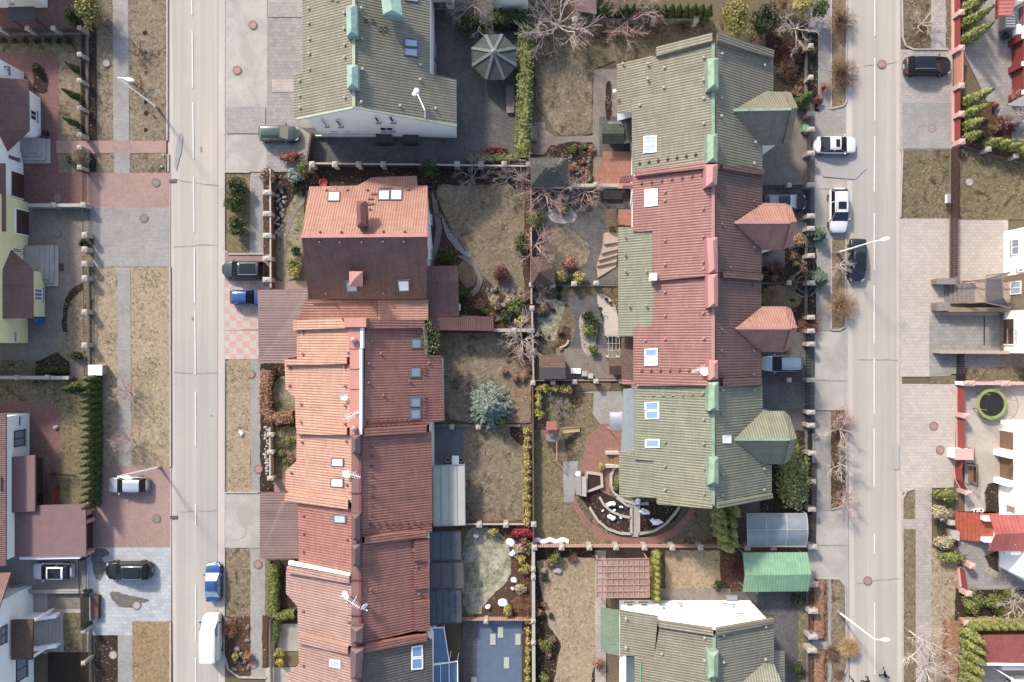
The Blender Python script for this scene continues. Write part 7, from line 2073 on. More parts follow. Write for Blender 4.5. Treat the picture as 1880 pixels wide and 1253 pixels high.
# cars
car('dark green estate car parked beside the white gable house',511,245,0,'paint_green' if 0 else 'p_green',4.35,1.72,1.68,'suv',sunroof=False,glassm='car_glass_tan')
car('dark grey off-roader with roof glass on the pink driveway',446,495,180,'p_graphite',4.75,1.88,1.72,'suv',rails=True,panoramic=True)
car('blue hatchback half under the ribbed carport roof',452,546,0,'p_blue',3.6,1.6,1.5,'hatch')
car('silver hatchback under the leaning white street lamp',234,891,180,'p_silver',4.3,1.75,1.5,'hatch')
car('white car with dark roof in the concrete yard',95,1050,180,'p_white',4.35,1.78,1.55,'hatch',panoramic=True)
car('black off-roader on the blue grey pavers',234,1049,180,'p_black',4.95,1.95,1.72,'suv',rails=True,panoramic=True)
car('blue sedan parked on the left road',391,1070,90,'p_blue',4.2,1.7,1.45,'sedan',glassm='car_glass_pale')
car('white van parked on the left road below the blue sedan',386,1172,90,'p_white',4.9,1.95,2.25,'van',glassm='car_glass_pale')
car('white sedan with sunroof standing across the right pavement',1534,266,0,'p_white',4.6,1.85,1.45,'sedan',sunroof=True)
car('white off-roader with sunroof facing down the right road',1541,386,270,'p_white',4.85,1.95,1.72,'suv',sunroof=True,rails=True)
car('black sedan under the arm of a street lamp',1575,478,268,'p_navy',4.7,1.85,1.48,'sedan',panoramic=True)
car('black off-roader with silver rails at the terracotta gate',1706,120,0,'p_black',5.0,2.0,1.75,'suv',rails=True,panoramic=True)
car('dark sedan half hidden by the upper brown dormer',1441,371,0,'p_navy',4.7,1.8,1.46,'sedan',glassm='car_glass_pale')
car('silver estate car behind the black lattice gate',1437,668,180,'p_silver',4.45,1.75,1.5,'wagon',rails=True)
# street lamps, covers
street_lamp('white street lamp leaning over the upper left footpath',(291,200),(216,143),(230,145),8.6)
street_lamp('white street lamp leaning over the silver hatchback',(295,858),(216,875),(226,877),8.6)
street_lamp('white street lamp reaching over the black sedan',(1536,465),(1600,445),(1618,441),7.8)
street_lamp('white street lamp crossing the lane above the walkers',(1537,1122),(1604,1173),(1618,1175),8.4)
for x,y,m,lb in((436,130,'lid_rose','rusty manhole cover on the pale forecourt, lower one'),(465,47,'lid_rose','rusty manhole cover on the pale forecourt, upper one'),(287,336,'iron_lid','manhole cover on the pink driveway near the road'),(265,401,'iron_lid','manhole cover on the grey driveway left of the road'),(107,365,'iron_lid','manhole cover inside the red paved yard'),(106,429,'iron_lid','manhole cover inside the grey brown yard'),(288,952,'iron_lid','manhole cover on the lower pink driveway'),(252,1111,'concrete','pale manhole cover on the blue grey pavers'),(461,687,'lid_rose','rusty manhole cover beside the tan lawn and pavement'),(475,861,'lid_rose','rusty manhole cover on pavement above the concrete pad'),(474,1036,'lid_rose','rusty manhole cover on pavement below the ribbed carport'),(466,1219,'lid_rose','rusty manhole cover at the bottom of the left pavement'),(1618,119,'lid_rose','manhole cover on the right road near the black car'),(1592,1066,'lid_rose','manhole cover on the lower right road'),(1710,237,'lid_rose','orange manhole cover on the upper right driveway'),(1713,782,'lid_rose','orange manhole cover on the cream driveway by the red fence'),(1725,826,'lid_rose','rusty manhole cover beside the white gate pillar'),(196,117,'concrete','pale round cover in the upper left lawn'),(209,1202,'kerbstone','pale round cover on the dark soil bed'),(1778,335,'kerbstone','pale round cover in the upper right lawn')):
 manhole(lb,x,y,.36,m)
for x,y,lb in((318,333,'iron drain grate at the kerb by the pink driveway'),(320,950,'iron drain grate at the kerb by the lower pink driveway')):
 t=thing('drain_grate',lb,'drain',P(x,y));a=P(x,y);mb=MB();mb.box((a.x,a.y,.1),(.8,.35,.06));mb.build('frame',M['metal_dark'],t);mb=MB()
 for k in range(6):mb.box((a.x-.3+k*.12,a.y,.14),(.05,.3,.03))
 mb.build('grate',M['iron_lid'],t)
for x,y,m,lb in((1473,240,'green_plastic','green bin by the fence of upper brown paving'),(1481,429,'green_plastic','green bin beside the blue spruce at the front fence')):
 t=thing('wheelie_bin',lb,'bin',P(x,y));a=P(x,y);mb=MB();mb.box((a.x,a.y,.5),(.55,.6,.9));mb.build('bin_body',M[m],t);mb=MB();mb.box((a.x,a.y,.98),(.62,.7,.07));mb.build('lid',M[m],t)
 mb=MB();mb.tube((a.x-.25,a.y+.33,.12),(a.x+.25,a.y+.33,.12),.1,.1,8,True);mb.build('wheel',M['trim_black'],t)
# people
person('walker in black with a dark bag, furthest right',1617,1233,75,1,'cloth_black','cloth_navy')
person('walker in dark clothes with arms out, in the middle',1587,1245,200,-1,'cloth_navy','cloth_black')
person('walker in pale coat at the bottom edge, furthest left',1561,1250,110,1,'cloth_pale','cloth_black')
t=thing('hand_bag','dark bag held by the right hand walker','bag',P(1620,1238));a=P(1620,1238);mb=MB();mb.blob((a.x,a.y,.62),(.16,.1,.2),10,6,.05);mb.build('bag_body',M['trim_black'],t);mb=MB();mb.tube((a.x-.08,a.y,.78),(a.x,a.y,.95),.012,.012,5);mb.tube((a.x,a.y,.95),(a.x+.08,a.y,.78),.012,.012,5);mb.build('handle',M['trim_black'],t)
# trees: evergreens
for k in range(19):
 y=695+k*12.6
 thuja('clipped cypress, %s from the top of the row beside the white cabinet'%ordinal(k),184,y,3.5+.5*((k*37%7)/7),.46,'thuja','cypress row beside the white cabinet')
thuja('cypress leaning out left at the top of the clipped row',150,712,3.8,.6)
for k,(x,y,h)in enumerate([(146,131,2.7),(147,182,3.4),(147,232,3.2)]):thuja('thin cypress inside the left iron fence, %s from the top'%ordinal(k),x,y,h,.42,'thuja','thin cypresses inside the left iron fence')
for k,y in enumerate((-8,25,50,78)):thuja('tall cypress behind the top red fence, %s from the top'%ordinal(k),1768,y,5.4,.7,'thuja_y','cypresses behind the top red fence')
for k,(x,y,h)in enumerate([(1770,192,5.2),(1770,214,4.4),(1770,236,3.6)]):thuja('cypress behind the red fence beside the reddish bed, %s from the top'%ordinal(k),x,y,h,.66,'thuja_y','cypresses beside the reddish bed')
for k,(x,y)in enumerate([(1772,256),(1808,268),(1826,272),(1844,276),(1866,282)]):thuja('cypress along the diagonal fence, %s from the left'%ordinal(k),x,y,3.0,.62,'thuja_y','cypresses along the diagonal fence')
for k,(x,y)in enumerate([(1325,950),(1352,948),(1328,962),(1346,966),(1330,977),(1346,984),(1333,992),(1348,1000),(1340,1010)]):thuja('yellow green cypress by the plastic carport, %s in its clump'%ordinal(k),x-16,y-18,4.6,.72,'thuja_y3','cypress clump by the plastic carport')
for k in range(8):thuja('narrow yellow cypress, %s from the top beside the pink pergola'%ordinal(k),1201,1012+k*11,2.6,.52,'thuja_yellow','yellow cypresses beside the pink pergola')
for k,(x,y)in enumerate([(1768,1158),(1768,1176),(1768,1194),(1768,1213),(1768,1233),(1768,1253)]):thuja('broad cypress by the wine red roof, %s from the top'%ordinal(k),x-4,y-4,4.4,.75,'thuja_y','cypresses by the wine red roof')
for k in range(8):thuja('green cypress behind the wine red roof, %s from the left'%ordinal(k),1776+k*15,1140,2.6,.6,'thuja_y','cypresses behind the wine red roof')
for k in range(15):thuja('dark cypress behind the grey slatted fence, %s from the left'%ordinal(k),1102+k*13.5,34,3.4,.62,'thuja','cypresses behind the grey slatted fence')
thuja('leaning cypress at the corner of the upper terrace garden',1463,195,4.6,.75,'thuja')
for k,(x,y,r)in enumerate([(434,343,21),(433,378,20),(435,417,19)]):bush('mountain_pine','round mountain pine on the roadside grass, %s from the top'%ordinal(k),'pine',x,y,r,M['pine'],1.9,700,.13,group='mountain pines on the roadside grass')
spruce('big blue grey spruce in the middle back garden',897,745,44,4.6,'spruce_blue',3,17,30)
bush('round_bush','small yellow green bush at the foot of blue spruce','bush',921,775,9,M['gold_leaf'],1.0,260)
bush('conifer','huge yellow green conifer in the upper left corner','conifer',164,22,(22,38),M['thuja_y2'],3.8,1600,.14,clumps=24)
bush('conifer','dark conifer left of the big yellow conifer','conifer',134,36,(11,18),M['thuja'],3.0,500)
bush('conifer','tall olive conifer above the upper terrace','conifer',1352,38,(27,40),M['thuja_y2'],5.0,1700,.15,clumps=24)
bush('conifer','dark conifer right of the tall olive conifer','conifer',1402,40,(26,36),M['dark_leaf'],3.6,1200,.14)
bush('conifer','golden conifer at the top right of the gardens','conifer',1470,12,(20,22),M['gold_leaf'],3.4,900,.14)
bush('conifer','green conifer beside the golden conifer','conifer',1503,18,(14,20),M['thuja'],3.4,700,.13)
bush('conifer','broad dark green conifer clump beside the lower dormer','conifer',1456,872,(32,58),M['thuja_y3'],3.0,3000,.15,clumps=34)
bush('spruce_shrub','small silver spruce below the dark conifer clump','spruce',1462,920,13,M['silver_leaf'],1.3,350)
spruce('blue green spruce outside the front fence, upper one',1502,430,17,2.4,'spruce_g',5,9,14)
spruce('blue green spruce outside the front fence, lower one',1504,511,19,2.4,'spruce_g',6,9,14)
bush('round_bush','tan dry bush inside the front fence','bush',1466,440,13,M['twig_tan'],1.3,400)
bush('round_bush','green round shrub by the fence above the corner gazebo','bush',983,401,19,M['hedge_leaf'],2.0,700,.12)
for k,(x,y,r)in enumerate([(1029,509,13),(1064,511,13)]):bush('clipped_bush',('left' if k==0 else 'right')+' round yellow bush beside the corner gazebo','bush',x,y,r,M['gold_leaf'],1.4,460,.1)
bush('clipped_bush','small dark bush between two round yellow bushes','bush',1046,511,8,M['thuja'],.9,200)
bush('round_bush','golden bush at the brown rounded porch','bush',1126,420,12,M['gold_leaf'],1.6,400)
bush('round_bush','coral red shrub on the oval lawn','bush',1044,484,14,M['twig_coral'],1.3,420)
bush('round_bush','dark bush against the garden fence above the bare pink tree','bush',956,447,(12,22),M['thuja'],1.8,500)
bush('round_bush','deep purple brown shrub on the brown house lawn','bush',921,502,20,M['twig_red'],1.5,800,.09)
bush('round_bush','green shrub right of the brown house, upper one','bush',820,472,17,M['thuja'],1.4,500)
bush('round_bush','green shrub beside the dark brown garage','bush',853,541,12,M['thuja'],1.6,420)
bush('round_bush','tan dry shrub near the garage','bush',880,562,12,M['rust_leaf'],.9,300)
for k,(x,y,r,m)in enumerate([(945,566,17,'hedge_leaf'),(928,582,14,'pine'),(958,588,11,'gold_leaf'),(910,556,13,'twig_pale'),(952,553,9,'hedge_leaf')]):bush('rockery_shrub','%s shrub of the rockery behind the garage'%['tallest green','dark green','small gold','pale dry','light green'][k],'shrub',x,y,r,M[m],.9,380)
for k,(x,y,r,m)in enumerate([(544,463,10,'dark_leaf'),(540,485,12,'hedge_leaf'),(541,500,12,'gold_leaf')]):bush('round_bush','%s shrub against the west wall of the brown house'%['dark','mid green','pale gold'][k],'bush',x,y,r,M[m],1.3,380)
bush('round_bush','grey brown round shrub at the corner of the rock garden','bush',494,324,17,M['twig_brown'],1.6,600)
bush('spruce_shrub','silver blue spruce beside the rock garden','spruce',540,325,(18,14),M['silver_leaf'],1.6,600)
bush('round_bush','olive shrub behind the silver spruce','bush',556,312,14,M['hedge_leaf'],1.8,460)
bush('round_bush','green tree above the pink brown roof','bush',787,314,19,M['pine'],2.6,700,.12)
bush('conifer','round pine under the bare top tree in the paved yard','conifer',868,44,(34,24),M['pine'],2.2,1100,.13)
bush('round_bush','rust red shrub beside the dark green estate car','bush',533,290,(28,12),M['copper_leaf'],1.3,700,.1)
bush('round_bush','rust red low shrub at the end of the tall hedge','bush',914,276,(30,8),M['copper_leaf'],.9,460)
bush('round_bush','scarlet shrub at the corner of the board fence','bush',960,974,(26,14),M['scarlet_leaf'],1.2,700,.1)
for k,(x,y,r,m,lb)in enumerate([(906,976,11,'gold_leaf','golden cone shrub below the board fence'),(951,1008,(14,9),'twig_pale','pale tufted shrub beside the scarlet shrub'),(956,1025,10,'gold_leaf','golden shrub in the red soil, upper one'),(964,1043,(13,12),'gold_leaf','broad golden shrub in the red soil'),(955,1080,(13,11),'twig_pale','pale dry tuft near white sacks'),(932,1120,(10,14),'gold_leaf','golden cone shrub above the pink brown fence'),(1021,1024,14,'hedge_leaf','round olive shrub below the white covers'),(1003,1183,14,'hedge_leaf','round shrub beside the red soil of the long lawn'),(1098,1218,12,'rust_leaf','rusty round shrub beside the bottom green house'),(1000,1245,11,'hedge_leaf','round shrub at the bottom of the long lawn')]):bush('garden_shrub',lb,'shrub',x,y,r,M[m],1.2,420,.1)
for k,(x,y)in enumerate([(1463,1099),(1466,1230)]):bush('round_bush',('upper' if k==0 else 'lower')+' green clipped bush beside the lower dark driveway','bush',x,y,13,M['pine'],1.4,420)
bush('round_bush','dark bare bush beside the jade carport','bush',1321,1074,12,M['dark_leaf'],1.0,320)
for k,(x,y,r,m,lb)in enumerate([(1738,908,(26,13),'thuja_y','spreading olive juniper at the bend of the red fence'),(1726,942,(20,15),'twig_pale','pale spreading juniper above the grille gate'),(1734,996,(22,12),'twig_pale','pale spreading juniper below the grille gate'),(1745,1022,(26,11),'thuja_y','olive juniper along the bright lawn'),(1783,1105,(20,26),'thuja_y','clumped green conifer at the lower right corner bed'),(1826,1105,(24,16),'hedge_leaf','pale green spreading shrub in the corner bed')]):bush('juniper',lb,'juniper',x,y,r,M[m],1.3,700,.12,clumps=20)
for k,(x,y,r,m,lb)in enumerate([(1085,592,16,'pine','dark pine at the top of the pebble island'),(1082,607,17,'hedge_leaf','green shrub in the middle of pebble island'),(1088,643,10,'hedge_leaf','small round box at the foot of pebble island'),(1078,580,12,'dark_leaf','dark shrub at the head of pebble island')]):bush('island_shrub',lb,'shrub',x,y,r,M[m],1.2,420,.1)
for k,(x,y,r,m,lb)in enumerate([(1036,386,10,'hedge_leaf','small green shrub on the round paved bed'),(1074,372,6,'dark_leaf','dark tuft right of the round paved bed'),(1105,858,8,'gold_leaf','golden shrub under the green lower roof'),(1130,893,10,'hedge_leaf','olive shrub under the green lower roof')]):bush('garden_shrub',lb,'shrub',x,y,r,M[m],.9,260)
for k,(x,y,r,m,lb)in enumerate([(513,1198,9,'gold_leaf','golden shrub on the lower terrace, upper one'),(515,1216,9,'gold_leaf','golden shrub on the lower terrace, lower one'),(525,845,6,'hedge_leaf','small shrub beside the pinkish garden fence'),(434,1205,7,'gold_leaf','tiny golden shrub in the roadside rock bed'),(455,1205,10,'rust_leaf','rusty shrub in the roadside rock bed'),(153,446,9,'dark_leaf','round dark shrub by the stone gate piers'),(68,128,8,'dark_leaf','dark shrub in the kidney shaped bed'),(100,680,(34,9),'pine','low spreading pine by the thin wall'),(140,652,(16,9),'dark_leaf','dark low shrub above the thin wall'),(136,294,12,'dark_leaf','dark round shrub west of the silver tree'),(74,915,9,'dark_leaf','dark shrub beside the brown side wall')]):bush('garden_shrub',lb,'shrub',x,y,r,M[m],1.0,300)
for k in range(7):bush('hedge_plant','small dark hedge plant along the plinth, %s from the left'%ordinal(k),'shrub',8+k*20,76,7,M['dark_leaf'],.8,120,group='hedge plants along the dark plinth')
for k in range(12):bush('clipped_bush','golden clipped cypress, %s from the top of the lower garden row'%ordinal(k),'bush',968,792+k*15,(8.5,9.5),M['gold_leaf'],1.7,230,.1,group='golden clipped row of the lower garden')
for k,(x,y)in enumerate([(989,715),(1003,713),(1018,713),(1034,714),(1043,716),(988,729),(988,742),(987,756),(993,762)]):bush('clipped_bush','gold topiary ball, %s along the bent row near the shed'%ordinal(k),'bush',x,y,9,M['gold_leaf'],1.5,260,.1,group='gold topiary balls in a bent row')
for k in range(7):bush('clipped_bush','yellow shrub beside the blue sheeted yard, %s from the top'%ordinal(k),'bush',969,1140+k*18,(6,9),M['gold_leaf'],1.2,160,group='yellow shrubs beside the blue sheeted yard')
hedge('tall clipped yellow green hedge east of the paved yard','966,48 964,150 961,230 960,290',1.7,2.2,'hedge_leaf',150,.14)
hedge('dark green hedge behind the octagonal gazebo','905,32 970,32',1.6,2.0,'pine',150,.14)
hedge('low green hedge in front of the dark board fence','855,292 955,289',.9,1.0,'hedge_leaf',120)
hedge('rusty brown hornbeam hedge bending round the shrub garden','490,680 486,715 488,762 505,770 538,765',1.3,1.4,'rust_leaf',170,.11)
hedge('green clipped hedge west of the rose roofed terrace','500,1035 500,1132',1.1,1.3,'hedge_leaf',150)
hedge('short green hedge at the end of the clipped hedge','506,1134 540,1128',.9,1.2,'hedge_leaf',140)
hedge('dark ivy hedge beside the lower terrace','507,1140 504,1180',.7,1.2,'thuja',120)
hedge('rusty low hedge on the verge, upper length','1504,1066 1504,1172',1.5,.7,'rust_leaf',120,.1)
hedge('rusty low hedge on the verge, lower length','1504,1196 1504,1290',1.5,.7,'rust_leaf',120,.1)
hedge('coral brown hedge along the right lawn edge','1752,1140 1748,1300',2.0,.8,'rust_leaf',120,.1)
# bare trees and shrubs
for a in(('bare tree with pale crown over the round pine',870,18,4.0,1.9,'bark_grey',3,7),('large bare pale tree left of the grey slatted fence',1022,55,4.6,2.5,'bark_pale',4,8),('bare pink tree in front of the grey slatted fence',1150,45,4.2,1.9,'bark_rose',5,8),('small bare tree below the big pale tree',1072,76,2.6,1.3,'bark_brown',6,6),('small bare tree in shade below the board fence, left one',868,330,2.6,1.2,'bark_grey',7,6),('small bare tree in shade below the board fence, right one',938,328,2.8,1.3,'bark_grey',8,6),('bare pink tree reaching over the grey green gazebo',1000,352,3.8,1.9,'bark_rose',9,8),('bare rose tree below the white capped rail',1072,355,2.6,1.3,'bark_rose',10,6),('bare pink tree beside the corner gazebo',983,452,3.0,1.4,'bark_rose',11,7),('pale bare tree below the garage wall',958,625,3.0,1.5,'bark_pale',12,9),('pale bare tree among dark conifers',1455,60,3.4,1.6,'bark_pale',13,7),('young bare birch on the lower verge',1535,787,2.8,1.1,'bark_pale',14,6),('young bare birch on the verge, second below',1537,850,2.6,1.0,'bark_pale',15,5),('young bare birch at the end of the verge',1540,915,3.0,1.1,'bark_rose',16,6),('bare tree on the verge beside the black sedan',1535,488,3.2,.75,'bark_pale',17,4),('bare roadside tree on the lower left lawn',240,720,2.2,.9,'bark_rose',18,6),('bare roadside tree above the lamp on the left lawn',244,806,2.6,1.1,'bark_rose',19,6),('thin bare tree on the upper right verge',1684,50,3.0,1.0,'bark_pale',20,4),('leafless tree leaning over the lower right footpath',1668,1158,6.4,1.7,'bark_pale',21,4),('leafless tree at the bottom of the right footpath',1670,1205,6.2,1.7,'bark_pale',22,4),('thin bare tree in the lower right corner bed',1850,1100,3.2,1.4,'bark_pale',23,5),('small bare tree on the moss lawn of topiary garden',1025,745,1.8,.8,'bark_grey',24,6),('small bare tree in the shaded garden corner',990,540,2.0,.9,'bark_grey',25,6),('thin bare shrub tree on the left lawn, upper one',260,95,1.6,.6,'bark_brown',26,4),('thin bare shrub tree on the left lawn, lower one',262,165,1.6,.6,'bark_brown',27,4),('bare tree in the upper right garden bed',1858,215,3.0,1.6,'bark_pale',28,6),('low bare tree behind the upper terrace corner',1198,70,2.0,.9,'bark_brown',29,5)):
 lab,x,y,h,sp,mt,sd,lm=a
 bare_tree(lab,x,y,h,sp*1.35,mt,sd,limbs=lm+1,rr=.1 if h>5 else .12 if h>3.5 else .085,twig=1.25,trunk_h=.5 if h>5 else .3)
for a in(('purple brown twiggy shrub among dark conifers',1446,100,24,1.8,'twig_red',220,1),('grey twiggy shrub below the purple one',1440,130,20,1.5,'twig_brown',160,2),('tan leafless shrub on the upper verge, top one',1540,45,28,1.8,'twig_brown',180,3),('tan leafless shrub on the upper verge, lower one',1542,140,30,1.8,'twig_brown',220,4),('pale leafless shrub beside the corner cypress',1510,165,16,1.2,'twig_rose',100,5),('tan leafless shrub on the middle verge',1540,560,32,1.8,'twig_tan',220,6),('coral leafless shrub on the lower verge',1540,772,26,1.4,'twig_rose',160,7),('straw coloured round shrub beside the lower lamp',1553,1185,19,1.5,'twig_straw',520,8),('coral shrub inside the lower front fence',1482,596,22,1.5,'twig_coral',190,9),('tan shrub beside the small round bed',1418,541,20,1.4,'twig_tan',200,10),('brown shrub below the upper brown dormer',1424,490,16,1.1,'twig_brown',140,11),('rose leafless shrub by the thin grey fence',965,1106,24,1.4,'twig_coral',190,12),('coral twig shrub beside the jade carport',1352,1040,18,1.3,'twig_red',160,13),('coral shrub beside the round olive shrub',1049,1022,12,.9,'twig_coral',110,14),('silver leafless tree by the red path gate',160,292,17,2.4,'twig_pale',260,15),('reddish twig shrub at the roadside rock bed',424,1150,17,1.0,'twig_coral',160,16),('pale grass tuft in the shrub garden',521,806,15,.9,'twig_pale',130,17),('brown shrubs under the bare top fence',1255,52,14,1.0,'twig_brown',110,18),('brown shrub on the wide lawn edge near spruce',1010,280,10,.7,'twig_brown',60,19),('red brown shrub in the upper right bed',1846,232,20,.7,'twig_red',170,20),('pale shrub in the reddish bed behind cypresses',1800,240,16,.8,'twig_tan',140,21),('rusty shrub by the lower verge kerb',1523,1195,16,.9,'twig_brown',140,22),('dark shrub on the verge above kerb end',1538,1235,12,.7,'twig_brown',90,23),('tan bushy tree beside dark conifers at the top',1432,18,18,2.2,'twig_tan',200,24)):
 lab,x,y,r,h,mt,n,sd=a
 twig_bush(lab,x,y,r,h,mt,n,sd)
# rocks, sacks, small things
rnd=random.Random(4)
spots=[(508+rnd.uniform(-5,9)+(k%3)*4,340+k*2.9,rnd.uniform(2.2,4.2))for k in range(34)]
rocks(lambda k:'pale rock of the rock garden border, %d from the top'%(k+1)if 0 else 'pale rounded stone in the stony border beside the brown fence',spots,'rock',3,'stones of the border beside the brown fence')
spots=[(800+k*2.7+rnd.uniform(-3,3),385+k*3.6+rnd.uniform(-3,3),rnd.uniform(2,3.8))for k in range(22)]
rocks('rough brown stone edging the garden path by the brown house',spots,'rock_dark',40,'stones edging the garden path')
spots=[(rnd.uniform(893,968),rnd.uniform(532,592),rnd.uniform(2.5,6))for k in range(26)]
rocks('rough grey stone in the rockery behind the garage',spots,'rock_dark',80,'stones of the rockery behind the garage')
spots=[(rnd.uniform(1046,1086),rnd.uniform(272,335),rnd.uniform(2,5))for k in range(24)]
rocks('rough stone around the little pond garden',spots,'rock_dark',110,'stones around the pond garden')
spots=[(rnd.uniform(416,458),rnd.uniform(1136,1232),rnd.uniform(2.5,6.5))for k in range(18)]
rocks('weathered stone in the roadside rock bed',spots,'rock_dark',140,'stones of the roadside rock bed')
spots=[(490+rnd.uniform(-3,3),785+k*5,rnd.uniform(2,4))for k in range(18)]
rocks('pale stone along the pinkish garden fence',spots,'rock',170,'stones along the pinkish garden fence')
rocks(lambda k:['pale boulder at the roadside bed, upper of three','pale boulder at the roadside bed, lower of three'][k],[(301,286,3),(298,307,3.5)],'rock',190)
rocks(lambda k:'white stone on the tan roadside lawn',[(444,795,5)],'fleece',195)
rocks(lambda k:'pale boulder on the red paved yard',[(104,785,5)],'rock',197)
rocks(lambda k:'big grey boulder below the round olive shrub',[(1023,1047,8)],'rock',199)
sp=[(874,983,5),(938,995,8.5),(942,1015,6),(944,1064,6),(941,1080,3.5),(924,1105,9),(896,1113,5)]
nm=['small pale fleece covered mound below the board fence','large white fleece covered mound by pale tuft','grey white covered mound beside golden shrub','white covered mound in the red soil bend','little white covered mound in the red soil bend','largest white covered mound near the golden cone','small pointed white sack left of the largest mound']
for k,(x,y,r)in enumerate(sp):
 b=P(x,y);b.z=.08;mb=MB();mb.blob((0,0,r*S*.6),(r*S,r*S*.9,r*S*1.1),14,9,.12,60+k);o=mb.build('fleece_cover',M['fleece'],None,smooth=True);o.location=b;tag(o,nm[k],'plant cover','fleece plant covers in the red soil garden')
sp=[(1121,924,7),(1127,936,3),(1122,949,7),(1106,937,2.5),(1139,950,2.5),(1170,919,6),(1182,938,8),(1205,957,8),(1199,955,6),(1140,930,3)]
for k,(x,y,r)in enumerate(sp):
 b=P(x,y);b.z=.25;mb=MB();mb.blob((0,0,r*S*.5),(r*S,r*S*.8,r*S*.8),10,7,.28,90+k);o=mb.build('fleece_cover',M['fleece'],None);o.location=b;tag(o,'white wrapped plant in the curved beds, %s counting from the barbecue'%ordinal(k),'plant cover','white wrapped plants in the curved beds')
b=P(1012,993);mb=MB()
for k in range(6):mb.blob((b.x-1.6+k*.62,b.y+.1*math.sin(k*2),.3),(.5,.3,.35),9,6,.3,k)
mb2=MB()
rows=[[Vector((b.x-1.9+i*.2,b.y+(j-3)*.1+.12*math.sin(i*.9),.12+.5*max(0,1-((j-3)/3.2)**2)*(.75+.25*math.sin(i*1.7+j))))for j in range(7)]for i in range(20)]
mb2.grid(rows);o=mb2.build('tarpaulin',M['fleece'],None,smooth=True,at=b);tag(o,'crumpled white sheet lying above the pinkish fence','sheet')
t=thing('toy_ring','red round tub in the garden bed beside the pink brown roof','tub',P(597,338));a=P(595,337);mb=MB();mb.lathe((a.x,a.y,.08),[(.3,0),(.42,.3),(.46,.32),(.4,.34),(.3,.12),(.02,.1)],18);mb.build('tub_body',M['red_plastic'],t)
mb=MB();mb.lathe((a.x,a.y,.1),[(.18,.0),(.16,.06),(.02,.07)],12);mb.build('tub_base',M['door_red'],t)
t=thing('wooden_bench','long grey wooden bench beside the tall hedge','bench',P(936,185));a=P(936,185);
for k in range(5):mb=MB();mb.box((a.x-.32+k*.16,a.y,.45),(.13,3.0,.05));mb.build('seat_slat',M['wood_grey'],t)
mb=MB();mb.box((a.x+.45,a.y,.75),(.05,3.0,.4));mb.build('backrest',M['wood_grey'],t)
for s in(-1.3,1.3):mb=MB();mb.box((a.x,a.y+s,.22),(.7,.08,.42));mb.build('leg',M['wood_grey'],t)
t=thing('garden_bench','white framed bench on paving left of the wide lawn','bench',P(981,246));a=P(981,246);mb=MB();mb.box((a.x,a.y,.45),(.6,1.7,.06));mb.build('seat',M['wood_grey'],t);mb=MB();mb.box((a.x-.3,a.y,.72),(.06,1.8,.45));mb.build('backrest',M['metal_white'],t)
for s in(-.8,.8):mb=MB();mb.box((a.x,a.y+s,.24),(.65,.06,.48));mb.build('leg',M['metal_white'],t)
t=thing('cable_coil','coil of pale garden hose on the stone paving by the red stairs','hose',P(1815,1046));a=P(1805,1043);mb=MB();L=[Vector((a.x+i*.045+.22*math.sin(i*.55),a.y-i*.025+.3*math.cos(i*.55),.2))for i in range(60)]
for p,r in zip(L,L[1:]):mb.tube(p,r,.03,.03,5)
mb.build('hose',M['wood_yellow'],t)
for k,(x,y)in enumerate([(1787,937),(1797,936)]):b=P(x,y);t=thing('plant_pot',('left' if k==0 else 'right')+' pale round pot above the red stairs','pot',b);mb=MB();mb.lathe((b.x,b.y,.1),[(.15,0),(.22,.35),(.26,.4),(.18,.4),(.14,.25),(.01,.25)],12);mb.build('pot_body',M['metal_white'],t);mb=MB();mb.lathe((b.x,b.y,.38),[(.18,0),(.01,.03)],10);mb.build('soil',M['soil'],t)
for k,(x,y,sx,sy,m,lb)in enumerate([(1056,681,1.0,.5,'metal_white','white garden chest beside the brown and black shed'),(1072,686,.55,.5,'pier','pale stone pot beside the white chest'),(1083,690,.5,.5,'roof_sage','pale green crate below the little hut')]):
 b=P(x,y);t=thing(['garden_chest','stone_pot','crate'][k],lb,['chest','pot','crate'][k],b);mb=MB();mb.box((b.x,b.y,.4),(sx,sy,.6));mb.build('box_body',M[m],t);mb=MB();mb.box((b.x,b.y,.72),(sx+.06,sy+.06,.05));mb.build('lid',M[m],t)
def ring_bed(label,x,y,r,mat='pier',h=.3):
 b=P(x,y);t=thing('round_bed',label,'flower bed',b);n=24
 for k,rr in enumerate((r,r*.62)):
  mb=MB();rows=[]
  for f,z in((1,.02),(1,h),(.88,h),(.88,.1)):rows.append([Vector((b.x+rr*f*math.cos(i*6.283/n),b.y+rr*f*math.sin(i*6.283/n),z))for i in range(n)])
  mb.grid(rows,True);mb.build('edging_ring',M[mat],t)
 mb=MB();mb.lathe((b.x,b.y,.15),[(r*.9,0),(r*.5,.05),(.02,.08)],20);mb.build('soil',M['soil'],t)
ring_bed('round concentric bed with dark edging inside the front fence',1476,522,1.5,'rock_dark',.2)
b=P(1033,626);t=thing('water_feature','small curved blue boat shaped planter in the island bed','planter',b);mb=MB();L=[P(1028+16*math.sin(s),634-14*(1-math.cos(s))+4,.25)for s in[i*.14 for i in range(12)]]
for a,c in zip(L,L[1:]):mb.tube(a,c,.12,.12,6)
mb.build('planter_body',M['roof_sage'],t);mb=MB();mb.blob(P(1030,640,.3),(.25,.25,.2),9,6,.1);mb.build('ball',M['lid_rose'],t)
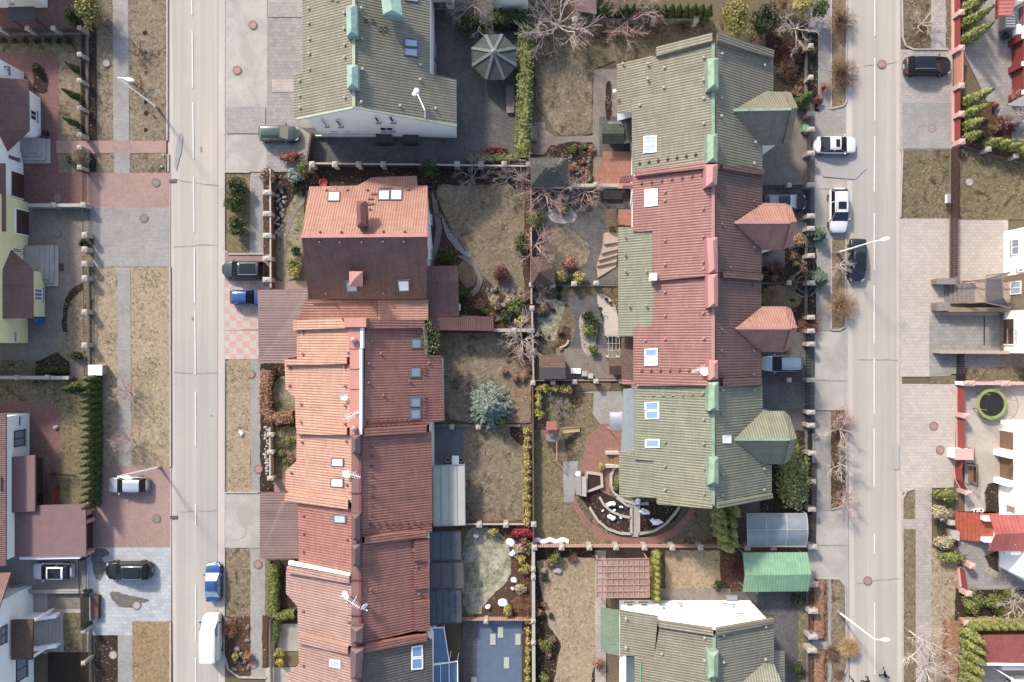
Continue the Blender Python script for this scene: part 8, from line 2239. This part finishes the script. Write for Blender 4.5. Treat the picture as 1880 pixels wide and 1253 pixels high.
t=thing('wall_lamp','white globe lamp on a pole at the upper west corner of the green terrace','lamp',P(1122,197));a,b=P(1124,196),P(1128.5,168,5.5);a.z=0;a=Vector((b.x-.1,b.y-.3,0));mb=MB();mb.tube(a,b,.05,.04,8);mb.build('pole',M['metal_grey'],t);mb=MB();mb.blob(b,(.22,.22,.2),12,8,0);mb.build('globe',M['metal_white'],t,smooth=True)
t=thing('outbuilding','white walled outbuilding with dark window at the top edge','outbuilding',P(812,0));block(t,'cream_wall',q('790,-120 838,-120 834,18 790,18'),3.2);flat_roof(t,'metal_grey',q('786,-120,3.3 834,-120,3.3 832,2,3.3 788,2,3.3'),.12);win_y(t,796,5,820,14,18,-1,frame='metal_dark',pane='pane_dark')
t=thing('house','blue grey shaded house end at the top edge above the dark hedge','house',P(940,0));block(t,'white_wall',q('902,-120 978,-120 968,22 925,24 904,16'),6.0);win_y(t,914,12,927,20,22,-1,pane='pane_dark',bars=0);flat_roof(t,'metal_grey',q('905,-120,6.1 972,-120,6.1 966,-25,6.1 908,-25,6.1'),.15)
t=thing('outbuilding','maroon shingled roof corner at the top edge behind slatted fence','outbuilding',P(1080,0));roof(t,M['roof_mauve'],W(q('1047,-80,3.2 1095,-80,3.2 1095,26,2.6 1056,20,2.6')));block(t,'cream_wall',q('1054,-80 1092,-80 1090,18 1058,15'),2.4)
for k,(x,y)in enumerate([(919,1160),(905,1173),(951,1173),(930,1216),(870,1252)]):
 b=P(x,y);t=thing('paving_slab','pale slab on the blue sheeting, %s from the top'%ordinal(k),'slab',b,'pale slabs on the blue sheeting');mb=MB();mb.box((b.x,b.y,.2),(.6,1.2,.08));mb.build('slab_body',M['roof_sage'],t)
rnd=random.Random(21)
protos={}
for area,n,mats,lb in(((984,1012,1018,1240),12,('twig_brown','dark_leaf','twig_pale'),'small winter plant in the dark bed of the long straw lawn'),((1048,268,1086,340),12,('twig_brown','hedge_leaf','rust_leaf'),'small winter plant around the little pond garden'),((948,985,974,1128),10,('twig_red','hedge_leaf','rust_leaf'),'small winter plant in the red soil garden'),((1402,462,1480,606),16,('twig_brown','dark_leaf','hedge_leaf','rust_leaf'),'small winter plant in the shaded front garden'),((1410,66,1496,200),18,('dark_leaf','twig_red','twig_brown','pine'),'small dark plant in the corner shrub garden'),((882,530,968,598),14,('twig_brown','twig_pale','hedge_leaf','rust_leaf'),'small winter plant in the rockery'),((985,530,1040,640),9,('dark_leaf','twig_brown'),'small winter plant in the island garden'),((505,322,556,350),6,('dark_leaf','twig_brown'),'small plant among the rock garden stones'),((925,640,972,700),8,('rust_leaf','twig_brown'),'small brown plant under the pale bare tree'),((1775,1086,1870,1132),8,('hedge_leaf','twig_pale'),'small plant in the lower right corner bed'),((1790,192,1850,256),8,('twig_red','twig_brown'),'small plant in the reddish bed'),((505,790,540,870),6,('hedge_leaf','twig_brown'),'small plant beside the pinkish fence')):
 x0,y0,x1,y1=area
 for k in range(n):
  m_=rnd.choice(mats);x,y=rnd.uniform(x0,x1),rnd.uniform(y0,y1);b=P(x,y);b.z=.07
  if m_ not in protos:
   protos[m_]=bush('bed_plant',lb,'plant',x,y,7,M[m_],.6,150,.08,group=lb,base=True)
  else:
   f=rnd.uniform(.6,1.5);dup(protos[m_],b,rnd.random()*6.28,lb,(f,f*rnd.uniform(.8,1.2),f*rnd.uniform(.7,1.3)),lb)
# light, sky, camera
W_=bpy.data.worlds.new('World');SC.world=W_;W_.use_nodes=True
nt=W_.node_tree
bg=next(n for n in nt.nodes if n.type=='BACKGROUND')
sky=nt.nodes.new('ShaderNodeTexSky');sky.sky_type='NISHITA';sky.sun_disc=False
SUN_EL,SHADOW=37.0,(.68,-1.0)
az=math.atan2(-SHADOW[0],-SHADOW[1])
sky.sun_elevation=R(SUN_EL);sky.sun_rotation=az
sky.air_density=1.0;sky.dust_density=2.0;sky.ozone_density=1.0
nt.links.new(sky.outputs[0],bg.inputs[0]);bg.inputs[1].default_value=.15
sl=bpy.data.lights.new('sun','SUN');sl.energy=2.4;sl.angle=R(5);sl.color=(1,.93,.81)
so=bpy.data.objects.new('sun',sl);COL.objects.link(so);so.location=(0,0,60)
d=Vector((SHADOW[0],SHADOW[1],0)).normalized()*math.cos(R(SUN_EL))-Vector((0,0,math.sin(R(SUN_EL))))
so.rotation_euler=d.to_track_quat('-Z','Y').to_euler()
cam=bpy.data.cameras.new('camera');co=bpy.data.objects.new('camera',cam);COL.objects.link(co)
co.location=(0,0,H);co.rotation_euler=(0,0,0)
cam.sensor_width=36;cam.angle=2*math.atan(940*S/H)
cam.clip_start=1;cam.clip_end=4000
SC.camera=co
SC.view_settings.view_transform='Standard';SC.view_settings.look='None'
SC.view_settings.exposure=1.27;SC.view_settings.gamma=1
SC.render.engine='CYCLES'
SC.cycles.max_bounces=6;SC.cycles.transparent_max_bounces=12
